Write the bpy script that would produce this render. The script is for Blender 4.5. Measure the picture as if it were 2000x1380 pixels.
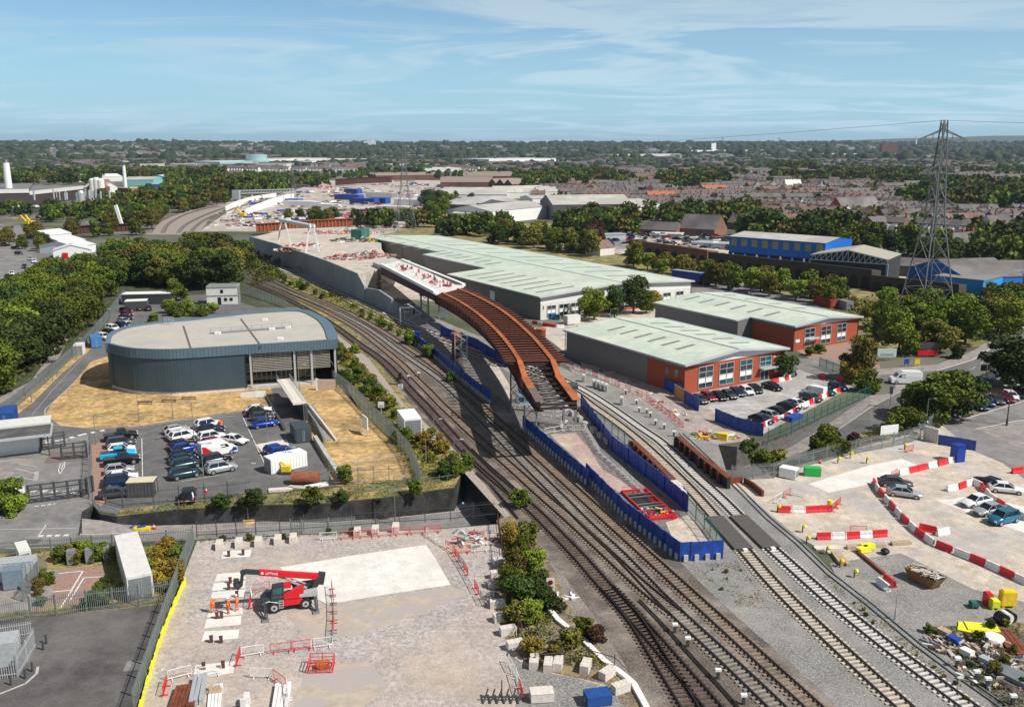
import bpy,bmesh,math,random
import numpy as np
from mathutils import Vector,Matrix
from mathutils.geometry import tessellate_polygon
rnd=random.Random(7)
sc=bpy.context.scene
for o in list(bpy.data.objects):bpy.data.objects.remove(o)
# ---------------- camera, world, sun, exposure ----------------
CW,CH,F,HOR,HC=2000.0,1380.0,1800.0,282.0,47.0
PITCH=math.atan((CH/2-HOR)/F)
cam=bpy.data.objects.new('camera',bpy.data.cameras.new('camera'))
sc.collection.objects.link(cam);sc.camera=cam
cam.location=(0,0,HC);cam.rotation_euler=(math.pi/2-PITCH,0,0)
cam.data.sensor_width=36;cam.data.lens=36*F/CW
cam.data.clip_start=1;cam.data.clip_end=60000
SUN_EL,SUN_AZ=math.radians(47),math.atan2(0.90,-0.43)
w=bpy.data.worlds.new('World');sc.world=w;w.use_nodes=True
nt=w.node_tree;nd=nt.nodes;lk=nt.links;nd.clear()
out=nd.new('ShaderNodeOutputWorld');bg=nd.new('ShaderNodeBackground')
sky=nd.new('ShaderNodeTexSky');sky.sky_type='NISHITA';sky.sun_disc=False
sky.sun_elevation=SUN_EL;sky.sun_rotation=SUN_AZ
sky.altitude=50;sky.air_density=1.0;sky.dust_density=0.3;sky.ozone_density=3.5
tc=nd.new('ShaderNodeTexCoord');sep=nd.new('ShaderNodeSeparateXYZ');lk.new(tc.outputs['Generated'],sep.inputs[0])
def M(op,a,b=None,c=None):
 n=nd.new('ShaderNodeMath');n.operation=op
 for i,v in enumerate((a,b,c)):
  if v is None:continue
  if isinstance(v,(int,float)):n.inputs[i].default_value=v
  else:lk.new(v,n.inputs[i])
 return n.outputs[0]
zz=M('MAXIMUM',sep.outputs[2],0.0);zz2=M('ADD',zz,0.06)
cx=M('DIVIDE',sep.outputs[0],zz2);cy=M('DIVIDE',sep.outputs[1],zz2)
comb=nd.new('ShaderNodeCombineXYZ');lk.new(cx,comb.inputs[0]);lk.new(cy,comb.inputs[1])
mp=nd.new('ShaderNodeMapping');lk.new(comb.outputs[0],mp.inputs[0])
mp.inputs['Rotation'].default_value=(0,0,math.radians(-12));mp.inputs['Scale'].default_value=(0.40,0.62,1)
mp.inputs['Location'].default_value=(0.35,0.2,0)
n1=nd.new('ShaderNodeTexNoise');n1 .inputs['Scale'].default_value=1.0;n1 .inputs['Detail'].default_value=9
n1 .inputs['Roughness'].default_value=0.62;n1 .inputs['Distortion'].default_value=1.6;lk.new(mp.outputs[0],n1 .inputs['Vector'])
mp2=nd.new('ShaderNodeMapping');lk.new(comb.outputs[0],mp2 .inputs[0]);mp2 .inputs['Scale'].default_value=(0.30,0.22,1)
mp2 .inputs['Location'].default_value=(3.3,1.7,0)
n2=nd.new('ShaderNodeTexNoise');n2 .inputs['Scale'].default_value=1.0;n2 .inputs['Detail'].default_value=3
lk.new(mp2 .outputs[0],n2 .inputs['Vector'])
r1=nd.new('ShaderNodeMapRange');r1 .inputs[1].default_value=0.46;r1 .inputs[2].default_value=0.60;lk.new(n1 .outputs[0],r1 .inputs[0])
r2=nd.new('ShaderNodeMapRange');r2 .inputs[1].default_value=0.30;r2 .inputs[2].default_value=0.52;lk.new(n2 .outputs[0],r2 .inputs[0])
xr=nd.new('ShaderNodeMapRange');xr.inputs[1].default_value=-0.6;xr.inputs[2].default_value=0.5
xr.inputs[3].default_value=0.62;xr.inputs[4].default_value=0.95;lk.new(sep.outputs[0],xr.inputs[0])
cov=M('MULTIPLY',M('MULTIPLY',r1 .outputs[0],M('ADD',M('MULTIPLY',r2 .outputs[0],0.75),0.25)),xr.outputs[0])
hz_=nd.new('ShaderNodeMapRange');hz_.inputs[1].default_value=0.0;hz_.inputs[2].default_value=0.13
hz_.inputs[3].default_value=0.97;hz_.inputs[4].default_value=0.10;lk.new(sep.outputs[2],hz_.inputs[0])
fac=M('MINIMUM',M('ADD',M('MULTIPLY',cov,1.0),0.16),0.85)
hm_=nd.new('ShaderNodeMix');hm_.data_type='RGBA';lk.new(hz_.outputs[0],hm_.inputs[0]);lk.new(sky.outputs[0],hm_.inputs[6]);hm_.inputs[7].default_value=(4.6,5.45,5.5,1)
mx=nd.new('ShaderNodeMix');mx.data_type='RGBA';lk.new(fac,mx.inputs[0])
lk.new(hm_.outputs[2],mx.inputs[6]);mx.inputs[7].default_value=(7.0,6.75,6.5,1)
lo=nd.new('ShaderNodeMapRange');lo.inputs[1].default_value=0.04;lo.inputs[2].default_value=0.35;lo.inputs[3].default_value=1.0;lo.inputs[4].default_value=0.0;lk.new(sep.outputs[2],lo.inputs[0])
gain=nd.new('ShaderNodeMix');gain.data_type='RGBA';gain.blend_type='MULTIPLY';lk.new(lo.outputs[0],gain.inputs[0]);lk.new(mx.outputs[2],gain.inputs[6]);gain.inputs[7].default_value=(1.28,1.86,2.26,1)
lk.new(gain.outputs[2],bg.inputs[0]);bg.inputs[1].default_value=0.056
lk.new(bg.outputs[0],out.inputs[0])
sun=bpy.data.objects.new('sun',bpy.data.lights.new('sun','SUN'));sc.collection.objects.link(sun)
sd=Vector((math.sin(SUN_AZ)*math.cos(SUN_EL),math.cos(SUN_AZ)*math.cos(SUN_EL),math.sin(SUN_EL)))
sun.rotation_euler=sd.to_track_quat('Z','Y').to_euler();sun.data.energy=5.0
sun.data.angle=math.radians(0.5);sun.data.color=(1.0,0.955,0.89)
sc.view_settings.view_transform='Standard';sc.view_settings.look='None'
sc.view_settings.exposure=0.15;sc.view_settings.gamma=1
# ---------------- helpers ----------------
sp_,cp_=math.sin(PITCH),math.cos(PITCH)
def P(px,py,z=0.0):
 v=(py-CH/2)/F;D=(HC-z)/(sp_+v*cp_)
 return Vector(((px-CW/2)/F*D,D*(cp_-v*sp_),z))
def PR(p):
 x,y,z=p[0],p[1],p[2]-HC
 D=y*cp_-z*sp_;v=(-z*cp_-y*sp_)/D
 return(CW/2+x/D*F,CH/2+v*F)
def hgt(px,py,pyt,z0=0.0):
 b=P(px,py,z0);lo,hi=-20,400
 for _ in range(50):
  m=(lo+hi)/2
  if PR((b.x,b.y,z0+m))[1]>pyt:lo=m
  else:hi=m
 return(lo+hi)/2
def dist(a,b):return math.hypot(a[0]-b[0],a[1]-b[1])
COL=sc.collection
class MB:
 def __init__(s):s.v=[];s.f=[];s.m=[]
 def face(s,pts,m=0):
  i=len(s.v);s.v+=[tuple(p)for p in pts];s.f.append(tuple(range(i,i+len(pts))));s.m.append(m);return s
 def box(s,cx,cy,z0,sx,sy,sz,rot=0,m=0,top=None):
  c,n=math.cos(rot),math.sin(rot);i=len(s.v)
  for z in(z0,z0+sz):
   for a,b in((-1,-1),(1,-1),(1,1),(-1,1)):
    x,y=a*sx/2,b*sy/2;s.v.append((cx+x*c-y*n,cy+x*n+y*c,z))
  for q in((0,3,2,1),(4,5,6,7),(0,1,5,4),(1,2,6,5),(2,3,7,6),(3,0,4,7)):
   s.f.append(tuple(i+k for k in q));s.m.append(m)
  if top is not None:s.m[-5]=top
  return s
 def prism(s,poly,z0,z1,m=0,top=None,bottom=True):
  n=len(poly)
  z0s=z0 if isinstance(z0,(list,tuple))else[z0]*n;z1s=z1 if isinstance(z1,(list,tuple))else[z1]*n
  A=sum(poly[k][0]*poly[(k+1)%n][1]-poly[(k+1)%n][0]*poly[k][1]for k in range(n))
  if A<0:poly=poly[::-1];z0s=z0s[::-1];z1s=z1s[::-1]
  i=len(s.v)
  s.v+=[(p[0],p[1],z)for p,z in zip(poly,z0s)]+[(p[0],p[1],z)for p,z in zip(poly,z1s)]
  for k in range(n):
   j=(k+1)%n;s.f.append((i+k,i+j,i+n+j,i+n+k));s.m.append(m)
  s.f.append(tuple(i+n+k for k in range(n)));s.m.append(m if top is None else top)
  if bottom:s.f.append(tuple(i+k for k in reversed(range(n))));s.m.append(m)
  return s
 def bar(s,a,b,w,h=None,m=0):
  a=Vector(a);b=Vector(b);h=h or w;d=b-a
  if d.length<1e-5:return s
  d.normalize();up=Vector((0,0,1))if abs(d.z)<0.95 else Vector((0,1,0))
  r=d.cross(up).normalized()*(w/2);u=r.cross(d).normalized()*(h/2);i=len(s.v)
  for p in(a,b):
   for q in(-r-u,r-u,r+u,-r+u):s.v.append(tuple(p+q))
  for q in((3,2,1,0),(4,5,6,7),(0,1,5,4),(1,2,6,5),(2,3,7,6),(3,0,4,7)):
   s.f.append(tuple(i+k for k in q));s.m.append(m)
  return s
 def tube(s,a,b,r,r2=None,n=8,m=0,cap=True):
  a=Vector(a);b=Vector(b);r2=r if r2 is None else r2;d=(b-a).normalized()
  up=Vector((0,0,1))if abs(d.z)<0.95 else Vector((0,1,0))
  e1=d.cross(up).normalized();e2=e1 .cross(d);i=len(s.v)
  for p,q in((a,r),(b,r2)):
   for k in range(n):
    t=2*math.pi*k/n;s.v.append(tuple(p+e1*math.cos(t)*q+e2*math.sin(t)*q))
  for k in range(n):
   j=(k+1)%n;s.f.append((i+k,i+n+k,i+n+j,i+j));s.m.append(m)
  if cap:s.f.append(tuple(i+k for k in range(n)));s.f.append(tuple(i+n+k for k in reversed(range(n))));s.m+=[m,m]
  return s
 def path(s,pts,r,n=6,m=0):
  for a,b in zip(pts,pts[1:]):s.tube(a,b,r,n=n,m=m)
  return s
 def sphere(s,c,r,n=8,m=0,sz=1.0):
  rows=max(3,n//2);i=len(s.v)
  for a in range(rows+1):
   t=math.pi*a/rows
   for k in range(n):
    u=2*math.pi*k/n;s.v.append((c[0]+r*math.sin(t)*math.cos(u),c[1]+r*math.sin(t)*math.sin(u),c[2]+r*sz*math.cos(t)))
  for a in range(rows):
   for k in range(n):
    j=(k+1)%n;s.f.append((i+a*n+k,i+(a+1)*n+k,i+(a+1)*n+j,i+a*n+j));s.m.append(m)
  return s
 def build(s,name,mats,parent=None,smooth=False,loc=None):
  me=bpy.data.meshes.new(name);me.from_pydata(s.v,[],s.f)
  if not isinstance(mats,(list,tuple)):mats=[mats]
  for k in mats:me.materials.append(k)
  if len(mats)>1:me.polygons.foreach_set('material_index',s.m)
  if smooth:
   bm=bmesh.new();bm.from_mesh(me);bmesh.ops.remove_doubles(bm,verts=bm.verts,dist=1e-4);bm.to_mesh(me);bm.free()
   me.polygons.foreach_set('use_smooth',[True]*len(me.polygons))
  me.update()
  o=bpy.data.objects.new(name,me);COL.objects.link(o)
  if parent:o.parent=parent
  if loc is not None:o.location=loc
  return o
def tag(o,label,cat,group=None,kind=None):
 o['label']=label;o['category']=cat
 if group:o['group']=group
 if kind:o['kind']=kind
 return o
def thing(name,label,cat,loc=(0,0,0),rz=0,group=None):
 o=bpy.data.objects.new(name,None);COL.objects.link(o);o.empty_display_size=0.5
 o.location=loc;o.rotation_euler=(0,0,rz);return tag(o,label,cat,group)
def struct(o):o['kind']='structure';return o
KIDS={}
def kids(o):
 if o.name not in KIDS:KIDS[o.name]=[c for c in o.children]
 return KIDS[o.name]
def dup(o,loc=None,rz=None,label=None,group=None,scale=None,parent=None,mats=None):
 c=o.copy();COL.objects.link(c);c.parent=parent
 if loc is not None:c.location=loc
 if rz is not None:c.rotation_euler=(0,0,rz)
 if scale is not None:c.scale=scale if isinstance(scale,(tuple,list,Vector))else(scale,)*3
 if label:c['label']=label
 if group:c['group']=group
 for k in kids(o):dup(k,parent=c,mats=mats)
 if mats:
  for i,sl in enumerate(c.material_slots):
   if sl.material and sl.material.name in mats:
    mm=mats[sl.material.name];sl.link='OBJECT';sl.material=mm
 return c
class Once:
 def __init__(s,o):s.o=o;s.used=False
 def __call__(s,loc,rz=0,label=None,group=None,scale=None,mats=None):
  if not s.used and not mats:
   s.used=True;kids(s.o);s.o.location=loc;s.o.rotation_euler=(0,0,rz)
   if scale is not None:s.o.scale=scale if isinstance(scale,(tuple,list,Vector))else(scale,)*3
   if label:s.o['label']=label
   if group:s.o['group']=group
   s.base=(1,1,1);return s.o
  return dup(s.o,loc,rz,label,group,scale if scale is not None else(1,1,1),mats=mats)
 def done(s):
  if not s.used:
   for c in list(s.o.children_recursive)+[s.o]:bpy.data.objects.remove(c)
MATS={}
def mat(name,col,rough=0.75,metal=0.0,var=0.12,scale=3.0,col2=None,big=None,bump=0.0,bscale=None,stripe=None,rndv=0.0,spec=None,emit=None,gr=None):
 if name in MATS:return MATS[name]
 m=bpy.data.materials.new(name);m.use_nodes=True;t=m.node_tree;N=t.nodes;L=t.links
 b=N['Principled BSDF'];b.inputs['Roughness'].default_value=rough;b.inputs['Metallic'].default_value=metal
 if spec is not None:b.inputs['Specular IOR Level'].default_value=spec
 tc=N.new('ShaderNodeTexCoord');c1=(*col,1)
 def noise(s,d=3,r=0.6):
  n=N.new('ShaderNodeTexNoise');n.inputs['Scale'].default_value=s;n.inputs['Detail'].default_value=d
  n.inputs['Roughness'].default_value=r;L.new(tc.outputs['Object'],n.inputs['Vector']);return n.outputs[0]
 def mix(f,a,bb,mode='MIX'):
  x=N.new('ShaderNodeMix');x.data_type='RGBA';x.blend_type=mode
  for i,v in((0,f),(6,a),(7,bb)):
   if isinstance(v,(int,float,tuple)):x.inputs[i].default_value=v
   else:L.new(v,x.inputs[i])
  return x.outputs[2]
 def rng(v,a,bb,c=0.0,d=1.0):
  x=N.new('ShaderNodeMapRange');L.new(v,x.inputs[0])
  for i,q in enumerate((a,bb,c,d)):x.inputs[i+1].default_value=q
  return x.outputs[0]
 lo=tuple(max(0,c*(1-var))for c in col)+(1,);hi=tuple(min(1,c*(1+var))for c in col)+(1,)
 cur=mix(rng(noise(scale,5,0.75),0.38,0.62),lo,hi)
 if col2:
  bs,a,bb=big or(0.15,0.42,0.62)
  cur=mix(rng(noise(bs,6,0.6),a,bb),cur,(*col2,1))
 for s_,a_ in gr or():
  g_=rng(noise(s_,3,0.7),0.36,0.64,1-a_,1+a_);cc=N.new('ShaderNodeCombineXYZ')
  for i_ in range(3):L.new(g_,cc.inputs[i_])
  cur=mix(1.0,cur,cc.outputs[0],'MULTIPLY')
 if stripe:
  axis,per,amt=stripe
  wv=N.new('ShaderNodeTexWave');wv.bands_direction=axis;wv.inputs["Scale"].default_value=0.314159/per
  wv.inputs['Distortion'].default_value=0;L.new(tc.outputs['Object'],wv.inputs['Vector'])
  cur=mix(rng(wv.outputs[1],0.55,0.95,0,amt),cur,tuple(c*0.45 for c in col)+(1,))
 if rndv:
  oi=N.new('ShaderNodeObjectInfo');hs=N.new('ShaderNodeHueSaturation');L.new(cur,hs.inputs['Color'])
  L.new(rng(oi.outputs['Random'],0,1,1-rndv,1+rndv),hs.inputs['Value'])
  L.new(rng(oi.outputs['Random'],0,1,0.5-rndv*0.06,0.5+rndv*0.06),hs.inputs['Hue']);cur=hs.outputs[0]
 L.new(cur,b.inputs['Base Color'])
 if bump:
  bp=N.new('ShaderNodeBump');bp.inputs['Strength'].default_value=bump;bp.inputs['Distance'].default_value=0.05
  L.new(noise(bscale or scale*2,4,0.7),bp.inputs['Height']);L.new(bp.outputs[0],b.inputs['Normal'])
 if emit:b.inputs['Emission Color'].default_value=(*emit[0],1);b.inputs['Emission Strength'].default_value=emit[1]
 MATS[name]=m;return m
def glass(name,col=(0.02,0.035,0.045),rough=0.08):
 return mat(name,col,rough,0.0,0.3,0.7,spec=0.9)
white=mat('white_paint',(0.78,0.78,0.76),0.45,var=0.06,scale=2)
offw=mat('off_white_panel',(0.66,0.65,0.61),0.5,var=0.08,scale=1.5,col2=(0.52,0.50,0.45),big=(0.8,0.55,0.75))
lgrey=mat('light_grey_metal',(0.50,0.52,0.53),0.4,0.3)
mgrey=mat('grey_metal',(0.28,0.30,0.31),0.45,0.4)
dgrey=mat('dark_grey_metal',(0.07,0.075,0.08),0.5,0.2)
galv=mat('galvanised_steel',(0.23,0.26,0.26),0.5,0.35,var=0.2)
black=mat('black_rubber',(0.015,0.015,0.016),0.7)
blackp=mat('black_gloss',(0.012,0.012,0.014),0.25)
red=mat('red_plastic',(0.62,0.02,0.03),0.4,var=0.15)
redp=mat('red_paint',(0.60,0.012,0.02),0.3,var=0.08)
faded=mat('faded_red_plastic',(0.50,0.12,0.12),0.6,var=0.25)
whitep=mat('white_plastic',(0.74,0.72,0.69),0.5,var=0.12,scale=1.5)
yellow=mat('yellow_paint',(0.78,0.55,0.02),0.5,var=0.15)
lemon=mat('yellow_plastic',(0.72,0.72,0.04),0.5,var=0.15)
blue=mat('blue_paint',(0.015,0.06,0.32),0.5,var=0.15)
green=mat('green_paint',(0.02,0.42,0.08),0.5,var=0.1)
teal=mat('green_fence_paint',(0.03,0.13,0.10),0.6)
orange=mat('orange_workwear',(0.85,0.16,0.02),0.75,var=0.08)
skin=mat('skin',(0.45,0.26,0.18),0.6)
wood=mat('timber',(0.42,0.32,0.22),0.8,var=0.25,scale=4)
pylonm=mat('pylon_steel',(0.14,0.15,0.15),0.6,0.2)
conc=mat('concrete',(0.46,0.44,0.40),0.85,var=0.14,scale=1.2,col2=(0.34,0.32,0.29),big=(0.5,0.5,0.75))
concp=mat('pale_concrete',(0.62,0.57,0.51),0.85,var=0.12,scale=2)
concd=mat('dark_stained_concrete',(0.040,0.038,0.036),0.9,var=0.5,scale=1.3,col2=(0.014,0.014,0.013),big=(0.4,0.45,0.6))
rust=mat('weathering_steel',(0.19,0.052,0.024),0.75,0.1,var=0.3,scale=0.8,col2=(0.12,0.035,0.02),big=(0.25,0.45,0.7))
rusto=mat('fresh_orange_rust',(0.44,0.125,0.03),0.8,0.0,var=0.25,scale=0.7,col2=(0.30,0.085,0.03),big=(.35,.45,.6))
rustd=mat('dark_rust',(0.085,0.034,0.026),0.8,0.1,var=0.3)
brick=mat('red_brick',(0.34,0.070,0.032),0.85,var=0.22,scale=6)
brickd=mat('dark_brick',(0.16,0.075,0.05),0.9,var=0.3,scale=2,col2=(0.05,0.04,0.035),big=(0.15,0.5,0.75))
gls=glass('window_glass');glsg=glass('green_tinted_glass',(0.015,0.10,0.11));glsd=glass('dark_glass',(0.008,0.01,0.013))
tarp=mat('white_sheet',(0.82,0.80,0.76),0.7,var=0.1)
# ---------------- ground, roads, railway ----------------
def crom(pts,n=6,closed=False):
 res=[];L=len(pts)
 for i in range(L if closed else L-1):
  p0=pts[(i-1)%L]if closed or i>0 else pts[0];p1=pts[i];p2=pts[(i+1)%L]
  p3=pts[(i+2)%L]if closed or i+2<L else pts[-1]
  for k in range(n):
   t=k/n
   res.append(tuple(0.5*((2*p1[a])+(-p0[a]+p2[a])*t+(2*p0[a]-5*p1[a]+4*p2[a]-p3[a])*t*t+(-p0[a]+3*p1[a]-3*p2[a]+p3[a])*t**3)for a in range(len(p1))))
 if not closed:res.append(tuple(pts[-1]))
 return res
def W2(pts,z=0.0):return[tuple(P(x,y,z))[:2]for x,y in pts]
def sheet(name,pxs,m,lvl,smooth=0,holes=None,z=0.0,world=False):
 pts=list(pxs)if world else W2(pxs,z)
 if smooth:pts=crom(pts,smooth,True)
 loops=[[Vector((x,y,0))for x,y in pts]]
 for h in holes or[]:loops.append([Vector((x,y,0))for x,y in h])
 tris=tessellate_polygon(loops);V=[v for l in loops for v in l];zz=z+0.004*lvl
 fs=[]
 for t in tris:
  a,b,c=(V[i]for i in t)
  fs.append(t if(b-a).cross(c-a).z>0 else t[::-1])
 me=bpy.data.meshes.new(name);me.from_pydata([(v.x,v.y,zz)for v in V],[],fs);me.materials.append(m);me.update()
 o=bpy.data.objects.new(name,me);COL.objects.link(o);return struct(o)
TL=[(150,1003),(182,988),(196,1003),(228,1008),(348,995),(500,987),(630,984),(750,972),(887,952),(903,915),(942,953),(982,994),(972,1022),(860,1031),(640,1040),(385,1053),(150,1060)]
TR=[(1330,862),(1400,868),(1440,872),(1500,858),(1545,842),(1590,820),(1640,797),(1700,768),(1768,770),(1830,800),(1812,832),(1760,850),(1700,868),(1640,884),(1570,903),(1500,926),(1462,936),(1425,941)]
TM=[(1233,862),(1326,962),(1316,968),(1222,876)]
def zr(px):
 T=[(-400,0),(150,-0.02),(224,-1.0),(350,-1.9),(500,-2.3),(960,-3.8),(1420,-4.2),(1500,-3.2),(1590,-1.9),(1700,-0.25),(1765,0),(3000,0)]
 for(a,za),(b,zb)in zip(T,T[1:]):
  if px<=b:return za+(zb-za)*(px-a)/(b-a)
 return 0
TLw,TRw,TMw=W2(TL),W2(TR),W2(TM)
farm=mat('far_land',(0.060,0.075,0.035),0.95,var=0.4,scale=0.02,col2=(0.17,0.155,0.13),big=(0.006,0.47,0.62))
R0=14000
circ=[(R0*math.cos(t*math.pi/24),R0*math.sin(t*math.pi/24))for t in range(48)]
sheet('ground',circ,farm,0,holes=[TLw,TRw,TMw],world=True)
from mathutils import noise as mn
def hz(x,y):
 r=math.hypot(x,y);t=min(1,max(0,(r-3000)/3600));t=t*t*(3-2*t);a=math.atan2(x,y)
 ridge=46+9*mn.noise((a*5,r/3000,0))+6*mn.noise((a*17,r/1500,3))+4*mn.noise((a*50,0,7))
 ridge+=7*math.exp(-((a+0.42)/0.16)**2)+4*math.exp(-((a-0.02)/0.1)**2)
 return t*ridge
def hills():
 vs,fs,na=[],[],260;rs=[2900,3200,3600,4000,4500,5000,5500,6000,6500,7000,7600,8400]
 for r in rs:
  for i in range(na+1):
   a=-0.85+1.7*i/na;x,y=r*math.sin(a),r*math.cos(a);vs.append((x,y,hz(x,y)-0.4+(0.45 if r>2950 else 0)))
 for j in range(len(rs)-1):
  for i in range(na):k=j*(na+1)+i;fs.append((k,k+1,k+na+2,k+na+1))
 me=bpy.data.meshes.new('hills');me.from_pydata(vs,[],fs)
 me.materials.append(mat('hill_land',(0.045,0.06,0.028),0.95,var=0.4,scale=0.01,col2=(0.12,0.12,0.06),big=(0.003,0.55,0.7)))
 me.polygons.foreach_set('use_smooth',[True]*len(me.polygons));o=bpy.data.objects.new('hills',me);COL.objects.link(o);struct(o)
 vs,fs=[],[]
 for j,r in enumerate((9000,11500,13500)):
  for i in range(121):
   a=-0.1+0.9*i/120;e=math.exp(-((a-0.50)/0.17)**2)*75+22*math.exp(-((a-0.22)/0.05)**2)
   z=(0.0,1.0,0.9)[j]*(62+e+7*mn.noise((a*22,j,1)));x,y=r*math.sin(a),r*math.cos(a);vs.append((x,y,z if j else 20))
 for j in range(2):
  for i in range(120):k=j*121+i;fs.append((k,k+1,k+122,k+121))
 me=bpy.data.meshes.new('ridge');me.from_pydata(vs,[],fs);me.materials.append(MATS['hill_land'])
 o=bpy.data.objects.new('far_ridge',me);COL.objects.link(o);struct(o)
hills()
site=mat('site_gravel',(0.38,0.34,0.32),0.95,var=0.30,scale=2.2,col2=(0.44,0.36,0.29),big=(0.09,0.42,0.68),bump=0.6,gr=((.12,.08),(.6,.10),(10,.2)))
sand=mat('pale_site_ground',(0.50,0.43,0.35),0.95,var=0.16,scale=0.8,col2=(0.40,0.37,0.34),big=(0.12,0.45,0.62),gr=((.3,.14),(5,.14)))
pinkg=mat('pink_stone_surface',(0.40,0.29,0.25),0.95,var=0.14,scale=1.5,col2=(0.50,0.43,0.33),big=(0.10,0.48,0.62),gr=((.5,.12),(6,.12)))
padm=mat('white_stone_pad',(0.68,0.655,0.61),0.9,var=0.10,scale=0.6,col2=(0.56,0.53,0.49),big=(0.25,0.5,0.72),bump=0.2,gr=((.5,.06),(5,.08)))
asph=mat('asphalt',(0.115,0.112,0.112),0.9,var=0.15,scale=0.5,col2=(0.15,0.145,0.14),big=(0.08,0.45,0.65),gr=((.25,.10),(5,.12)))
asphd=mat('yard_asphalt',(0.090,0.084,0.082),0.9,var=0.22,scale=0.35,col2=(0.13,0.12,0.115),big=(0.10,0.45,0.6),bump=0.2,gr=((.3,.16),(5,.14)))
asphl=mat('old_asphalt',(0.17,0.165,0.162),0.9,var=0.16,scale=0.6,col2=(0.23,0.22,0.21),big=(0.12,0.42,0.62),gr=((.3,.10),(5,.12)))
pave=mat('paving',(0.27,0.24,0.225),0.9,var=0.15,scale=0.8,col2=(0.21,0.19,0.18),big=(0.3,0.5,0.65),gr=((.8,.1),))
kerbm=mat('kerb_stone',(0.42,0.40,0.38),0.9)
line=mat('road_marking',(0.62,0.62,0.60),0.7,var=0.2,scale=2)
dry=mat('dry_grass_ground',(0.45,0.295,0.125),0.95,var=0.20,scale=0.9,col2=(0.22,0.165,0.065),big=(0.16,0.50,0.70),bump=0.6,bscale=3,gr=((.14,.25),(.8,.28),(5,.22)))
weedg=mat('weedy_ground',(0.15,0.15,0.055),0.95,var=0.4,scale=0.9,col2=(0.33,0.24,0.09),big=(0.16,0.45,0.62),bump=0.6,gr=((.3,.3),(3,.35)))
woodf=mat('woodland_floor',(0.05,0.06,0.025),0.95,var=0.4,scale=0.4)
ballg=mat('grey_ballast',(0.22,0.215,0.20),0.95,var=0.42,scale=5,col2=(0.27,0.25,0.235),big=(0.15,0.45,0.6),bump=0.8,gr=((.25,.12),(7,.35)))
ballb=mat('brown_ballast',(0.130,0.108,0.090),0.95,var=0.42,scale=4.5,col2=(0.205,0.175,0.15),big=(0.10,0.46,0.60),bump=0.8,gr=((.2,.28),(7,.35)))
redpave=mat('brick_paving',(0.30,0.19,0.155),0.9,var=0.15,scale=2)
farc=mat('far_yard',(0.50,0.43,0.38),0.95,var=0.3,scale=0.08,col2=(0.30,0.26,0.23),big=(0.03,0.45,0.6),gr=((.03,.2),(.2,.3)))
# --- large patches (levels rise by 4 mm) ---
sheet('field',[(-300,520),(480,500),(520,620),(300,640),(0,900),(-600,1100)],woodf,1)
sheet('field',[(480,478),(720,440),(2300,420),(2600,700),(2050,660),(1700,700),(1300,600),(740,470)],weedg,1)
sheet('town_ground',[(1150,470),(1150,345),(2300,330),(2500,520),(1700,520)],mat('town_ground',(0.13,0.12,0.10),0.95,var=0.4,scale=0.06,col2=(0.06,0.075,0.04),big=(0.02,0.42,0.6)),2)
sheet('gravel_yard',[(1000,470),(1180,452),(1760,520),(1800,560),(1500,545),(1330,520),(1240,500)],farc,3)
sheet('gravel_yard',[(985,452),(1120,448),(1240,455),(1240,485),(1180,480),(1060,466)],asphl,4)
sheet('gravel_yard',[(390,452),(450,410),(470,392),(560,375),(640,352),(880,352),(900,420),(780,450),(700,470),(520,452)],farc,3)
sheet('works_ground',[(485,470),(700,440),(760,470),(1330,600),(1340,700),(1010,600),(740,580)],sand,4)
sheet('gravel_yard',[(-300,330),(280,340),(500,400),(440,440),(200,470),(-300,470)],mat('old_yard',(0.17,0.155,0.13),0.95,var=0.3,scale=0.1,col2=(0.08,0.09,0.045),big=(0.03,0.42,0.6),gr=((.04,.3),(.3,.3))),2)
sheet('left_road',[(-200,470),(40,440),(50,470),(85,520),(60,580),(-60,640),(-300,700)],asphl,4)
sheet('ballast',[(430,505),(480,500),(545,522),(600,545),(700,600),(830,660),(900,690),(1000,780),(1050,830),(1160,950),(1330,1090),(1500,1140),(1640,1270),(1760,1380),(1850,1450),(1200,1450),(1230,1360),(1130,1200),(1060,1090),(985,1005),(940,950),(880,870),(800,790),(720,690),(640,600),(560,550)],ballb,5)
sheet('ballast',[(545,520),(700,560),(800,600),(920,650),(1040,690),(1135,735),(1240,800),(1330,862),(1425,941),(1500,1000),(1560,1050),(1640,1130),(1760,1215),(1900,1320),(2060,1440),(1830,1450),(1640,1270),(1500,1150),(1330,1095),(1160,950),(1060,840),(990,770),(900,692),(800,655),(680,598),(590,560)],ballg,6)
sheet('ballast',[(1330,1099),(1425,1102),(1500,1152),(1640,1272),(1780,1395),(1840,1450),(1700,1450),(1600,1345),(1440,1205),(1370,1140)],ballg,8)
sheet('ballast',[(1030,1060),(1090,1110),(1170,1215),(1240,1330),(1290,1440),(1255,1440),(1190,1300),(1100,1200),(1060,1110)],mat('pinkish_ballast',(0.215,0.185,0.165),0.95,var=0.4,scale=5,gr=((.3,.15),(7,.3))),8)
sheet('weed_strip',[(500,515),(560,530),(640,565),(700,592),(760,620),(830,655),(800,662),(735,633),(670,602),(610,577),(530,540)],weedg,7)
sheet('grass_bank',[(570,548),(650,600),(720,680),(790,775),(850,850),(900,905),(905,918),(887,952),(800,958),(790,890),(700,800),(655,735),(640,650),(560,565)],weedg,8)
sheet('cess_path',[(640,640),(720,700),(790,790),(890,880),(1000,1010),(985,1010),(880,893),(780,795),(700,705)],mat('pale_cess',(0.34,0.29,0.25),0.95,var=0.3),9)
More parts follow.
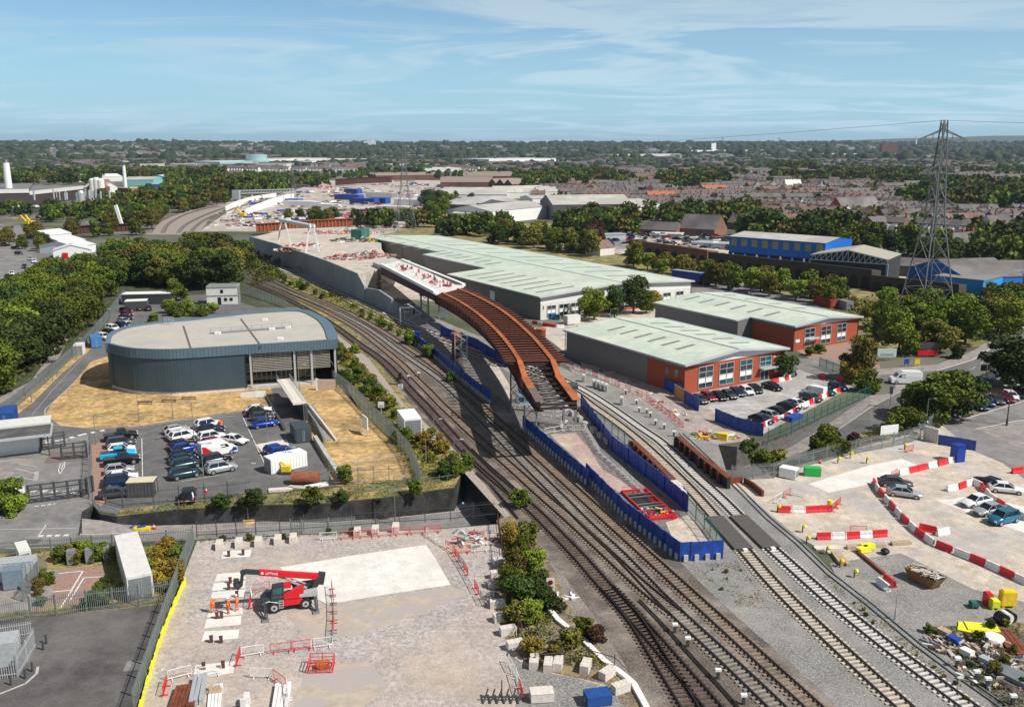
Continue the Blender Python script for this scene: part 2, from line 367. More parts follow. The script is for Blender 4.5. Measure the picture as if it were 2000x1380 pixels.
sheet('car_park_surface',[(-60,900),(-60,830),(30,770),(110,700),(165,668),(205,640),(225,600),(245,580),(420,575),(500,600),(600,600),(700,800),(690,945),(500,965),(348,990),(228,1005),(196,1000),(180,985),(170,850),(60,870)],asph,8)
sheet('dry_lawn',[(87,812),(100,790),(150,740),(178,706),(205,697),(240,700),(520,720),(535,780),(515,795),(435,808),(340,822),(260,833),(190,836),(120,832)],dry,10,smooth=0)
sheet('dry_lawn',[(580,750),(655,745),(700,800),(790,888),(806,945),(700,955),(655,948),(620,880),(585,800)],dry,10)
sheet('dry_verge',[(0,812),(80,745),(150,690),(175,668),(190,672),(120,730),(60,790),(30,812)],dry,10)
sheet('brick_pavement',[(175,866),(208,862),(212,975),(196,990),(182,975)],redpave,10)
sheet('brick_pavement',[(500,868),(530,862),(560,858),(565,870),(515,885)],concp,10)
sheet('grass_ledge',[(228,1008),(348,994),(500,986),(630,983),(750,971),(887,951),(903,915),(880,925),(700,948),(500,968),(350,982),(235,996)],weedg,11)
sheet('forecourt',[(-200,1075),(-200,880),(60,865),(172,850),(180,985),(160,1000),(150,1060),(0,1068)],asphl,9)
sheet('forecourt_island',[(-60,905),(30,895),(80,898),(60,905),(15,915),(30,925),(10,935),(35,950),(20,975),(-80,990)],pave,11)
sheet('worn_patch',[(85,905),(100,882),(172,880),(172,898),(100,905)],mat('brown_asphalt',(0.17,0.13,0.12),0.9,var=0.1),11)
sheet('asphalt_patch',[(22,1062),(45,1052),(85,1053),(72,1062)],asphd,11)
sheet('footway',[(155,1000),(180,990),(178,1010),(190,1028),(230,1040),(300,1046),(150,1046)],pave,10)if 0 else None
sheet('compound_ground',[(-200,1090),(0,1078),(378,1062),(338,1178),(0,1212),(-200,1235)],weedg,9)
sheet('compound_paving',[(92,1178),(118,1110),(205,1104),(212,1165),(150,1180)],redpave,11)
sheet('compound_paving',[(-120,1210),(-60,1130),(60,1124),(88,1112),(118,1112),(90,1185),(0,1198)],pave,10)
sheet('service_yard',[(-300,1240),(0,1212),(338,1178),(262,1420),(-200,1500)],asphd,10)
sheet('yard_patch',[(240,1311),(249,1290),(286,1290),(276,1308)],asphl,12)
sheet('site_ground',[(385,1056),(640,1042),(860,1033),(972,1024),(985,1080),(965,1180),(990,1250),(1040,1300),(1180,1330),(1245,1380),(1270,1440),(255,1440),(262,1400),(338,1178)],site,9)
sheet('white_pad',[(546,1108),(700,1083),(832,1064),(850,1090),(880,1142),(760,1160),(640,1180),(600,1160)],padm,12)
sheet('dusty_patch',[(560,1200),(880,1145),(920,1160),(700,1240),(600,1250)],mat('dusty_tan',(0.42,0.355,0.285),0.95,var=0.12,scale=0.8,col2=(0.38,0.34,0.32),big=(0.3,0.45,0.55)),11)
sheet('dusty_patch',[(600,1300),(720,1290),(760,1340),(690,1400),(560,1420)],MATS['dusty_tan'],11)
for q in([(432,1091),(436,1077),(492,1073),(488,1087)],[(419,1136),(424,1121),(474,1117),(482,1130)],[(414,1154),(418,1139),(480,1134),(478,1148)],[(411,1169),(415,1156),(480,1151),(477,1165)],[(404,1206),(408,1196),(474,1186),(474,1199)],[(399,1227),(404,1209),(472,1202),(470,1220)],[(393,1252),(400,1233),(468,1229),(465,1247)],[(377,1325),(382,1299),(459,1291),(456,1314)]):
 sheet('concrete_base',q,tarp if 0 else padm,13)
ENC=[(1022,838),(1085,895),(1150,950),(1230,1020),(1330,1090),(1412,1086),(1405,1065),(1340,1000),(1280,955),(1230,905),(1190,870),(1150,838),(1130,800),(1050,780),(1000,800)]
sheet('enclosure_ground',ENC,mat('enclosure_ground',(0.17,0.155,0.145),0.95,var=0.3,scale=1.5,gr=((.5,.2),(4,.25))),10)
sheet('pink_path',[(1075,848),(1125,846),(1150,875),(1175,915),(1215,940),(1250,965),(1215,965),(1165,935),(1120,890),(1085,860)],pinkg,12)
sheet('pale_path',[(1165,930),(1215,940),(1260,975),(1215,960)],sand,13)if 0 else None
sheet('pale_path',[(1300,1020),(1345,1005),(1385,1060),(1320,1066)],sand,12)
sheet('enclosure_ground',[(808,655),(880,665),(960,700),(1040,770),(1000,800),(960,760),(900,715),(850,690)],MATS['enclosure_ground'],10)
sheet('pale_path',[(955,715),(975,718),(1000,760),(998,790),(975,745)],sand,12)
sheet('pale_path',[(1040,640),(1125,635),(1130,670),(1200,720),(1120,700)],sand,12)
sheet('work_strip',[(1130,680),(1230,730),(1335,775),(1395,800),(1470,860),(1400,868),(1330,838),(1240,775),(1135,715)],mat('work_strip',(0.34,0.285,0.26),0.95,var=0.2,scale=1.2,gr=((.5,.15),(4,.2))),11)
sheet('ballast',[(1090,690),(1240,772),(1335,836),(1402,866),(1425,941),(1330,862),(1240,802),(1120,730)],ballg,9)
sheet('customer_car_park',[(1350,768),(1510,738),(1560,722),(1665,755),(1600,790),(1490,848),(1400,812)],mat('car_park_concrete',(0.40,0.385,0.365),0.9,var=0.12,scale=0.4,col2=(0.30,0.29,0.28),big=(0.12,0.42,0.62),gr=((.4,.12),(4,.1))),12)
sheet('estate_road',[(1540,700),(1620,700),(1720,735),(1700,765),(1640,742),(1560,722)],asphl,11)
sheet('unit_apron',[(1540,675),(1700,665),(1720,720),(1600,712)],redpave,10)
sheet('estate_road',[(1290,560),(1400,545),(1600,590),(1640,640),(1560,600),(1330,590)],asphl,10)
sheet('bank_soil',[(970,1016),(1000,1005),(1045,1050),(1080,1110),(1110,1180),(1190,1290),(1250,1345),(1275,1440),(1250,1440),(1180,1335),(1040,1305),(990,1255),(962,1180),(980,1080)],mat('bank_soil',(0.17,0.135,0.095),0.95,var=0.35,scale=2,col2=(0.24,0.19,0.09),big=(0.3,0.45,0.6),gr=((1,.25),(6,.3))),10)
sheet('gravel_patch',[(992,1275),(1040,1310),(1120,1322),(1190,1345),(1225,1385),(1240,1440),(1000,1440),(1010,1350)],ballg,12)
sheet('right_site_ground',[(1425,941),(1500,927),(1640,885),(1760,851),(1830,822),(1900,880),(2100,900),(2300,1300),(2100,1240),(1900,1180),(1700,1120),(1560,1050)],sand,9)
sheet('gravel_patch',[(1620,1100),(1760,1080),(1900,1150),(2100,1200),(2400,1440),(2060,1440),(1760,1225),(1640,1140)],ballg,11)
sheet('concrete_pad',[(1578,945),(1700,908),(1762,896),(1800,912),(1700,945),(1620,962)],padm,12)
sheet('concrete_pad',[(1830,978),(1900,968),(2100,1010),(2100,1075),(1940,1020)],padm,12)
sheet('soil_patch',[(1800,1225),(1990,1215),(2200,1260),(2200,1440),(1960,1400)],mat('yard_soil',(0.10,0.09,0.065),0.95,var=0.4,scale=1.2,col2=(0.20,0.17,0.09),big=(0.2,0.5,0.65),gr=((1,.3),(4,.4))),13)
sheet('main_road',[(1700,735),(1768,770),(1830,800),(1900,735),(2000,660),(2150,560),(2150,520),(2000,628),(1900,700),(1830,720)],asph,9)
sheet('pavement_right',[(1700,722),(1830,712),(1900,685),(2000,622),(2150,515),(2150,528),(2000,640),(1900,703),(1830,724),(1710,734)],pave,11)
sheet('side_road',[(1830,822),(1870,800),(1960,785),(2200,740),(2300,830),(2100,1010),(1960,905),(1900,880)],asphl,10)
sheet('side_pavement',[(1905,838),(1985,822),(2200,800),(2300,860),(2150,900),(1990,873)],pave,12)
sheet('side_verge',[(1870,800),(1900,770),(1990,745),(2200,700),(2200,735),(2000,772),(1900,815)],dry,12)
sheet('parking_lane',[(1880,790),(2000,760),(2200,720),(2200,745),(2000,782),(1900,812)],asph,13)
sheet('access_track',[(-100,880),(0,775),(60,745),(100,690),(125,640),(140,648),(105,720),(60,790),(-60,920)],pave,3)
# --- trench walls, sunken road and banks ---
def trench(name,loop,mats_of):
 mb=MB();n=len(loop)
 for i in range(n):
  a,b=loop[i],loop[(i+1)%n];m=mats_of(i)
  if m is None:continue
  pa,pb=P(*a),P(*b)
  mb.face([(pa.x,pa.y,0.0),(pb.x,pb.y,0.0),(pb.x,pb.y,-5.2),(pa.x,pa.y,-5.2)],m)
 o=mb.build(name,[concd,mat('stone_wall',(0.11,0.10,0.09),0.9,var=0.3,scale=1.5),mat('underpass_shade',(0.03,0.03,0.03),0.95)])  # last material: near-black faces standing for shade in the underpass mouths and gap
 return o
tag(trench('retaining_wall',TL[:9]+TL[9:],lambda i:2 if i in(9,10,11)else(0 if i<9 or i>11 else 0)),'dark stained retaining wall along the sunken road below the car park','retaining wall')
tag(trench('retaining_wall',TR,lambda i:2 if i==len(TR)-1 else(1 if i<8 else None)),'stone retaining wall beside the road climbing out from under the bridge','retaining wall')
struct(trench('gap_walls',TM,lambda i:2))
def ribbon(name,rows,m,lvl=0):
 vs,fs=[],[];k=len(rows[0])
 for r in rows:
  for q in r:p=P(*q);vs.append((p.x,p.y,p.z+0.004*lvl))
 for i in range(len(rows)-1):
  for j in range(k-1):
   a=i*k+j;t=(a,a+1,a+k+1,a+k);A,B,C=(Vector(vs[q])for q in t[:3])
   fs.append(t if(B-A).cross(C-A).z>0 else t[::-1])
 me=bpy.data.meshes.new(name);me.from_pydata(vs,[],fs);me.materials.append(m);me.update()
 o=bpy.data.objects.new(name,me);COL.objects.link(o);return struct(o)
LR=[(-300,1030,1052,1085,1098),(0,1033,1051,1070,1080),(100,1032,1048,1068,1076),(160,1012,1044,1066,1074),(200,1016,1043,1066,1076),(240,1024,1042,1066,1078),(300,1026,1041,1064,1080),(400,1023,1036,1062,1082),(500,1018,1029,1056,1080),(640,1010,1021,1052,1076),(780,998,1010,1046,1072),(900,984,998,1040,1068),(1020,965,982,1034,1060)]
def cross(rows,cols,lvlz=0.0):return[[(x,y,zr(x)+lvlz)for y in(r[c]for c in cols)]for r in rows for x in(r[0],)]
ribbon('sunken_road',cross(LR,(2,3)),asphl,4)
ribbon('footway',cross(LR[3:],(1,2),0.11),pave,0)
ribbon('sunken_verge',cross(LR[3:],(3,4)),weedg,1)
mb=MB()
for a,b in zip(LR[3:],LR[4:]):
 mb.bar(P(a[0],a[2],zr(a[0])+0.06),P(b[0],b[2],zr(b[0])+0.06),0.16,0.16)
struct(mb.build('kerb',kerbm))
def mark(pts,w,lvl,m=line,zf=zr,dash=None,name='road_marking'):
 mb=MB()
 q=[P(x,y,zf(x))for x,y in pts]
 for a,b in zip(q,q[1:]):
  L=(b-a).length;d=(b-a)/L;nrm=Vector((-d.y,d.x,0)).normalized()*(w/2);s=0
  while s<L:
   e=min(L,s+(dash[0]if dash else L));u,v=a+d*s,a+d*e;o=Vector((0,0,0.004*lvl))
   mb.face([u-nrm+o,v-nrm+o,v+nrm+o,u+nrm+o]);s+=(dash[0]+dash[1])if dash else L
 return struct(mb.build(name,m))
Z0=lambda x:0
mark([(-100,1057),(0,1052),(75,1047)],0.12,6);mark([(75,1047),(90,1025)],0.12,13,zf=Z0)
mark([(75,1047),(140,1045),(215,1041)],0.5,15,dash=(0.6,0.4));mark([(0,1034),(75,1033),(150,1031)],0.10,13,zf=Z0)
mark([(320,1061),(420,1057),(640,1045),(900,1030)],0.12,7);mark([(10,1071),(110,1068),(300,1061)],0.12,7)
mark([(62,958),(150,963)],1.0,14,zf=Z0,dash=(0.75,0.75));mark([(88,865),(120,860),(160,849),(205,840)],0.9,14,zf=Z0,dash=(0.75,0.7))
mark([(68,989),(108,984)],0.35,14,zf=Z0,dash=(0.5,0.25));mark([(30,915),(72,925)],0.12,14,zf=Z0);mark([(28,931),(66,937)],0.12,14,zf=Z0);mark([(72,921),(70,938)],0.6,15,zf=Z0,dash=(0.15,0.2));mark([(36,905),(73,912)],0.1,14,zf=Z0)
for a,b in(((114,918),(118,906)),((118,906),(127,902)),((127,902),(126,912)),((126,912),(117,926)),((117,926),(114,918)),((119,917),(124,906))):mark([a,b],0.12,14,zf=Z0)
mark([(134,958),(150,952)],0.25,15,zf=Z0,dash=(0.3,0.3))
mark([(190,709),(212,712)],0.6,14,zf=Z0,dash=(0.7,0.7))
mark([(277,856),(279,948)],0.12,14,zf=Z0);mark([(473,812),(520,912)],0.12,14,zf=Z0);mark([(355,940),(430,928)],0.10,14,zf=Z0);mark([(320,822),(460,812)],0.1,14,zf=Z0)
mark([(88,814),(105,830),(190,838),(262,835),(340,824),(435,810),(516,797),(536,782)],0.18,14,m=kerbm,zf=Z0,name='kerb')
mark([(182,712),(140,752),(88,800),(88,814)],0.18,14,m=kerbm,zf=Z0,name='kerb')
mark([(62,812),(100,765),(160,700)],0.08,14,m=kerbm,zf=Z0)
for q in([(102,1156),(140,1152),(162,1115),(115,1120)],[(137,1172),(164,1128),(205,1126)],[(118,1187),(141,1152)]):mark(q,0.18,14,zf=Z0)
mark([(0,1355),(50,1335),(72,1315),(74,1302)],0.25,14,m=kerbm,zf=Z0,name='kerb')
RR=[(1400,906,915,945,960),(1440,908,916,938,950),(1500,893,905,925,940),(1545,872,893,912,930),(1590,845,872,893,912),(1640,812,838,868,890),(1700,771,797,838,862),(1765,738,762,805,836),(1790,733,745,800,830)]
ribbon('climbing_road',cross(RR,(2,3)),asph,5)
ribbon('footway_right',cross(RR,(1,2),0.1),pave,0)
rows=[]
S_edge={1400:948,1440:944,1500:927,1545:912,1590:898,1640:885,1700:869,1765:850,1790:842}
ribbon('road_bank',[[(r[0],r[3],zr(r[0])),(r[0]+6,S_edge[r[0]],0.0)]for r in RR],weedg,1)
mark([(1560,885),(1640,838),(1700,797),(1760,765)],0.15,40,m=kerbm,name='kerb')
mark([(1830,724),(1900,703),(2000,640),(2100,565)],0.25,14,m=concp,zf=Z0,name='kerb');mark([(1905,838),(1985,822),(2100,812)],0.2,16,m=concp,zf=Z0,name='kerb')
mark([(1850,828),(1905,812),(2000,783),(2100,762)],0.2,16,m=concp,zf=Z0,name='kerb')
mark([(1760,790),(1800,745),(1900,720),(2000,655)],0.12,14,zf=Z0,dash=(2,4))
# ---------------- railway tracks ----------------
railm=mat('rail_rust_shade',(0.030,0.022,0.018),0.6,0.3,var=0.3)  # dark rust, with the rails' own shadow put into colour and width
slw=mat('pale_concrete_sleeper',(0.56,0.54,0.50),0.9,var=0.12,scale=1.5)
slc=mat('cream_concrete_sleeper',(0.50,0.43,0.34),0.9,var=0.22,scale=1.2)
slb=mat('brown_sleeper',(0.22,0.165,0.12),0.95,var=0.3,scale=1)
slg=mat('grey_sleeper',(0.24,0.22,0.19),0.95,var=0.3,scale=1)
sld=mat('dark_timber_sleeper',(0.095,0.065,0.055),0.95,var=0.4,scale=1)
def resample(pts,step):
 q=crom([tuple(p)[:2]for p in pts],10);out=[q[0]];acc=0
 for a,b in zip(q,q[1:]):
  L=dist(a,b)
  while acc+L>=step:
   t=(step-acc)/L;a=(a[0]+(b[0]-a[0])*t,a[1]+(b[1]-a[1])*t);out.append(a);L=dist(a,b);acc=0
  acc+=L
 return out
def smooth(q,n=3):
 for _ in range(n):q=[q[0]]+[((a[0]+2*b[0]+c[0])/4,(a[1]+2*b[1]+c[1])/4)for a,b,c in zip(q,q[1:],q[2:])]+[q[-1]]
 return q
def track(label,px,sm,spacing=0.65,spl=2.5,rails=(-0.755,0.755),skip=None,near=260,sleep=True):
 c=smooth(resample([P(x,y)for x,y in px],1.5),6);root=thing('railway_track',label,'railway track',(0,0,0))
 def nrm(i):
  a,b=c[max(0,i-1)],c[min(len(c)-1,i+1)];L=dist(a,b)or 1;return(-(b[1]-a[1])/L,(b[0]-a[0])/L)
 for s in rails:
  mb=MB();pts=[(p[0]+nrm(i)[0]*s,p[1]+nrm(i)[1]*s)for i,p in enumerate(c)]
  for a,b in zip(pts,pts[1:]):
   mb.bar((*a,0.22),(*b,0.22),0.17,0.14)
  mb.build('rail',railm,root)
 if sleep:
  mb=MB();d=smooth(resample([(*p,0)for p in c],spacing),1)
  for i in range(1,len(d)-1):
   if skip and skip(d[i]):continue
   if d[i][1]>near and i%2:continue
   a=math.atan2(d[i+1][1]-d[i-1][1],d[i+1][0]-d[i-1][0]);mb.box(d[i][0],d[i][1],0.05,0.27,spl*(1+rnd.uniform(-.02,.02)),0.10,a)
  o=mb.build('sleepers',sm,root);o['kind']='stuff'
 return root
XY=[tuple(P(x,y))[:2]for x,y in((1380,1000),(1500,995),(1530,1070),(1420,1075))]
def on_crossing(p):
 q=PR((p[0],p[1],0));return 1009<q[1]<1072 and 1380<q[0]<1530
A_=[(485,529),(528,545),(572,567),(626,587),(683,612),(731,638),(774,665),(821,696),(861,726),(890,750),(933,788),(974,826),(1021,866),(1059.5,900),(1100,937),(1168.5,1000),(1263,1085.5),(1359,1173),(1423,1231.5),(1500,1302),(1586,1380),(1640,1430)]
B_=[(485,537),(530,555),(580,577),(640,602),(700,631),(737,654),(775,683),(814,710),(850,735),(880,760),(954,832),(985,865),(1018,898),(1102,981),(1146,1026),(1211,1085.5),(1294,1173),(1394,1266),(1483,1350),(1560,1425)]
C_=[(485,545),(540,567),(600,592),(650,616),(700,645),(742,677),(785,713),(808,737),(835,763),(859,788.5),(886,814),(942,866),(983,900),(1076,984),(1096,1000),(1189,1085.5),(1260,1152),(1331,1207)]
D_=[(485,553),(540,575),(600,605),(650,635),(700,672),(740,700),(770,728),(800,762),(830,793),(865,832),(887,857),(913,884.5),(940,912),(978.5,947),(1034,990),(1101,1057),(1136,1093),(1185,1150),(1237,1205.5),(1272,1262),(1305,1315.5),(1345,1378),(1380,1440)]
D2=[(1185,1148),(1215,1180),(1249.5,1218),(1292,1266),(1327,1308),(1389,1378),(1440,1440)]
R_=[(540,523),(600,546),(655,568),(725,600),(798,634),(870,658),(960,690),(1050,722),(1126,755),(1192.5,795.5),(1264.5,846.5),(1287.5,860),(1362,933.5),(1404.5,971),(1441,1008.5),(1505,1071.6),(1550,1111),(1595.6,1152.8),(1635,1186),(1735,1266),(1829,1336),(1888.5,1380),(1970,1440)]
G_=[(540,531),(600,554),(645,574),(715,606),(790,642),(860,667),(950,698),(1040,730),(1110,759),(1159,795),(1180,809),(1243.5,857),(1334,942.5),(1395.5,1010),(1452.4,1074),(1499,1129.6),(1588,1219),(1716,1338),(1763,1379),(1830,1440)]
track('brown main line track running nearest the blue hoarding',A_,slb)
track('grey sleepered main line track, second from the blue hoarding',B_,slg)
track('brown sleepered track merging into the grey sleepered one',C_,slb)
track('dark timber sleepered track, leftmost of the main lines',D_,sld)
track('dark diverging track crossing the leftmost line at the bottom edge',D2,sld)
track('new track with clean white sleepers, right of the pair past the level crossing',R_,slw,skip=on_crossing)
track('new track with cream stained sleepers, left of the pair past the level crossing',G_,slc,skip=on_crossing)
o=track('single loose rail lying between the dark tracks and the main line',[(1249,1174),(1309,1236),(1365,1300),(1440,1378),(1470,1420)],sld,rails=(0.0,),sleep=False);o['category']='loose rail'
o=track('single rusty rail beside the bridge edge above the sunken road',[(930,925),(965,955),(1000,1000),(1012,1015)],sld,rails=(0.0,),sleep=False);o['category']='loose rail'
o=track('overgrown siding starting beside the sunken road bridge',[(905,880),(940,915),(975,945),(1003,975)],sld,rails=(0.0,1.4),sleep=False)
for i,(pts)in enumerate(([(293,455),(305,438),(335,422),(380,408),(420,402)],[(318,455),(330,437),(360,420),(400,408),(430,403)],[(348,455),(362,440),(390,425),(425,411),(470,398),(530,386)],[(372,455),(384,441),(405,427),(440,413),(480,401),(540,389)])):
 track(('outer','second','third','innermost')[i]+' of the four distant tracks curving away past the trees',pts,slg,near=0)
sheet('ballast',[(285,458),(300,436),(340,418),(420,398),(540,382),(560,388),(470,404),(410,425),(388,458)],mat('pale_ballast',(0.28,0.24,0.21),0.95,var=0.2),6)
pan=mat('crossing_panel',(0.085,0.078,0.074),0.85,var=0.15)
for i,(a,b)in enumerate((((1441,1009),(1507,1072)),((1395,1011),(1453,1075)))):
 pa,pb=P(*a),P(*b);an=math.atan2(pb.y-pa.y,pb.x-pa.x);L=dist(pa,pb)
 t=thing('crossing_deck',('right','left')[i]+' dark rubber level crossing deck over the new tracks','crossing deck',(pa.x,pa.y,0),an)
 n=5
 for k in range(n):MB().box(L*(k+.5)/n,0,0.06,L/n-0.04,2.3,0.26).build('panel',pan,t)
 MB().box(L+0.35,0,0.05,0.5,0.5,0.35).build('end_ramp',white,t)
groof=mat('pale_green_roof',(0.50,0.58,0.48),0.5,0.0,var=0.07,scale=0.35,col2=(0.60,0.63,0.52),big=(0.06,0.45,0.7),stripe=('X',1.0,0.16),gr=((.12,.07),(.9,.05)))
groofn=groof
rlight=mat('rooflight_panel',(0.20,0.21,0.18),0.5,var=0.15)
gclad=mat('grey_cladding',(0.17,0.165,0.16),0.55,0.0,var=0.08,stripe=('X',1.2,0.12))
lclad=mat('light_grey_cladding',(0.46,0.47,0.48),0.5,var=0.06)
wclad=mat('white_cladding',(0.72,0.73,0.74),0.5,var=0.05)
cyan=mat('cyan_sign',(0.02,0.55,0.75),0.5,var=0.03)
def localize(A,u,v,p):d=Vector((p.x-A.x,p.y-A.y));return d.dot(u),d.dot(v)
def gable_unit(name,label,cat,FL,FLback,FR,apex,hz0,secs_px,slope=0.085,ridge_z=None,over=0.7,wallm=None,frontm=None,lights=(),back_px=None,trimz=0.45):
 """FL, FLback, FR, apex: roof-edge pixels at eave height; secs_px: [(pixel on left eave start, pixel end)]."""
 A=P(*FL,hz0);B=P(*FLback,hz0);u=Vector((B.x-A.x,B.y-A.y)).normalized();v=Vector((-u.y,u.x))
 R=P(*FR,hz0);ru,rv=localize(A,u,v,R)
 if rv<0:v=-v;rv=-rv
 W=rv
 return A,u,v,W
def unit(name,label,cat,A,u,v,W,yr,zr_,secs,sl,wallm,over=0.7,fh=1.3):
 """local frame: x from the front backwards, y from the left roof edge of section 0 to the right; ridge at y=yr, height zr_;
    secs = [(x0, x1, y_left)]"""
 rz=math.atan2(u.y,u.x);flip=(u.x*v.y-u.y*v.x)<0;S=-1 if flip else 1
 t=thing(name,label,cat,(A.x,A.y,0),rz)
 Z=lambda y:zr_-abs(y-yr)*sl
 rf=MB();wl=MB();tr=MB();X1=secs[-1][1]
 for i,(x0,x1,yl)in enumerate(secs):
  a=[(x0,yl),(x1,yl),(x1,yr),(x0,yr)]
  for k in(0,1):
   q=[(x,S*y,Z(y)-0.18*k)for x,y in a]
   if(not flip)==(k==0):q=q[::-1]
   rf.face(q,0)
  rf.bar((x0,S*yl,Z(yl)-0.1),(x1,S*yl,Z(yl)-0.1),0.25,0.35,1)
  o=over if i==0 else 0.0;inset=0.6
  y0=yl+inset;pts=[(x0+o+(0 if i==0 else 0.02),y0),(x1-(0.02 if i<len(secs)-1 else 0.4),y0)]
  q=[(pts[0][0],S*y0,0),(pts[1][0],S*y0,0),(pts[1][0],S*y0,Z(y0)-0.2),(pts[0][0],S*y0,Z(y0)-0.2)]
  wl.face(q,0);wl.face([(p[0],p[1]+S*0.2,p[2])for p in q[::-1]],0)
  e=secs[i+1][2]if i+1<len(secs)else None
  if e is not None and abs(e-yl)>0.3:
   lo,hi=sorted((e+inset,y0));q=[(x1,S*lo,0),(x1,S*hi,0),(x1,S*hi,Z(hi)-0.2),(x1,S*lo,Z(lo)-0.2)];wl.face(q,0)
   rf.bar((x1,S*min(e,yl),Z(min(e,yl))-0.1),(x1,S*max(e,yl),Z(max(e,yl))-0.1),0.25,0.35,1)
  n=max(1,int((x1-x0)/24))
  for k in range(1,n+1 if i==0 else n):wl.box(x0+(x1-x0)*k/n,S*(y0-0.06),0,0.14,0.1,Z(y0)-0.25,0,1)
 a=[(secs[0][0],W),(X1,W),(X1,yr),(secs[0][0],yr)]
 for k in(0,1):
  q=[(x,S*y,Z(y)-0.18*k)for x,y in a]
  if(not flip)!=(k==0):q=q[::-1]
  rf.face(q,0)
 rf.bar((secs[0][0],S*W,Z(W)-0.1),(X1,S*W,Z(W)-0.1),0.25,0.35,1)
 y0,x0=secs[0][2],secs[0][0]
 rf.bar((x0,S*y0,Z(y0)-0.12),(x0,S*yr,Z(yr)-0.12),0.3,0.4,1);rf.bar((x0,S*W,Z(W)-0.12),(x0,S*yr,Z(yr)-0.12),0.3,0.4,1)
 rf.bar((x0+.2,S*yr,Z(yr)+0.03),(X1,S*yr,Z(yr)+0.03),0.35,0.08,2)
 q=[(X1-0.5,S*(W-0.6),0),(X1-0.5,S*(secs[-1][2]+.6),0),(X1-0.5,S*(secs[-1][2]+.6),Z(secs[-1][2])-.3),(X1-0.5,S*yr,zr_-.3),(X1-0.5,S*(W-.6),Z(W)-.3)]
 wl.face(q,0);wl.face([(x0+over,S*(W-.6),0),(X1-.5,S*(W-.6),0),(X1-.5,S*(W-.6),Z(W)-.2),(x0+over,S*(W-.6),Z(W)-.2)],0)
 rf.build('roof',[groof,lclad,mgrey],t);wl.build('wall',[wallm,dgrey],t)
 return t,S,Z
def frontwall(t,S,Z,x,y0,y1,yr,fm,hs=None,h2=None,parent_name='front_wall',up=lclad):
 """brick or panel front with a cladding band above"""
 h=hs if hs is not None else Z(y0)-0.3
 mb=MB()
 if h2 is None:h2=h
 ym=(y0+y1)/2
 if y0<yr<y1:top=[(x,S*y1,Z(y1)-.25),(x,S*yr,Z(yr)-.25),(x,S*y0,Z(y0)-.25)]
 else:top=[(x,S*y1,Z(y1)-.25),(x,S*y0,Z(y0)-.25)]
 mb.face([(x,S*y0,0),(x,S*y1,0),(x,S*y1,h2),(x,S*y0,h)],0)
 mb.build(parent_name,fm,t)
 MB().face([(x-0.02,S*y0,h+0.002),(x-0.02,S*y1,h2+0.002)]+top).build('upper_cladding',up,t)
def window(t,S,x,yc,z0,w,h,cols=2,rows=4,spandrel=None,frame=lgrey,gl=gls,name='window'):
 """window lying in a wall of constant local x, facing -x"""
 root=MB();fw=0.12
 for k in range(cols+1):root.box(x-0.06,S*(yc-w/2+w*k/cols),z0,0.14,fw,h,0,0)
 for k in range(rows+1):root.box(x-0.065,S*yc,z0+h*k/rows-0.04,0.12,w,0.09,0,0)
 o=root.build(name,frame,t)
 for r in range(rows):
  pm=spandrel if(spandrel and r in(1,)and rows>2)else gl
  MB().face([(x-0.03,S*(yc-w/2),z0+h*r/rows),(x-0.03,S*(yc+w/2),z0+h*r/rows),(x-0.03,S*(yc+w/2),z0+h*(r+1)/rows),(x-0.03,S*(yc-w/2),z0+h*(r+1)/rows)]).build('spandrel' if pm is spandrel else 'pane',white if pm is spandrel else(glsg if rnd.random()<.3 else pm),o)
 return o
def lights_on(t,S,Z,xs,ya,yb,w=0.9):
 for x in xs:
  MB().face([(x-w/2,S*ya,Z(ya)+.04),(x+w/2,S*ya,Z(ya)+.04),(x+w/2,S*yb,Z(yb)+.04),(x-w/2,S*yb,Z(yb)+.04)][::-S]).build('rooflight',rlight,t)
def frame_of(FL,BL,FR,AP,z):
 A=P(*FL,z);B=P(*BL,z);u=Vector((B.x-A.x,B.y-A.y)).normalized();R=P(*FR,z);w=Vector((R.x-A.x,R.y-A.y)).normalized();v=Vector((-u.y,u.x));v=v if v.dot(w)>0 else-v;u=(u-v*(u.dot(w)/2)).normalized();v=Vector((-u.y,u.x))
 d=Vector((R.x-A.x,R.y-A.y))
 if d.dot(v)<0:v=-v
 return A,u,v,d.dot(v),(B-A).length
def loc_of(A,u,v,px,z):p=P(*px,z);d=Vector((p.x-A.x,p.y-A.y));return d.dot(u),d.dot(v)
# --- unit with the brick front, nearest ---
h1=6.2
A,u,v,W,L=frame_of((1338,713),(1127,641),(1523,675),None,h1)
t1,S,Z=unit('industrial_unit','nearest green-roofed unit with brick office front and the row of dark cars before it','warehouse',A,u,v,W,W/2,h1+W/2*0.10,[(0,L,0)],0.10,gclad)
frontwall(t1,S,Z,0.9,0.6,W-.6,W/2,brick,hs=5.6,h2=5.6,up=wclad)
for f0,f1 in((.14,.275),(.34,.48),(.545,.67)):window(t1,S,0.9,.6+(W-1.2)*(f0+f1)/2,0.7,(W-1.2)*(f1-f0),4.3,2,4,spandrel=1)
window(t1,S,0.9,.6+(W-1.2)*.805,3.0,(W-1.2)*.12,2.0,2,2)
d=window(t1,S,0.9,.6+(W-1.2)*.80,0.05,2.4,2.2,2,1,gl=gls,name='entrance_door')
MB().box(0.3,S*(.6+(W-1.2)*.82),2.6,1.6,4.4,0.25,0).build('canopy',lgrey,t1)
MB().box(0.85,S*(.6+(W-1.2)*.94),1.3,0.1,1.8,1.5,0).build('notice_board',white,t1)
for z in(4.6,3.2):MB().box(0.84,S*(.6+(W-1.2)*.94),z,0.1,3.0,0.14,0).build('white_rail',white,t1)
MB().box(6.0,S*0.57,0,11,0.1,5.2).build('brick_return',brick,t1)
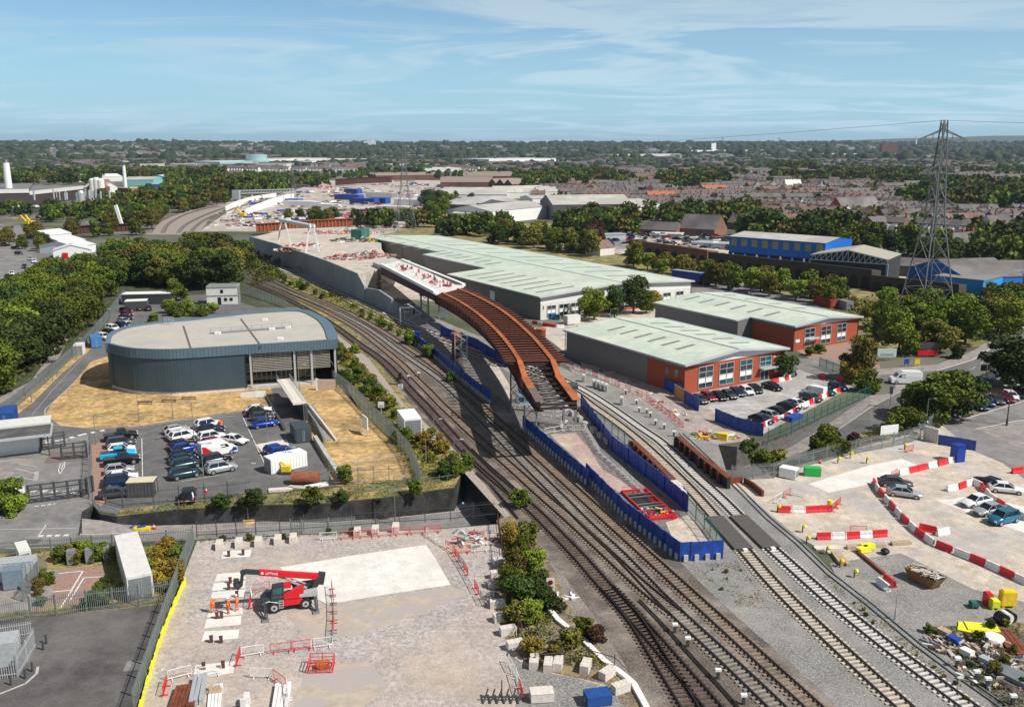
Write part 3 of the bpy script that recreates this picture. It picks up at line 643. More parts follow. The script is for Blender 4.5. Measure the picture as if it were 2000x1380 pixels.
for x in(2.8,5.5):MB().box(x,S*0.48,3.2,1.1,0.1,1.5).build('window',glsg,t1)
lights_on(t1,S,Z,[L*f for f in(.23,.34,.45,.56,.68,.79)],W*.16+1.5,W*.38);lights_on(t1,S,Z,[L*f for f in(.17,.29,.42,.54,.67,.79)],W*.64,W*.84)
# --- unit behind it ---
A,u,v,W,L=frame_of((1553,637),(1330,588),(1680,616),None,h1)
xe,ye=loc_of(A,u,v,(1490,631),h1);xb,yb=loc_of(A,u,v,(1305,584),h1)
t2,S,Z=unit('industrial_unit','green-roofed unit with brick front and entrance shrubs behind the nearest one','warehouse',A,u,v,W,W*.48,h1+W*.48*0.09,[(0,14,0),(14,max(xb,40),-4.5)],0.09,gclad)
frontwall(t2,S,Z,0.9,0.6,W-.6,W*.48,brick,hs=5.5,h2=5.5,up=wclad)
for f0,f1 in((.17,.32),(.42,.57),(.67,.81)):window(t2,S,0.9,.6+(W-1.2)*(f0+f1)/2,0.7,(W-1.2)*(f1-f0),4.2,2,4,spandrel=1)
MB().box(0.3,S*(.6+(W-1.2)*.28),2.4,1.4,4.0,0.2,0).build('canopy',lgrey,t2)
MB().box(7.2,S*0.57,0,12.5,0.1,5.3).build('brick_return',brick,t2);MB().box(0.84,S*2.2,2.0,0.06,1.4,0.7).build('sign',white,t2)
lights_on(t2,S,Z,[L*f+6 for f in(.15,.29,.43,.57,.71,.85)],W*.12,W*.34);lights_on(t2,S,Z,[L*f+6 for f in(.2,.4,.6,.8)],W*.62,W*.82)
# --- the big warehouse ---
h2_=6.6
A,u,v,W,L=frame_of((1054,580),(889,534),(1343,546.5),None,h2_)
xr_,yr_=loc_of(A,u,v,(1203,546),h2_+1.6)
x2,y2=loc_of(A,u,v,(858,494),h2_+.9);x1_,y1_=loc_of(A,u,v,(743,461),h2_+1.2);_,yq=loc_of(A,u,v,(930,513),h2_+.9);_,yw=loc_of(A,u,v,(800,478),h2_+1.2)
yr_=W*0.52
t3,S,Z=unit('warehouse','very long green-roofed warehouse with stepped grey side and white front beside the trees','warehouse',A,u,v,W,yr_,h2_+yr_*.055,[(0,L,0),(L,x2,max(3,min(yq,yr_*.5))),(x2,x1_,max(6,min(yw,yr_*.75)))],0.055,gclad)
frontwall(t3,S,Z,0.9,0.6,W-.6,yr_,offw,hs=4.4,h2=4.4,up=wclad)
frontwall(t3,S,Z,0.86,16.5,W*.75,yr_,brick,hs=3.6,h2=3.6,parent_name='brick_panel',up=wclad)
for y in(4.5,8.5,12.5,W*.82,W*.91):window(t3,S,0.84,y,0.6,2.8,3.2,2,3,spandrel=1)
for y in(20,25,30,35):window(t3,S,0.80,y,0.6,2.8,2.6,2,3,spandrel=1)
MB().box(0.75,S*W*.56,5.0,0.1,9,1.3).build('sign_board',cyan,t3)
lights_on(t3,S,Z,[L*f for f in(.12,.24,.36,.48,.60,.72,.84)],3,yr_*.55,1.1)
lights_on(t3,S,Z,[L*1.05+(x1_-L)*f for f in(.04,.1,.16,.22,.28,.34,.40,.5,.6,.7)],yr_*.62,yr_*.85,1.1);lights_on(t3,S,Z,[8+(x1_-8)*f for f in(.05,.12,.19,.26,.33,.4,.5,.6,.7,.8)],yr_+6,W-6,1.1)
tx=bpy.data.curves.new('t','FONT')
def text(t,body,size,loc,rot,m,parent=None,name='lettering',ext=0.02):
 c=bpy.data.curves.new('txt','FONT');c.body=body;c.size=size;c.extrude=ext;c.align_x='CENTER';c.align_y='CENTER';c.resolution_u=2
 o=bpy.data.objects.new('txt',c);COL.objects.link(o)
 dg=bpy.context.evaluated_depsgraph_get();me=bpy.data.meshes.new_from_object(o.evaluated_get(dg));bpy.data.objects.remove(o)
 me.materials.clear();me.materials.append(m);q=bpy.data.objects.new(name,me);COL.objects.link(q)
 q.location=loc;q.rotation_euler=rot
 if parent:q.parent=parent
 return q
text(t3,'3',1.4,(0.80,S*1.8,3.3),(math.pi/2,0,-math.pi/2),dgrey,t3)
MB().box(26,S*0.5,2.2,2.6,0.1,2.6).build('notice_board',white,t3)
# --- dark D-shaped control building ---
navy=mat('blue_grey_cladding',(0.062,0.098,0.125),0.38,0.35,var=0.07,scale=0.3)
rim=mat('blue_grey_fascia',(0.135,0.205,0.26),0.35,0.35,var=0.07,scale=0.5)
froof=mat('beige_flat_roof',(0.44,0.41,0.36),0.9,var=0.07,scale=0.5,col2=(0.38,0.36,0.32),big=(0.12,0.45,0.7))
HD=9.2
edge_px=[(206,670),(209,655),(222,645),(250,635.5),(307,627),(375,621),(430,615),(475,610),(525,606),(575,603.5),(600,605.5),(620,613),(638,623),(651,637),(658,651),(659,660)]
front_px=[(656,662.5),(600,666),(478,673),(440,675.5),(375,679.5),(330,681.5),(290,681),(255,679),(228,674.5),(212,670)]
E1=[tuple(P(x,y,HD))[:2]for x,y in edge_px];E2=[tuple(P(x,y,HD))[:2]for x,y in front_px]
loop=crom(E1,4)+crom(E2[:4],1)+crom(E2[3:],3)[1:]
cen=(sum(p[0]for p in loop)/len(loop),sum(p[1]for p in loop)/len(loop));NL=len(loop)
def inset(lp,d):
 r=[]
 for i in range(len(lp)):
  a,b,c=lp[i-1],lp[i],lp[(i+1)%len(lp)];t=Vector((c[0]-a[0],c[1]-a[1]));t=t.normalized()if t.length>1e-6 else Vector((1,0));n=Vector((-t.y,t.x))
  if n.dot(Vector((cen[0]-b[0],cen[1]-b[1])))<0:n=-n
  dd=d(b)if callable(d)else d
  r.append((b[0]+n.x*dd,b[1]+n.y*dd))
 return r
bld=thing('control_building','dark D-shaped railway control building with flat beige roof and louvred entrance end','building',(cen[0],cen[1],0))
def rel(q):return[(p[0]-cen[0],p[1]-cen[1])for p in q]
def widen(b):
 k=(b[0]-cen[0])/24;return 0.9+1.7*max(0,min(1,k-0.3))*max(0.0,min(1,(b[1]-cen[1]+17)/9))
I1=rel(inset(loop,widen));O1=rel(loop);I2=rel(inset(loop,0.25))
mb=MB()
for i in range(NL):
 j=(i+1)%NL;a,b,c,d=O1[i],O1[j],I1[j],I1[i]
 mb.face([(*a,HD),(*b,HD),(*c,HD-.15),(*d,HD-.15)]);mb.face([(*d,HD-.15),(*c,HD-.15),(*c,HD-.55),(*d,HD-.55)]);mb.face([(*b,HD),(*a,HD),(*a,HD-1.9),(*b,HD-1.9)])
 mb.face([(*b,HD-1.9),(*a,HD-1.9),(*I2[i],HD-1.9),(*I2[j],HD-1.9)])
o=mb.build('fascia',rim,bld)
mb=MB()
for i in range(0,NL):
 j=(i+1)%NL;a,b=O1[i],O1[j];L=dist(a,b);n=max(1,int(L/0.6))
 for k in range(n):
  t=k/n;mb.box(a[0]+(b[0]-a[0])*t,a[1]+(b[1]-a[1])*t,HD-1.88,0.07,0.07,1.9)
mb.build('fascia_seams',mat('fascia_seam_blue',(0.07,0.11,0.145),0.5),bld)  # raised seams in a darker blue-grey than the fascia
MB().face([(*p,HD-0.4)for p in I1]).build('roof',froof,bld)
def wx(p):return PR((p[0]+cen[0],p[1]+cen[1],HD))[0]
closed_i=[]
wall=MB();seams=MB();base=MB();foot=rel(inset(loop,0.4))
for i in range(NL):
 j=(i+1)%NL;a,b=I2[i],I2[j]
 fronty=i>=4*15 and wx(O1[i])>479 and wx(O1[j])>470
 if fronty:continue
 wall.face([(*b,0.7),(*a,0.7),(*a,HD-1.9),(*b,HD-1.9)]);base.face([(*foot[j],0),(*foot[i],0),(*foot[i],0.7),(*foot[j],0.7)])
 L=dist(a,b);n=max(1,int(L/0.45))
 for k in range(n):t=k/n;seams.box(a[0]+(b[0]-a[0])*t,a[1]+(b[1]-a[1])*t,0.7,0.05,0.05,HD-2.6)
wall.build('cladding_wall',navy,bld);seams.build('standing_seams',mat('wall_seam_blue',(0.05,0.085,0.11),0.5,0.3),bld);base.build('plinth',concp,bld)  # standing seams slightly darker than the wall cladding
def GL(x,y,z=HD):p=P(x,y,z);return Vector((p.x-cen[0],p.y-cen[1],0))
a,b=GL(478,673),GL(656,662.5);dr=(b-a).normalized();inn=Vector((-dr.y,dr.x,0));inn=inn if inn.dot(-a)>0 else-inn
a2,b2=a+inn*4.2,b+inn*4.2-dr*4;LF=(b2-a2).length;n=14
mb=MB();mb.face([(*a2[:2],0.6),(*b2[:2],0.6),(*b2[:2],HD-2),(*a2[:2],HD-2)]);mb.build('glazed_wall',glsd,bld)
mb=MB()
for k in range(n+1):p=a2+(b2-a2)*(k/n)-inn*0.08;mb.box(p.x,p.y,0.6,0.12,0.12,HD-2.6)
for z in(2.9,4.4):mb.bar((*(a2-inn*.1)[:2],z),(*(b2-inn*.1)[:2],z),0.15,0.25)
mb.build('mullions',mgrey,bld)
mb=MB();mb.face([(*a[:2],.6),(*a2[:2],.6),(*a2[:2],HD-2),(*a[:2],HD-2)]);mb.build('side_wall',navy,bld)
mb=MB();q=[a+inn*.5,b+inn*.5-dr*1.0,b2,a2];mb.prism([(p.x,p.y)for p in q],0,0.55);mb.build('terrace',conc,bld)
for f0,f1,z0 in((0.07,0.50,3.6),(0.56,0.93,3.6)):
 lv=MB();p0,p1=a+(b-a)*f0+inn*.7,a+(b-a)*f1+inn*.7
 for k in range(11):lv.bar((*p0[:2],z0+k*.33),(*p1[:2],z0+k*.33),0.16,0.12)
 lv.build('louvre_screen',mat('louvre_metal',(0.42,0.39,0.33),0.5,0.2),bld)
for f in(0.05,0.53,0.72,0.985):
 p=a+(b-a)*f+inn*.6;MB().box(p.x,p.y,0,0.4,0.4,HD-1.9,math.atan2(dr.y,dr.x)).build('column',lgrey,bld)
mb=MB();p,q=GL(411,648),GL(570,636)
for k in range(9):
 r=p+(q-p)*(k/8);mb.tube((r.x,r.y,HD-.4),(r.x,r.y,HD+.7),0.04,n=5)
for z in(0.1,0.7):mb.bar((p.x,p.y,HD+z),(q.x,q.y,HD+z),0.06)
mb.bar((p.x,p.y,HD-.25),(q.x,q.y,HD-.25),0.7,0.12);mb.build('roof_walkway',mgrey,bld)
for x,y in((517,622),(547,659),(531,640),(563,637),(425,648)):
 r=GL(x,y);MB().box(r.x,r.y,HD-.4,1.1,0.8,0.45).build('roof_vent',white,bld)
for ln in(((470,619),(510,672)),((358,633),(373,679))):
 p,q=GL(*ln[0]),GL(*ln[1]);MB().bar((p.x,p.y,HD-.36),(q.x,q.y,HD-.36),0.35,0.06).build('expansion_joint',mat('joint_brown',(0.12,0.10,0.09),0.9),bld)
mb=MB();p=GL(330,630)
for k in range(5):mb.bar((p.x+k*.5-1,p.y,HD-.4),(p.x+k*.5-1,p.y,HD+1.3),0.07)
mb.bar((p.x-1,p.y,HD+1.3),(p.x+1,p.y,HD+1.3),.07);mb.bar((p.x-1,p.y,HD+.6),(p.x+1,p.y,HD+.6),.07);mb.build('ladder_cage',lgrey,bld)
# --- steel railway bridge under construction ---
ZB=11.6
def zb(i,n=8):return 10.0+1.6*i/(n-1)
LFL=[(850.5,565),(875,576),(905,592),(935,613),(958,633),(981,656),(1002,683),(1015,704)]
RFL=[(890,561.5),(920,573),(957,591),(990,612),(1016,634),(1040,656),(1062,681),(1080,703)]
br=thing('steel_bridge','rust brown steel railway bridge with orange flanges and cross beams over the tracks','bridge',tuple(P(950,640,0)))
bo=br.location
def B3(px,py,z):p=P(px,py,z);return Vector((p.x-bo.x,p.y-bo.y,z))
Lp=[B3(x,y,zb(i))for i,(x,y)in enumerate(LFL)];Rp=[B3(x,y,zb(i))for i,(x,y)in enumerate(RFL)]
def c3(pts,n):return[Vector(p)for p in crom([tuple(p)for p in pts],n)]
Ls,Rs=c3(Lp,5),c3(Rp,5);Ls=[Vector((*p,q.z))for p,q in zip(smooth([tuple(q)[:2]for q in Ls],4),Ls)];Rs=[Vector((*p,q.z))for p,q in zip(smooth([tuple(q)[:2]for q in Rs],4),Rs)]
def girder(pts,dz,nm,wid=0.75,topm=rusto,webm=rust):
 fl,wb=MB(),MB()
 for i,(p,q)in enumerate(zip(pts,pts[1:])):
  d0=dz[0]+(dz[1]-dz[0])*i/(len(pts)-1);d1=dz[0]+(dz[1]-dz[0])*(i+1)/(len(pts)-1)
  fl.bar(p,q,wid,0.07,0);e0,e1=p-Vector((0,0,d0)),q-Vector((0,0,d1));fl.bar(e0,e1,wid,0.07,1)
  n=Vector((-(q-p).y,(q-p).x,0)).normalized()*0.03;a_,b_=p-Vector((0,0,.04)),q-Vector((0,0,.04));c_,d_=e1+Vector((0,0,.04)),e0+Vector((0,0,.04))
  wb.face([a_+n,b_+n,c_+n,d_+n]);wb.face([b_-n,a_-n,d_-n,c_-n])
  wb.bar(p-Vector((0,0,.05)),e0+Vector((0,0,.05)),0.5,0.04)
 g=fl.build(nm,[topm,rustd],br);wb.build('web',webm,g);return g
girder(Ls,(3.6,4.2),'girder');girder(Rs,(3.6,4.2),'girder')
for pts in(Ls,Rs):
 mb=MB()
 for p,q in zip(pts,pts[1:]):
  for k in range(2):
   r=p+(q-p)*(k/2)
   for s in(-.2,.2):mb.box(r.x+s,r.y,r.z+.035,0.1,0.1,0.07)
 mb.build('flange_studs',rustd,br)
NB=38
def along(pts,t):
 f=t*(len(pts)-1);i=min(int(f),len(pts)-2);return pts[i]+(pts[i+1]-pts[i])*(f-i)
beam0=None
for k in range(NB):
 t=(k+.5)/NB;p,q=along(Ls,t),along(Rs,t);d=(q-p).normalized();mb=MB();z=-0.22
 e0,e1=p-d*2.5,q+d*2.5;up=Vector((0,0,z))
 mb.bar(p-d*2.5+up,p-d*.4+up,0.34,0.05,0);mb.bar(p-d*2.5+up-Vector((0,0,.25)),p-d*.4+up-Vector((0,0,.6)),0.3,0.05,1);mb.bar(p-d*2.5+up-Vector((0,0,.13)),p-d*.4+up-Vector((0,0,.3)),0.05,0.4,1)
 mb.bar(q+d*2.5+up,q+d*.4+up,0.34,0.05,0);mb.bar(q+d*2.5+up-Vector((0,0,.25)),q+d*.4+up-Vector((0,0,.6)),0.3,0.05,1);mb.bar(q+d*2.5+up-Vector((0,0,.13)),q+d*.4+up-Vector((0,0,.3)),0.05,0.4,1)
 mb.bar(p+d*.4+up,q-d*.4+up,0.36,0.05,0);mb.bar(p+d*.4+up-Vector((0,0,.4)),q-d*.4+up-Vector((0,0,.4)),0.05,0.75,1);mb.bar(p+d*.4+up-Vector((0,0,.8)),q-d*.4+up-Vector((0,0,.8)),0.34,0.05,1)
 mb.build('cross_beam',[mat('beam_rust',(0.27,0.085,0.04),0.75,var=0.3)if k%3 else mat('purple_rust',(0.20,0.075,0.05),0.75,var=0.3),rustd],br)
Ln=[Lp[-1],B3(1025.5,736.5,10.2),B3(1054.5,784,10.0)];Rn=[Rp[-1],B3(1090.5,733,10.2),B3(1126.5,780.6,10.0)]
for s,pts in enumerate((Ln,Rn)):
 girder([pts[0],pts[1]],(4.2,2.4),'nose_girder',0.9);girder([pts[1],pts[1]+(pts[2]-pts[1])*.45],(2.4,2.0),'nose_girder',1.25,webm=rustd)
 girder([pts[1]+(pts[2]-pts[1])*.45,pts[2]],(2.0,1.5),'nose_girder',1.25,topm=rusto if s else mat('worn_brown_steel',(0.16,0.11,0.10),0.7,var=0.2),webm=rustd)
mb=MB()
for k in range(9):
 t=k/8;p,q=Ln[0]+(Ln[2]-Ln[0])*t,Rn[0]+(Rn[2]-Rn[0])*t
 if t<.35:p,q=Ln[0]+(Ln[1]-Ln[0])*t/.35,Rn[0]+(Rn[1]-Rn[0])*t/.35
 else:p,q=Ln[1]+(Ln[2]-Ln[1])*(t-.35)/.65,Rn[1]+(Rn[2]-Rn[1])*(t-.35)/.65
 dn=Vector((0,0,-0.5));mb.bar(p+dn,q+dn,0.14);mb.bar(p+dn*2.4,q+dn*2.4,0.14)
 if k:mb.bar(pp+dn,q+dn,0.12);mb.bar(pq+dn*2.4,p+dn*2.4,0.12)
 pp,pq=p,q
mb.bar(Ln[2]-Vector((0,0,.5)),Rn[2]-Vector((0,0,.5)),0.3,.3);mb.bar(Ln[2]-Vector((0,0,1.1)),Rn[2]-Vector((0,0,1.1)),0.3,.3);mb.build('nose_bracing',mat('bracing_steel',(.035,.028,.026),.85),br)
DK=[(850,573),(906,558),(885,551),(783,508),(744,518)]
q=[P(*a,7.9)for a in((744,519),(783,509),(768,503),(728,512))];tag(MB().prism([(p.x-q[0].x,p.y-q[0].y)for p in q],0,8.0).build('abutment',wallc if 'wallc' in globals()else conc,loc=(q[0].x,q[0].y,0)),'concrete abutment carrying the far end of the white deck','abutment')
ZD=[10.3,10.3,10.1,8.5,8.5];q=[B3(x,y,z)for(x,y),z in zip(DK,ZD)];MB().prism([(p.x,p.y)for p in q],[z-.45 for z in ZD],ZD).build('concrete_deck',mat('fresh_deck',(.62,.60,.57),.8,var=.15,scale=.6,gr=((.5,.12),(3,.12))),br)
for a,b in(((745,517),(850,572)),((785,508),(906,557))):
 p,r=B3(*a,8.5),B3(*b,10.3);mb=MB();mb.bar(p+Vector((0,0,.1)),r+Vector((0,0,.1)),0.9,.75);mb.build('parapet',tarp,br)
for k in range(60):
 t_=rnd.random();p=B3(775+100*t_+rnd.uniform(-14,14),518+43*t_,8.8+1.5*t_);MB().box(p.x,p.y,p.z,rnd.uniform(.3,.9),.25,rnd.uniform(.4,1),rnd.uniform(0,3)).build('deck_item',[faded,dgrey,whitep,faded,red][k%5],br)
p,r=B3(820,521,9.1),B3(895,555,10.3);MB().bar(p+Vector((0,0,.12)),r+Vector((0,0,.12)),0.8,0.24).build('deck_channel',dgrey,br)
p,r=B3(745,518,8.1),B3(850.5,566,9.9)
MB().bar(p-Vector((0,0,1.5)),r-Vector((0,0,1.5)),0.6,3.0).build('girder',rustd,br);p,r=B3(786,511,8.1),B3(890,561,9.9);MB().bar(p-Vector((0,0,1.5)),r-Vector((0,0,1.5)),0.6,3.0).build('girder',rustd,br)
def pier(px,py,h,r,label,top=rusto,m=rust):
 p=P(px,py);t=thing('bridge_pier',label,'pier',tuple(p));MB().tube((0,0,0),(0,0,h-.25),r,n=20).build('column',m,t,smooth=False);MB().tube((0,0,h-.25),(0,0,h),r*1.08,n=20).build('cap',top,t);return t
pier(893,703,hgt(893,703,650),1.2,'rust column standing beside the zigzag scaffold stair under the left girder');pier(1056,672,hgt(1056,672,641),1.2,'orange capped round column behind the right girder')
for i,(x,y,z)in enumerate(((830,618,6.4),(865,622,6.6),(1008,785,7.8),(1036,842,7.9),(1112,838,7.9))):
 p=P(x,y);t=thing('trestle',('grey steel trestle under the white deck','second grey trestle under the white deck, nearer the girders','black trestle under the left nose girder','grey trestle under the left tip of the nose','grey trestle under the right tip of the nose')[i],'trestle',tuple(p));mb=MB()
 for sx in(-1,1):
  for sy in(-1,1):mb.bar((sx,sy,0),(sx,sy,z-.4),0.28)
 for k in range(3):
  a,b=k*z/3,(k+1)*z/3-.4;mb.bar((-1,-1,a),(1,-1,b),.12);mb.bar((1,1,a),(-1,1,b),.12);mb.bar((-1,1,a),(-1,-1,b),.12)
 mb.build('legs',dgrey if i in(2,)else mgrey,t);MB().box(0,0,z-.4,2.6,2.6,0.4).build('cap',dgrey,t)
def scaffold(px,py,h,w,dd,label,rz=0,n=None,m=lgrey):
 p=P(px,py);t=thing('scaffold_tower',label,'scaffold',tuple(p),rz);mb=MB()
 for x in(-w/2,0,w/2):
  for y in(-dd/2,dd/2):mb.tube((x,y,0),(x,y,h),.05,n=5)
 lv=n or int(h/2)
 for k in range(lv+1):
  z=h*k/lv
  for y in(-dd/2,dd/2):mb.bar((-w/2,y,z),(w/2,y,z),.07)
  for x in(-w/2,w/2):mb.bar((x,-dd/2,z),(x,dd/2,z),.07)
 mb.build('poles',m,t);st=MB()
 for k in range(lv):
  a,b=(-w/2+.3,w/2-.3)if k%2 else(w/2-.3,-w/2+.3);st.bar((a,-.35,h*k/lv+.1),(b,-.35,h*(k+1)/lv),.5,.12)
 st.build('stair_flights',lgrey,t);return t
scaffold(901,716,7.2,2.6,1.8,'zigzag scaffold stair tower standing beside the left rust column',0,5)
scaffold(1030,801,3.2,5.2,2.4,'low scaffold under the blue-grey roofed platform at the nose',-.3,2)
mb=MB();q=[P(x,y,5.2)for x,y in((1010,745),(1026,743),(1047,790),(1015,792))];c0=q[0].copy();mb.prism([(p.x-c0 .x,p.y-c0 .y)for p in q],0,.12)
tag(mb.build('access_platform',mat('blue_grey_mesh_deck',(0.30,0.38,0.46),0.6,var=0.15,stripe=('Y',.8,.5)),loc=tuple(c0)),'sloping blue-grey mesh access platform left of the bridge nose','platform')
scaffold(700,575,6.5,5,2.5,'scaffold against the broken end of the long concrete wall',-.5,3)
scaffold(812,640,6.2,5,3,'scaffold tower in shadow below the white deck',-.5,3,mgrey)
# --- long retaining wall of the new embankment and the site behind it ---
wallc=mat('blue_grey_precast',(0.31,0.33,0.345),0.85,var=0.10,scale=0.5,col2=(0.26,0.27,0.28),big=(0.08,0.45,0.65))
WL=[(488,490,461),(540,511,476),(590,532,492),(640,555,509),(700,584,534),(712,588,558)]
mb=MB();b0=P(488,490);pts=[P(x,y)for x,y,_ in WL];hs=[hgt(x,y,t)for x,y,t in WL]
for i in range(len(pts)-1):
 a,b=pts[i]-b0,pts[i+1]-b0;n=Vector((-(b-a).y,(b-a).x,0)).normalized()*0.5;n=n if n.y>0 else-n;v=[a,b,b+n,a+n]
 mb.prism([(p.x,p.y)for p in v],0,[hs[i],hs[i+1],hs[i+1],hs[i]])
tag(mb.build('retaining_wall',wallc,loc=tuple(b0)),'long blue-grey precast wall holding the new embankment beside the tracks','retaining wall')
HB=[P(x,t,h)for(x,y,t),h in zip(WL,hs)]
v=[(488,462),(540,477),(590,493),(640,510),(698,534),(752,519),(752,498),(742,485),(740,455),(690,442),(560,445)]
mb=MB();q=[P(x,y,7.0)for x,y in v];q=[Vector((p.x+.6,p.y+.6,0))for p in q]
mb.prism([(p.x,p.y)for p in q],0.02,6.6);o=mb.build('embankment_platform',[sand]);struct(o)
def slabwall(name,label,pts,th,m,z0=0,hts=None,cat='retaining wall'):
 """pts: [(x, ybase, ytop)]"""
 q=[P(x,y,z0)for x,y,_ in pts];h=[hgt(x,y,t,z0)for x,y,t in pts];mb=MB();b0=q[0].copy()
 for i in range(len(q)-1):
  a,b=q[i]-b0,q[i+1]-b0;n=Vector((-(b-a).y,(b-a).x,0)).normalized()*th;n=n if n.y>0 else-n;vv=[a,b,b+n,a+n]
  mb.prism([(p.x,p.y)for p in vv],0,[h[i],h[i+1],h[i+1],h[i]])
 return tag(mb.build(name,m,loc=tuple(b0)),label,cat)
slabwall('retaining_wall','low curved concrete wall with pale coping below the white deck',[(715,588,562),(740,600,566),(765,612,583),(778,612,593)],0.6,wallc)
slabwall('retaining_wall','short curved grey wall beside the white deck on the embankment',[(749,527,497),(770,533,505),(790,531,508),(802,528,508)],0.5,wallc)
slabwall('retaining_wall','long white curving embankment wall in the distance, rear one',[(440,412,403),(455,405,395),(480,396,387),(510,390,381),(540,384,377)],1.0,tarp)
slabwall('retaining_wall','long white curving embankment wall in the distance, front one',[(478,420,410),(500,411,399),(530,402,388),(560,391,380),(572,388,378)],1.0,tarp)
def gantry():
 p=P(555,478,6.6);q=P(610,492,6.6);t=thing('gantry_crane','white portal gantry crane standing on the embankment behind the long wall','crane',tuple(p));d=q-p;L=d.length;dn=d.normalized();n=Vector((-dn.y,dn.x,0))
 H=9.5
 for e in(Vector((0,0,0)),d):
  for s in(-1,1):MB().bar(e+n*2.6*s,e+n*.8*s+Vector((0,0,H)),.55,.55).build('leg',white,t)
 for s in(-.8,.8):MB().bar(n*s-dn*1.5+Vector((0,0,H+.5)),d+n*s+dn*1.5+Vector((0,0,H+.5)),.6,1.1).build('girder',white,t)
 MB().box(d.x*.2,d.y*.2,H+1.1,1.8,1.8,.8).build('trolley',white,t);return t
gantry()
def brown_bridge(label,pts,h,z0,m=rust,fins=True,top=None,tw=2.6):
 q=[P(x,y,z0+h)for x,y in pts];b0=q[0].copy();t=thing('bridge_girder',label,'girder',(b0 .x,b0 .y,0));mb=MB();fn=MB()
 for a,b in zip(q,q[1:]):
  a,b=a-b0,b-b0;a.z=b.z=z0+h/2;mb.bar(a,b,.5,h)
  L=(b-a).length;d=(b-a)/L;n=Vector((-d.y,d.x,0));n=n if n.y<0 else-n
  for k in range(int(L/2.2)):c=a+d*(k*2.2)+n*.5;fn.box(c.x,c.y,z0,.4,.4,h,math.atan2(d.y,d.x))
  fn.bar(a+Vector((0,0,h/2)),b+Vector((0,0,h/2)),tw,.15)
 mb.build('web',m,t);fn.build('stiffeners',top or rusto,t)
brown_bridge('rusty stiffened bridge girder lying behind the gantry crane',[(500,437),(590,431),(688,426)],4.5,1.5)
brown_bridge('distant brown girder bridge across the far end of the works',[(655,350),(700,347),(765,345)],7,1.5,rustd,top=rustd)
brown_bridge('rusty low parapet girder along the right side of the new tracks',[(1325,852),(1372,892),(1424,932)],1.7,0.02,mat('black_green_steel',(.02,.028,.024),.6),top=rust,tw=.9)
brown_bridge('rusty girder left of the new tracks above the dark gap',[(1236,860),(1283,905),(1328,950)],.8,0.02,rust,top=rust,tw=.8)
slabwall('girder_end','short rust plate turning the corner at the end of the right parapet girder',[(1425,946,934),(1450,942,931)],.3,rust,cat='girder')
slabwall('girder_end','rust edging plate running down beside the new track verge',[(1452,943,932),(1470,955,943),(1488,970,958)],.3,rust,cat='girder')
# ---------------- vehicles ----------------
paint=mat('car_paint',(0.5,0.5,0.5),0.28,0.0,var=0.02,spec=0.6)
PC={}
def pc(name,col,metal=0.25):
 if name not in PC:PC[name]=mat('paint_'+name,col,0.25,metal,var=0.03,spec=0.6)
 return{'car_paint':PC[name]}
COLS=dict(black=(0.012,0.012,0.014),navy=(0.012,0.03,0.085),grey=(0.07,0.075,0.08),silver=(0.42,0.44,0.46),white=(0.74,0.74,0.74),red=(0.42,0.01,0.02),blue=(0.01,0.05,0.35),cyan=(0.0,0.42,0.75),green=(0.01,0.07,0.05),maroon=(0.20,0.01,0.03),teal=(0.02,0.16,0.28),darkteal=(0.02,0.05,0.06))
for k,c in COLS.items():pc(k,c,0.0 if k in('white','cyan','red')else 0.3)
tyre=black;rimm=mat('alloy_rim',(0.45,0.45,0.46),0.3,0.6);lampw=mat('headlamp',(0.75,0.75,0.72),0.1);lampr=mat('tail_lamp',(0.45,0.01,0.01),0.2)
def loft(mb,secs,m=0,close=True):
 n=len(secs[0]);i0=len(mb.v)
 for s in secs:mb.v+=[tuple(p)for p in s]
 for a in range(len(secs)-1):
  for k in range(n-1):i=i0+a*n+k;mb.f.append((i,i+1,i+n+1,i+n));mb.m.append(m)
 if close:mb.f.append(tuple(i0+k for k in reversed(range(n))));mb.f.append(tuple(i0+(len(secs)-1)*n+k for k in range(n)));mb.m+=[m,m]
def wheels(t,xs,w,r=.33,tw=.22):
 for x in xs:
  for s in(-1,1):
   o=MB().tube((x,s*(w-tw),r),(x,s*w,r),r,n=16).build('wheel',tyre,t);MB().tube((x,s*(w-.02),r),(x,s*(w+.015),r),r*.62,n=10).build('rim',rimm,o)
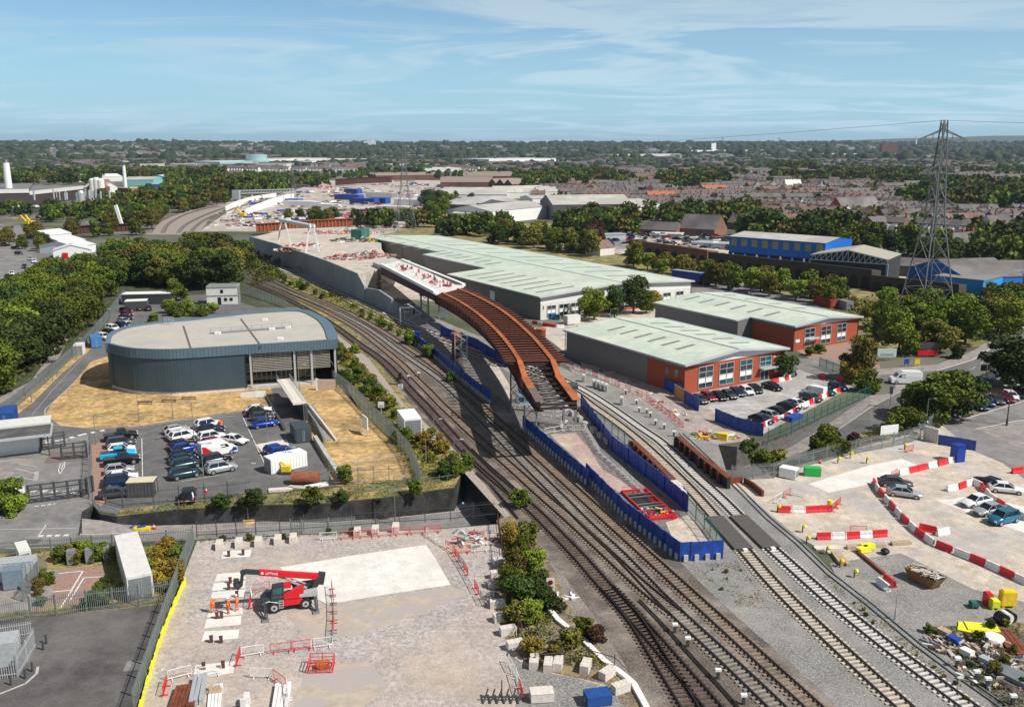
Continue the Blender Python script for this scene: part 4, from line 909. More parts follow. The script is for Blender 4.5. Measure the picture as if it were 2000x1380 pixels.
def make_car(kind):
 T={'hatch':(4.1,.88,1.45,[(2.05,.55,.66),(1.9,.70,.80),(1.2,.86,.87),(.85,.93,.88),(-1.6,.98,.88),(-1.95,.92,.84),(-2.05,.6,.76)],[(.95,.25),(-1.45,-1.95)]),'saloon':(4.7,.91,1.42,[(2.35,.52,.68),(2.2,.66,.84),(1.3,.84,.9),(.9,.90,.91),(-1.4,.95,.91),(-2.2,.90,.86),(-2.35,.6,.76)],[(1.0,.2),(-1.15,-1.95)]),'suv':(4.5,.94,1.68,[(2.25,.62,.72),(2.1,.84,.86),(1.3,1.0,.93),(1.0,1.06,.94),(-1.8,1.10,.94),(-2.15,1.05,.9),(-2.25,.6,.82)],[(1.05,.45),(-1.75,-2.15)])}[kind]
 L,hw,H,st,gh=T;t=thing(kind if kind!='hatch' else 'parked_car','x','car');t.name='parked_car';mb=MB();secs=[]
 for x,zt,w in st:
  zb=.30 if abs(x)<L/2-.1 else .42
  secs.append([(x,-w*.92,zb),(x,-w,(zb+zt)/2),(x,-w*.95,zt-.07),(x,-w*.72,zt),(x,0,zt+.03),(x,w*.72,zt),(x,w*.95,zt-.07),(x,w,(zb+zt)/2),(x,w*.92,zb)])
 loft(mb,secs);mb.build('body',paint,t,smooth=True)
 zb=st[3][1];(fx,fr),(rr,rx)=gh;g=MB()
 B=[(fx,zb,hw*.86),(fr,H-.05,hw*.68),(rr,H-.05,hw*.68),(rx,zb,hw*.84)]
 v=[(x,s*w,z)for x,z,w in B for s in(-1,1)]
 for q in((0,2,3,1),(2,4,5,3),(4,6,7,5),(0,6,4,2),(1,3,5,7)):g.face([v[i]for i in q])
 g.build('glasshouse',glsd,t)
 r=MB();r.prism([(fr+.03,-hw*.68),(fr+.03,hw*.68),(rr-.03,hw*.68),(rr-.03,-hw*.68)],H-.06,H)
 for s in(-1,1):
  r.bar((fx,s*hw*.86,zb),(fr,s*hw*.69,H-.04),.07);r.bar((rx,s*hw*.84,zb),(rr,s*hw*.69,H-.04),.16 if kind!='saloon' else .1)
  xm=(fr+rr)/2+.1;r.bar((xm,s*hw*.87,zb),(xm,s*hw*.69,H-.04),.07)
 r.build('roof',paint,t)
 wheels(t,(L*.31,-L*.31),hw,.36 if kind=='suv' else .32)
 for s in(-1,1):
  MB().box(L/2-.1,s*hw*.68,st[0][1]+.0,.16,.34,.13).build('headlight',lampw,t);MB().box(-L/2+.05,s*hw*.74,st[-1][1]+.08,.12,.24,.18).build('tail_light',lampr,t)
  MB().box(fx-.15,s*(hw+.06),zb-.02,.14,.14,.12).build('mirror',paint,t)
 MB().box(L/2-.02,0,.42,.06,.9,.16).build('grille',blackp,t);MB().box(-L/2,0,.62,.05,.5,.11).build('number_plate',lemon,t)
 return t
def make_van(L=5.6,W=2.0,H=2.4):
 t=thing('parked_van','x','van');hw=W/2;mb=MB();prof=[(-L/2,H-.12),(-L/2+.15,H),(L/2-2.0,H),(L/2-1.35,H*.80),(L/2-.9,H*.56),(L/2-.15,H*.46),(L/2,H*.32)];secs=[]
 for x,z in prof:k=.9 if x==prof[-1][0]else 1;secs.append([(x,-hw*k,.3),(x,-hw*k,z*.6+.1),(x,-hw*.9*k,z),(x,hw*.9*k,z),(x,hw*k,z*.6+.1),(x,hw*k,.3)])
 loft(mb,secs);mb.build('body',paint,t);q=MB()
 q.face([(L/2-1.95,-hw*.86,H-.06),(L/2-1.3,-hw*.88,H*.78),(L/2-1.3,hw*.88,H*.78),(L/2-1.95,hw*.86,H-.06)][::-1])if 0 else None
 o=Vector((.05,0,.05));a=[Vector(p)+o for p in((L/2-1.35,-hw*.85,H*.80),(L/2-.95,-hw*.87,H*.57),(L/2-.95,hw*.87,H*.57),(L/2-1.35,hw*.85,H*.80))];q.face(a)
 for s in(-1,1):q.face([(L/2-2.6,s*(hw+.01),H*.55),(L/2-1.25,s*(hw+.01),H*.55),(L/2-1.6,s*(hw*.95+.02),H*.76),(L/2-2.6,s*(hw*.95+.02),H*.78)][::s])
 q.build('windows',glsd,t);wheels(t,(L*.32,-L*.30),hw+.01,.36)
 for s in(-1,1):MB().box(L/2-.12,s*hw*.75,H*.36,.2,.3,.16).build('headlight',lampw,t);MB().box(-L/2,s*hw*.85,.8,.08,.14,.5).build('tail_light',lampr,t)
 MB().box(L/2,0,.35,.06,W*.9,.2).build('bumper',dgrey,t);return t
def make_pickup():
 t=thing('pickup_truck','x','pickup');hw=.95;mb=MB();secs=[]
 for x,z,w in((2.6,.7,.75),(2.4,.95,.9),(1.4,1.12,.95),(-2.5,1.12,.95),(-2.6,.8,.92)):secs.append([(x,-w,.4),(x,-w,z-.1),(x,-w*.9,z),(x,w*.9,z),(x,w,z-.1),(x,w,.4)])
 loft(mb,secs);mb.build('body',paint,t,smooth=False);g=MB();B=[(1.2,1.1,.85),(.6,1.72,.7),(-.55,1.72,.7),(-.8,1.1,.85)];v=[(x,s*w,z)for x,z,w in B for s in(-1,1)]
 for q in((0,2,3,1),(2,4,5,3),(4,6,7,5),(0,6,4,2),(1,3,5,7)):g.face([v[i]for i in q])
 g.build('glasshouse',glsd,t);MB().box(.02,0,1.7,1.25,1.42,.06).build('roof',paint,t);MB().box(-1.65,0,1.115,1.6,1.6,.02).build('load_bed',dgrey,t);wheels(t,(1.6,-1.6),hw,.4)
 for s in(-1,1):MB().box(2.5,s*.65,.8,.18,.3,.14).build('headlight',lampw,t);MB().box(-2.58,s*.8,.75,.08,.16,.3).build('tail_light',lampr,t)
 return t
PROTO={k:Once(make_car(k))for k in('hatch','saloon','suv')};PROTO['van']=Once(make_van());PROTO['pickup']=Once(make_pickup())
def heading(x,y,hx,hy):a,b=P(x,y),P(x+hx,y+hy);return math.atan2(b.y-a.y,b.x-a.x)
def car(kind,col,x,y,label,h=(40,-5),group=None,sc_=None):
 o=PROTO[kind]((*P(x,y+2)[:2],0.05),heading(x,y,*h),label,group,sc_,mats=pc(col,None));return o
GL_='cars in the left column of the control building car park';GM='cars in the middle columns of the control building car park'
for k,c,x,y,l in(('pickup','black',237,856,'black pickup at the top of the left parking column'),('suv','grey',237,870,'dark grey SUV second from the top of the left parking column'),('hatch','white',238,881,'white car mostly hidden behind the bright cyan pickup'),('pickup','cyan',232,893,'bright cyan pickup in the left parking column'),('pickup','black',239,904,'black pickup directly below the cyan one'),('hatch','silver',234,922,'silver hatchback in the left parking column'),('saloon','white',237,936,'white car second from the bottom pair of the left column, above the navy one'),('suv','navy',236,946,'navy car just above the dark grey one at the foot of the left column'),('saloon','grey',228,968,'dark grey car lowest in the left parking column beside the slatted bin store')):car(k,c,x,y,l,group=GL_)
for k,c,x,y,l,h in(('hatch','silver',345,843,'silver hatchback topmost of the middle left column',(40,-9)),('suv','white',352,852,'white car just behind the white SUV in the middle left column',(40,-9)),('suv','white',358,857,'white SUV third down the middle left column',(40,-9)),('saloon','black',357,872,'black car directly below the white SUV of the middle left column',(40,-8)),('hatch','blue',361,880,'deep blue hatchback in the middle left column',(40,-8)),('hatch','black',357,893,'black hatchback below the deep blue one',(40,-8)),('hatch','navy',359,901,'navy hatchback between two dark cars low in the middle left column',(40,-8)),('suv','darkteal',364,912,'dark green grey SUV second from the bottom of the middle left column',(40,-8)),('suv','darkteal',362,930,'dark teal SUV at the foot of the middle left column',(40,-8)),('suv','white',407,833,'white car topmost of the middle right column beside the orange bin',(40,-8)),('saloon','navy',411,841,'navy car second down the middle right column',(40,-8)),('saloon','black',410,848,'black car third down the middle right column',(40,-8)),('suv','white',414,858,'white SUV above the red car of the middle right column',(40,-8)),('hatch','maroon',419,868,'dark red car behind the red and white van',(40,-8)),('suv','black',423,903,'black SUV directly below the red and white van',(40,-8)),('suv','silver',432,919,'silver SUV at the foot of the middle right column',(40,-8)),('saloon','white',459,863,'white coupe parked alone facing right beyond the columns',(40,6)),('saloon','white',505,803,'white car topmost by the lawn corner',(40,-3)),('saloon','black',506,810,'black car between the white and the grey one by the ramp wall',(40,-3)),('hatch','grey',513,818,'grey hatchback above the bright blue car by the ramp wall',(40,-4)),('saloon','blue',517,831,'bright blue saloon lowest of the group by the ramp wall',(40,-6)),('hatch','blue',541,882,'blue car beside the white ribbed container, rear one',(40,-9)),('hatch','blue',549,887,'blue car beside the white ribbed container, front one',(40,-9)),('suv','black',369,974,'black car parked lengthways behind the wall fence',(8,-40))):car(k,c,x,y,l,h,GM)
v=PROTO['van']((*P(426,888)[:2],.05),heading(426,888,40,-8),'white van with red and blue panels between the dark cars','cars in the middle columns of the control building car park',mats=pc('white',None));v.name='parked_van'
for s in(-1,1):
 MB().face([(-2.7,s*1.01,.5),(-.6,s*1.01,.5),(-2.2,s*1.01,1.9),(-2.7,s*1.0,2.0)][::s]).build('red_panel',redp,v);MB().face([(1.7,s*1.01,.5),(2.7,s*1.005,.5),(2.65,s*1.0,1.0),(2.1,s*1.01,1.15)][::s]).build('blue_panel',PC['blue'],v)
for i,(k,c,x,y)in enumerate((('hatch','black',246,608),('hatch','maroon',248,615),('saloon','navy',246,622),('hatch','silver',242,629),('saloon','navy',238,636),('suv','white',221,644),('saloon','black',214,651),('suv','white',203,661))):
 car(k,c,x,y,('black','dark red','navy','silver','dark blue','white','black','white')[i]+' car '+('farthest','second farthest','third farthest','fourth','fifth','sixth','seventh','nearest')[i]+' in the row beside the rear fence of the control building',(30,5),'cars in the rear row')
car('hatch','black',273,604,'black car left of the pair before the white-roofed store',(-5,-20),'cars before the store');car('hatch','black',290,604,'black car right of the pair before the white-roofed store',(-5,-20),'cars before the store')
G2='cars parked nose out before the brick unit'
for i,(k,c,x,y)in enumerate((('saloon','grey',1367,783),('hatch','maroon',1384,779),('saloon','black',1404,777),('saloon','grey',1424,774),('hatch','navy',1440,770),('hatch','white',1458,767),('saloon','black',1474,763))):
 car(k,c,x,y,('dark grey car at the blue hoarding end of the row before the brick unit','dark red hatchback in the row before the brick unit','black car right of the dark red one before the brick unit','grey car in the middle of the row before the brick unit','navy car left of the white one before the brick unit','only white car in the row before the brick unit','black car at the entrance end of the row before the brick unit')[i],(30,16),G2)
car('saloon','black',1508,758,'dark car parked alone by the brick unit entrance',(30,9),G2)
G3='cars parked along the red and white barriers'
for k,c,x,y,l in(('hatch','navy',1637,759,'navy hatchback farthest up the barrier line'),('hatch','green',1613,768,'dark green car right of the small white van'),('saloon','grey',1584,780,'dark grey car in front of the small white van'),('saloon','white',1556,792,'white car between two black ones on the barrier line'),('saloon','black',1541,798,'black car directly below the white one on the barrier line'),('saloon','black',1521,808,'black car above the silver one on the barrier line'),('hatch','silver',1506,816,'silver hatchback near the blue hoarding corner'),('saloon','navy',1487,823,'navy car nearest the blue hoarding corner')):car(k,c,x,y,l,(30,8),G3)
o=PROTO['van']((*P(1589,771)[:2],.05),heading(1589,771,-30,-6),'small white van parked among the cars on the barrier line',G3,(.82,.88,.78),mats=pc('white',None));o.name='parked_van'
for k,c,x,y,l in(('hatch','navy',1914,797,'dark blue car nearest the tree in the roadside row'),('suv','navy',1925,789,'dark blue people carrier second in the roadside row'),('hatch','grey',1946,785,'grey hatchback third in the roadside row'),('saloon','maroon',1966,781,'dark red car between the grey and white ones in the roadside row'),('hatch','white',1974,777,'white car beside the dark red one in the roadside row'),('saloon','black',1987,772,'black car fifth along the roadside row'),('saloon','white',1999,768,'white car at the right edge of the roadside row')):car(k,c,x,y,l,(25,16),'cars in the roadside row')
for k,c,x,y,l,h in(('saloon','grey',1748,947,'dark grey car tucked behind the curved barrier line',(40,3)),('saloon','silver',1766,967,'silver saloon beside the curved barrier line',(40,5)),('saloon','black',1930,947,'black car behind the two white barriers',(-40,-14)),('saloon','white',1964,959,'white saloon facing right beside the black car',(40,4)),('saloon','white',1905,984,'white saloon topmost of the three parked in a slanting row',(-40,8)),('saloon','silver',1930,1001,'pale silver blue saloon in the middle of the slanting row',(-40,8)),('suv','teal',1958,1018,'bright blue SUV lowest of the slanting row',(-40,9))):car(k,c,x,y,l,h,'cars on the right-hand site')
o=PROTO['van']((*P(1767,749)[:2],.05),heading(1767,749,-40,-1),'white high-roofed van driving through the road junction',None,(1.08,1.05,1.1),mats=pc('white',None));o.name='delivery_van'
car('hatch','red',1888,751,'small red car driving on the main road',(-16,14))
for i,(k,c,x,y)in enumerate((('van','white',13,455),('hatch','red',9,478),('hatch','black',30,485),('hatch','navy',37,495),('hatch','silver',59,506),('hatch','white',67,511),('hatch','navy',48,521),('hatch','black',53,530),('hatch','black',60,539),('van','white',60,554),('saloon','white',23,535),('saloon','silver',8,549),('hatch','black',15,541),('hatch','silver',4,465),('hatch','grey',24,444))):
 car(k,c,x,y,('white van parked far up the left-hand road','bright red car on the left-hand road','black car behind the blue one on the left-hand road','dark blue car near the hedge of the white sheds','silver car at the corner of the white sheds','white car at the corner of the white sheds','navy car at the head of the dark row by the wood','black car in the middle of the dark row by the wood','black car nearest the white van by the wood','white van parked at the edge of the wood','white car inside the green-fenced yard','silver car nearest in the green-fenced yard','black car inside the green-fenced yard','silver car at the left edge of the left-hand road','grey car farthest up the left-hand road')[i],(6,20)if i>3 else(30,2),'vehicles on the left-hand road')
for i,(x,y)in enumerate(((196,489),(217,492))):car('van','white' if i==1 else 'blue',x,y,('blue van behind the white sheds','white van beside the white sheds')[i],(30,3),'vehicles on the left-hand road')
p=P(1352,553);t=thing('curtain_side_lorry','lorry with blue curtain sides and black cab behind the large warehouse','lorry',tuple(p),heading(1352,553,30,4))
MB().box(-2,0,1.2,12,2.5,2.8).build('trailer',PC['blue'],t);MB().box(-2,0,4.0,12.05,2.55,.1).build('roof',lgrey,t);MB().box(6,0,.8,2.6,2.5,2.9).build('cab',PC['black'],t);MB().box(-1,0,.8,13,1.2,.35).build('chassis',dgrey,t)
for x in(-6.5,-5.3,-4.1,3.6,6.3):MB().tube((x,-1.25,.5),(x,1.25,.5),.5,n=12).build('axle_wheels',tyre,t)
# ---------------- telehandler and crew ----------------
def telehandler():
 f,b=P(535,1198),P(599,1189);d=(f-b).normalized();rz=math.atan2(d.y,d.x);c=(f+b)/2+Vector((d.y,-d.x,0))*1.15
 t=thing('telehandler','red rotating telehandler with black cab and raised boom lifting over the concrete bases','telehandler',(c.x,c.y,0.05),rz)
 g=mat('machine_dark_grey',(0.035,0.037,0.042),0.4,var=.1);lg=mat('machine_light_grey',(0.40,0.42,0.42),0.4,var=.08)
 MB().box(0,0,.62,5.9,1.0,.5).box(0,0,1.05,3.0,1.5,.35).build('chassis',g,t)
 mb=MB();loft(mb,[[(3.15,-.8,.9),(3.15,-.85,1.3),(3.1,.85,1.3),(3.15,.8,.9)],[(2.6,-1.1,.95),(2.6,-1.1,1.75),(2.6,1.1,1.75),(2.6,1.1,.95)],[(1.1,-1.15,1.2),(1.1,-1.1,1.95),(1.1,1.1,1.95),(1.1,1.15,1.2)]]);mb.build('front_cowling',g,t)
 mb=MB();loft(mb,[[(3.05,.86,.95),(3.0,1.2,1.25),(2.9,.9,1.42)],[(2.2,1.1,1.38),(2.2,1.32,1.46),(2.2,1.0,1.55)],[(.9,1.1,1.0),(.9,1.3,1.05),(.9,1.1,1.2)]]);mb.build('front_mudguard',lg,t)
 for x in(1.72,-1.72):
  for s in(-1,1):
   w=MB().tube((x,s*.82,.63),(x,s*1.30,.63),.63,n=24).build('wheel',tyre,t);MB().tube((x,s*1.29,.63),(x,s*1.315,.63),.36,n=16).build('rim',lg,w);MB().tube((x,s*1.31,.63),(x,s*1.35,.63),.14,n=10).build('hub',g,w)
   lug=MB()
   for k in range(20):a=k*math.pi/10;lug.box(x+.63*math.cos(a),s*1.06,.63+.63*math.sin(a)-.03,.06,.44,.06)
   lug.build('tread',tyre,w)
 mb=MB().box(-.35,1.0,.72,2.1,.5,.65);mb.build('red_side_skirt',redp,t)
 st=MB()
 for k in range(4):st.box(.95,1.2,.55+.28*k,.5,.3,.06)
 st.bar((.72,1.3,.5),(.72,1.3,1.5),.05);st.bar((1.18,1.3,.5),(1.18,1.3,1.5),.05);st.build('cab_steps',lgrey,t)
 mb=MB();mb.prism([(1.0,.35),(1.0,1.2),(-1.55,1.2),(-1.7,.35)],1.45,[1.9,1.9,2.75,2.75]);mb.build('engine_cover',redp,t)
 mb=MB().prism([(-1.1,1.21),(-1.1,.3),(-3.1,.3),(-3.1,1.21)],[1.5,1.5,1.35,1.35],[1.85,1.85,2.0,2.0]);mb.build('rear_platform',lg,t)
 MB().tube((0,0,1.3),(0,0,1.55),.8,n=20).build('slew_ring',g,t);MB().box(-1.6,-.55,1.5,2.8,.8,.9).build('counterweight',g,t)
 cab=MB()
 for a,bb in(((2.0,.35,1.5),(1.75,.35,3.05)),((2.0,1.2,1.5),(1.75,1.2,3.05)),((.7,.35,1.5),(.6,.35,3.15)),((.7,1.2,1.5),(.6,1.2,3.15)),((1.75,.35,3.05),(1.75,1.2,3.05)),((1.75,.35,3.05),(.6,.35,3.15)),((1.75,1.2,3.05),(.6,1.2,3.15)),((2.0,1.2,1.5),(.7,1.2,1.5)),((1.95,1.21,2.2),(.68,1.21,2.1))):cab.bar(a,bb,.11)
 cab.prism([(2.0,.3),(2.0,1.22),(.55,1.22),(.55,.3)],1.35,1.75);cab.prism([(1.8,.32),(1.8,1.22),(.55,1.22),(.55,.32)],3.06,[3.12,3.12,3.2,3.2]);cb=cab.build('cab',g,t)
 gm=MB();gm.face([(1.97,1.17,1.75),(.72,1.17,1.75),(.63,1.17,3.08),(1.77,1.17,3.04)][::-1]);gm.face([(1.95,.4,1.75),(1.95,1.16,1.75),(1.74,1.16,3.02),(1.74,.4,3.02)]);gm.build('cab_glass',glsg,cb)
 MB().box(.15,.75,2.75,.8,.7,.45).build('red_housing',redp,t);MB().box(-.1,.8,2.55,.5,.5,.2).build('white_tank',white,t)
 zr0,zr1=3.15,4.55;a,bq=Vector((-3.35,-.05,zr0)),Vector((3.1,-.05,zr1));dd=(bq-a).normalized();mb=MB();mb.bar(a,bq,.5,.62);bm_=mb.build('boom',redp,t)
 up=Vector((-dd.z,0,dd.x));MB().bar(bq-dd*.4,bq+dd*1.6,.40,.48).build('inner_boom',g,bm_)
 mb=MB();mb.bar(a-dd*.35-up*.9,a-dd*.35+up*.5,.75,.5);mb.bar(a+Vector((-.1,0,-.2)),(-2.7,0,1.9),.7,.6);mb.build('rear_mast',g,t)
 mb=MB();h0=bq+dd*1.55;mb.bar(h0,h0+Vector((.35,0,-.25)),.5,.55);mb.bar(h0+Vector((.25,0,-.2)),h0+Vector((.45,0,-1.5)),.35,.35);mb.bar(h0+Vector((.45,-.1,-1.4)),h0+Vector((1.0,-.1,-1.9)),.6,.5);mb.bar(h0+Vector((.7,0,-1.1)),h0+Vector((1.25,0,-1.0)),.5,.5);mb.sphere(h0+Vector((.95,0,-1.55)),.38,8);mb.build('lifting_head',g,bm_)
 MB().bar((-2.0,.05,1.95),(1.0,-.05,3.75),.2).bar((-1.9,.05,2.5),(-.3,0,3.3),.12).build('lift_ram',lg,t)
 mid=a+(bq-a)*.83;an=math.atan2(dd.z,dd.x)
 o=text(t,'LIFTING',.38,tuple(mid+Vector((-.25,.275,-.02))),(0,0,0),white,None);o.data.transform(Matrix.Rotation(math.pi/2,4,'X'));o.parent=bm_;o.rotation_euler=(0,0,0)
 o.data.transform(Matrix.Rotation(math.pi,4,'Z'));o.data.transform(Matrix.Rotation(-an,4,'Y'))
 q=a+(bq-a)*.95;lg2=MB();lg2 .sphere((q.x,q.y+.2,q.z),.17,10);lg2 .build('white_badge',white,bm_)
 t.scale=(.92,.92,.92)
 for x,yo,fy in((2.75,.8,2.75),(-2.75,.8,2.45),(2.75,-.8,-2.4),(-2.75,-.8,-2.4)):
  s=MB();s.bar((x,yo,1.55),(x,fy,.25),.22,.26);s.bar((x-.25,yo,1.2),(x-.2,fy*.96,.3),.12);o=s.build('stabiliser',g,t);MB().box(x,fy,.02,.75,.75,.14).build('foot_pad',mgrey,o)
 return t
telehandler()
def person(px,py,label,turn,arms,lean=0,hat=white):
 p=P(px,py);t=thing('person',label,'person',(p.x,p.y,0.05),turn,'workers in orange beside the telehandler')
 J={'pelvis':(0,0,.96,.15),'spine':(0,0,1.18,.14),'chest':(lean,0,1.38,.165),'neck':(lean*1.3,0,1.53,.06),'head':(lean*1.5+.01,0,1.66,.10),'crown':(lean*1.5,0,1.76,.07)}
 ch=[('pelvis','spine'),('spine','chest'),('chest','neck'),('neck','head'),('head','crown')]
 for s,n in((1,'l'),(-1,'r')):
  J['hip'+n]=(0,s*.10,.90,.105);J['knee'+n]=(.03+(.06 if s>0 else 0),s*.12,.49,.075);J['ank'+n]=(-.02+(.08 if s>0 else-.05),s*.13,.10,.06);J['toe'+n]=(.13+(.08 if s>0 else-.05),s*.15,.05,.05)
  a=arms[0 if s>0 else 1];J['sh'+n]=(lean,s*.20,1.44,.075);J['el'+n]=(lean+a[0],s*(.27+a[3]),1.44-a[1],.055);J['wr'+n]=(lean+a[0]+a[2],s*.25,1.44-a[1]-a[4],.04);J['pa'+n]=(lean+a[0]+a[2]*1.3,s*.24,1.44-a[1]-a[4]*1.3,.038)
  ch+=[('pelvis','hip'+n),('hip'+n,'knee'+n),('knee'+n,'ank'+n),('ank'+n,'toe'+n),('chest','sh'+n),('sh'+n,'el'+n),('el'+n,'wr'+n),('wr'+n,'pa'+n)]
  for k in range(5):
   b=J['pa'+n];nm='f%d%s'%(k,n);dx=(a[2]*.3,-.06-.01*(k==2))[0 if abs(a[2])>.15 else 1];J[nm]=(b[0]+(k-2)*.018+(a[2]*.35 if abs(a[2])>.15 else 0),b[1]+(.05 if k==0 else 0)*-s,b[2]-(.075 if abs(a[2])<=.15 else .03)+(.02 if k in(0,4)else 0),.009);ch.append(('pa'+n,nm))
 names=list(J);me=bpy.data.meshes.new('body');me.from_pydata([J[n][:3]for n in names],[(names.index(a),names.index(b))for a,b in ch],[])
 o=bpy.data.objects.new('body',me);COL.objects.link(o);md=o.modifiers.new('s','SKIN');sv=me.skin_vertices[0].data
 for i,n in enumerate(names):sv[i].radius=(J[n][3],J[n][3]*(1.25 if n in('chest','spine','pelvis')else 1));sv[i].use_root=n=='pelvis'
 o.modifiers.new('u','SUBSURF').levels=1;dg=bpy.context.evaluated_depsgraph_get();m2=bpy.data.meshes.new_from_object(o.evaluated_get(dg));bpy.data.objects.remove(o)
 m2 .materials.clear();m2 .materials.append(orange);m2 .materials.append(skin);m2 .materials.append(black)
 for f in m2 .polygons:
  c=f.center;f.use_smooth=True;f.material_index=1 if c.z>1.55 else(2 if c.z<.12 else 0)
  for n in 'lr':
   if(c-Vector(J['pa'+n][:3])).length<.09:f.material_index=1
 b=bpy.data.objects.new('body',m2);COL.objects.link(b);b.parent=t;hx=lean*1.5
 hm=MB();hm.sphere((hx,0,1.76),.135,12,sz=.8);hm.tube((hx+.03,0,1.73),(hx+.03,0,1.75),.16,n=12);hm.build('hard_hat',hat,t,smooth=True)
 mb=MB();mb.sphere((hx+.105,0,1.655),.018,6)
 for s in(-1,1):mb.sphere((hx,s*.1,1.66),.022,6)
 mb.build('nose_and_ears',skin,t)
 mb=MB()
 for s in(-1,1):mb.sphere((hx+.092,s*.035,1.685),.012,6)
 mb.build('eyes',black,t);MB().bar((hx+.09,-.025,1.61),(hx+.09,.025,1.61),.01).build('mouth',rustd,t)
 for z in(1.12,.35):
  mb=MB();
  if z>1:mb.tube((0,0,z),(0,0,z+.05),.185,n=14)
  else:[mb.tube((.0,s*.125,z),(.0,s*.125,z+.05),.083,n=10)for s in(-1,1)]
  mb.build('reflective_band',lgrey,t)
person(417,1197,'worker in orange overalls standing farthest left with arms down',2.6,[(.02,.28,.03,.0,.25),(.02,.28,.06,.0,.25)])
person(446,1199,'worker in orange overalls in the middle with a white helmet, seen from behind',1.2,[(.05,.27,.12,.04,.2),(.0,.28,.02,.03,.25)])
person(464,1193,'worker in orange overalls nearest the telehandler reaching one arm out',3.0,[(.18,.16,.26,.02,.02),(.02,.28,.1,.0,.22)],.03)
# ---------------- fences, hoardings, lamps, barriers ----------------
def poly3(pts,z=0.0):return[P(x,y,z)for x,y in pts]
def walk(q,step):
 out=[];
 for a,b in zip(q,q[1:]):
  L=(b-a).length;n=max(1,round(L/step))
  for k in range(n):out.append((a+(b-a)*(k/n),a+(b-a)*((k+1)/n)))
 return out
def fence(label,pts,h,style='palisade',m=galv,post=2.75,name='fence',z=0.0,cat='fence',world=None):
 q=world or poly3(pts,z);b0=q[0].copy();q=[p-b0 for p in q];t=thing(name,label,cat,tuple(b0));mb=MB();rl=MB()
 for a,b in walk(q,post):
  L=(b-a).length;d=(b-a)/L;an=math.atan2(d.y,d.x);up=Vector((0,0,1))
  rl.bar(a+up*h*.18,b+up*h*.18,.05,.06);rl.bar(a+up*h*.82,b+up*h*.82,.05,.06)
  if style=='palisade':
   n=max(2,int(L/.19))
   for k in range(n):c=a+d*(L*(k+.5)/n);mb.box(c.x,c.y,.04,.065,.02,h-.04,an)
  elif style=='mesh':
   n=max(2,int(L/.3))
   for k in range(n):c=a+d*(L*(k+.5)/n);mb.box(c.x,c.y,.04,.015,.015,h-.04,an)
   for k in range(int(h/.35)):mb.bar(a+up*(k+1)*.35,b+up*(k+1)*.35,.015)
 if mb.v:mb.build('mesh' if style=='mesh' else 'pales',m,t)
 rl.build('rail',m,t);seg=walk(q,post);P0=None
 for i,(a,b)in enumerate(seg[:99]):
  if P0 is None:P0=MB().box(0,0,0,.09,.09,h+.08).build('post',m,t,loc=tuple(a))
  else:c=P0 .copy();COL.objects.link(c);c.location=a
 return t
def hoarding(label,pts,h,m,th=.08,post=1.25,name='hoarding',feet=True,z=0,cat='hoarding'):
 q=poly3(pts,z);b0=q[0].copy();q=[p-b0 for p in q];t=thing(name,label,cat,tuple(b0));seg=walk(q,post)
 for i,(a,b)in enumerate(seg[:99]):
  d=(b-a).normalized();n=Vector((-d.y,d.x,0))*((.05,-.03,.0,.03,-.05)[i%5]);up=Vector((0,0,h/2+.06));mb=MB();mb.bar(a+n+up,b+n+up,th,h);mb.bar(a+up-n*2,a+up+n*2,.14,h+.1)
  o=mb.build('panel',m,t)
  if feet:
   c=(a+b)/2;nn=Vector((-d.y,d.x,0));nn=nn if nn.y<0 else-nn;f=MB()
   r=a+(b-a)*.5+nn*.12;f.box(r.x,r.y,0,.5,.22,.8,math.atan2(d.y,d.x));f.build('concrete_foot',conc,t)
 return t
hblue=mat('blue_hoarding',(0.012,0.055,0.30),0.5,var=0.2,scale=1.2,gr=((.8,.15),(5,.15)))
hoarding('long blue hoarding on concrete feet facing the main lines',[(1022,838),(1085,893),(1148,948)],2.3,hblue)
hoarding('blue hoarding from the step down to the pointed corner of the enclosure',[(1145,935),(1220,1012),(1328,1096)],2.3,hblue)
hoarding('short blue hoarding closing the front end of the enclosure',[(1328,1096),(1412,1091)],2.3,hblue)
hoarding('blue hoarding at the upper end of the enclosure beside the tracks, below the bridge',[(812,672),(850,700),(890,735),(960,790)],2.3,hblue)
hoarding('blue hoarding between the enclosure and the new tracks',[(1135,795),(1165,838),(1195,880),(1240,915),(1290,955),(1341,1000)],2.4,hblue,feet=False)
hoarding('blue hoarding behind the pier under the bridge',[(862,655),(885,663),(930,680),(990,718)],2.3,hblue,feet=False)
hoarding('blue hoarding along the side wall of the brick unit',[(1260,742),(1310,766),(1330,775)],2.3,hblue,feet=False)
hoarding('blue hoarding at the foot of the warehouse beyond the bridge',[(985,592),(1030,612),(1054,622)],2.3,hblue,feet=False)
hoarding('two bare plywood panels in the blue hoarding by the brick unit',[(1318,775),(1337,786)],2.4,mat('plywood',(0.50,0.27,0.10),.7,var=.15),feet=False)
hoarding('short blue hoarding beside the plywood panels',[(1337,787),(1365,803)],2.4,hblue,feet=False)
hoarding('blue hoarding along the foot of the estate car park',[(1397,822),(1440,840),(1490,853)],2.2,hblue,feet=False)
fence('green mesh fence between the enclosure and the level crossing',[(1343,1000),(1375,1035),(1410,1085)],2.4,'mesh',teal)
fence('green mesh screen fence beside the new tracks below the bridge',[(1165,828),(1195,850),(1232,880)],2.4,'mesh',teal)
fence('long grey palisade fence curving beside the access track on the left',[(-40,845),(30,797),(80,757),(130,710),(165,678),(195,645),(218,615),(243,580)],2.6)
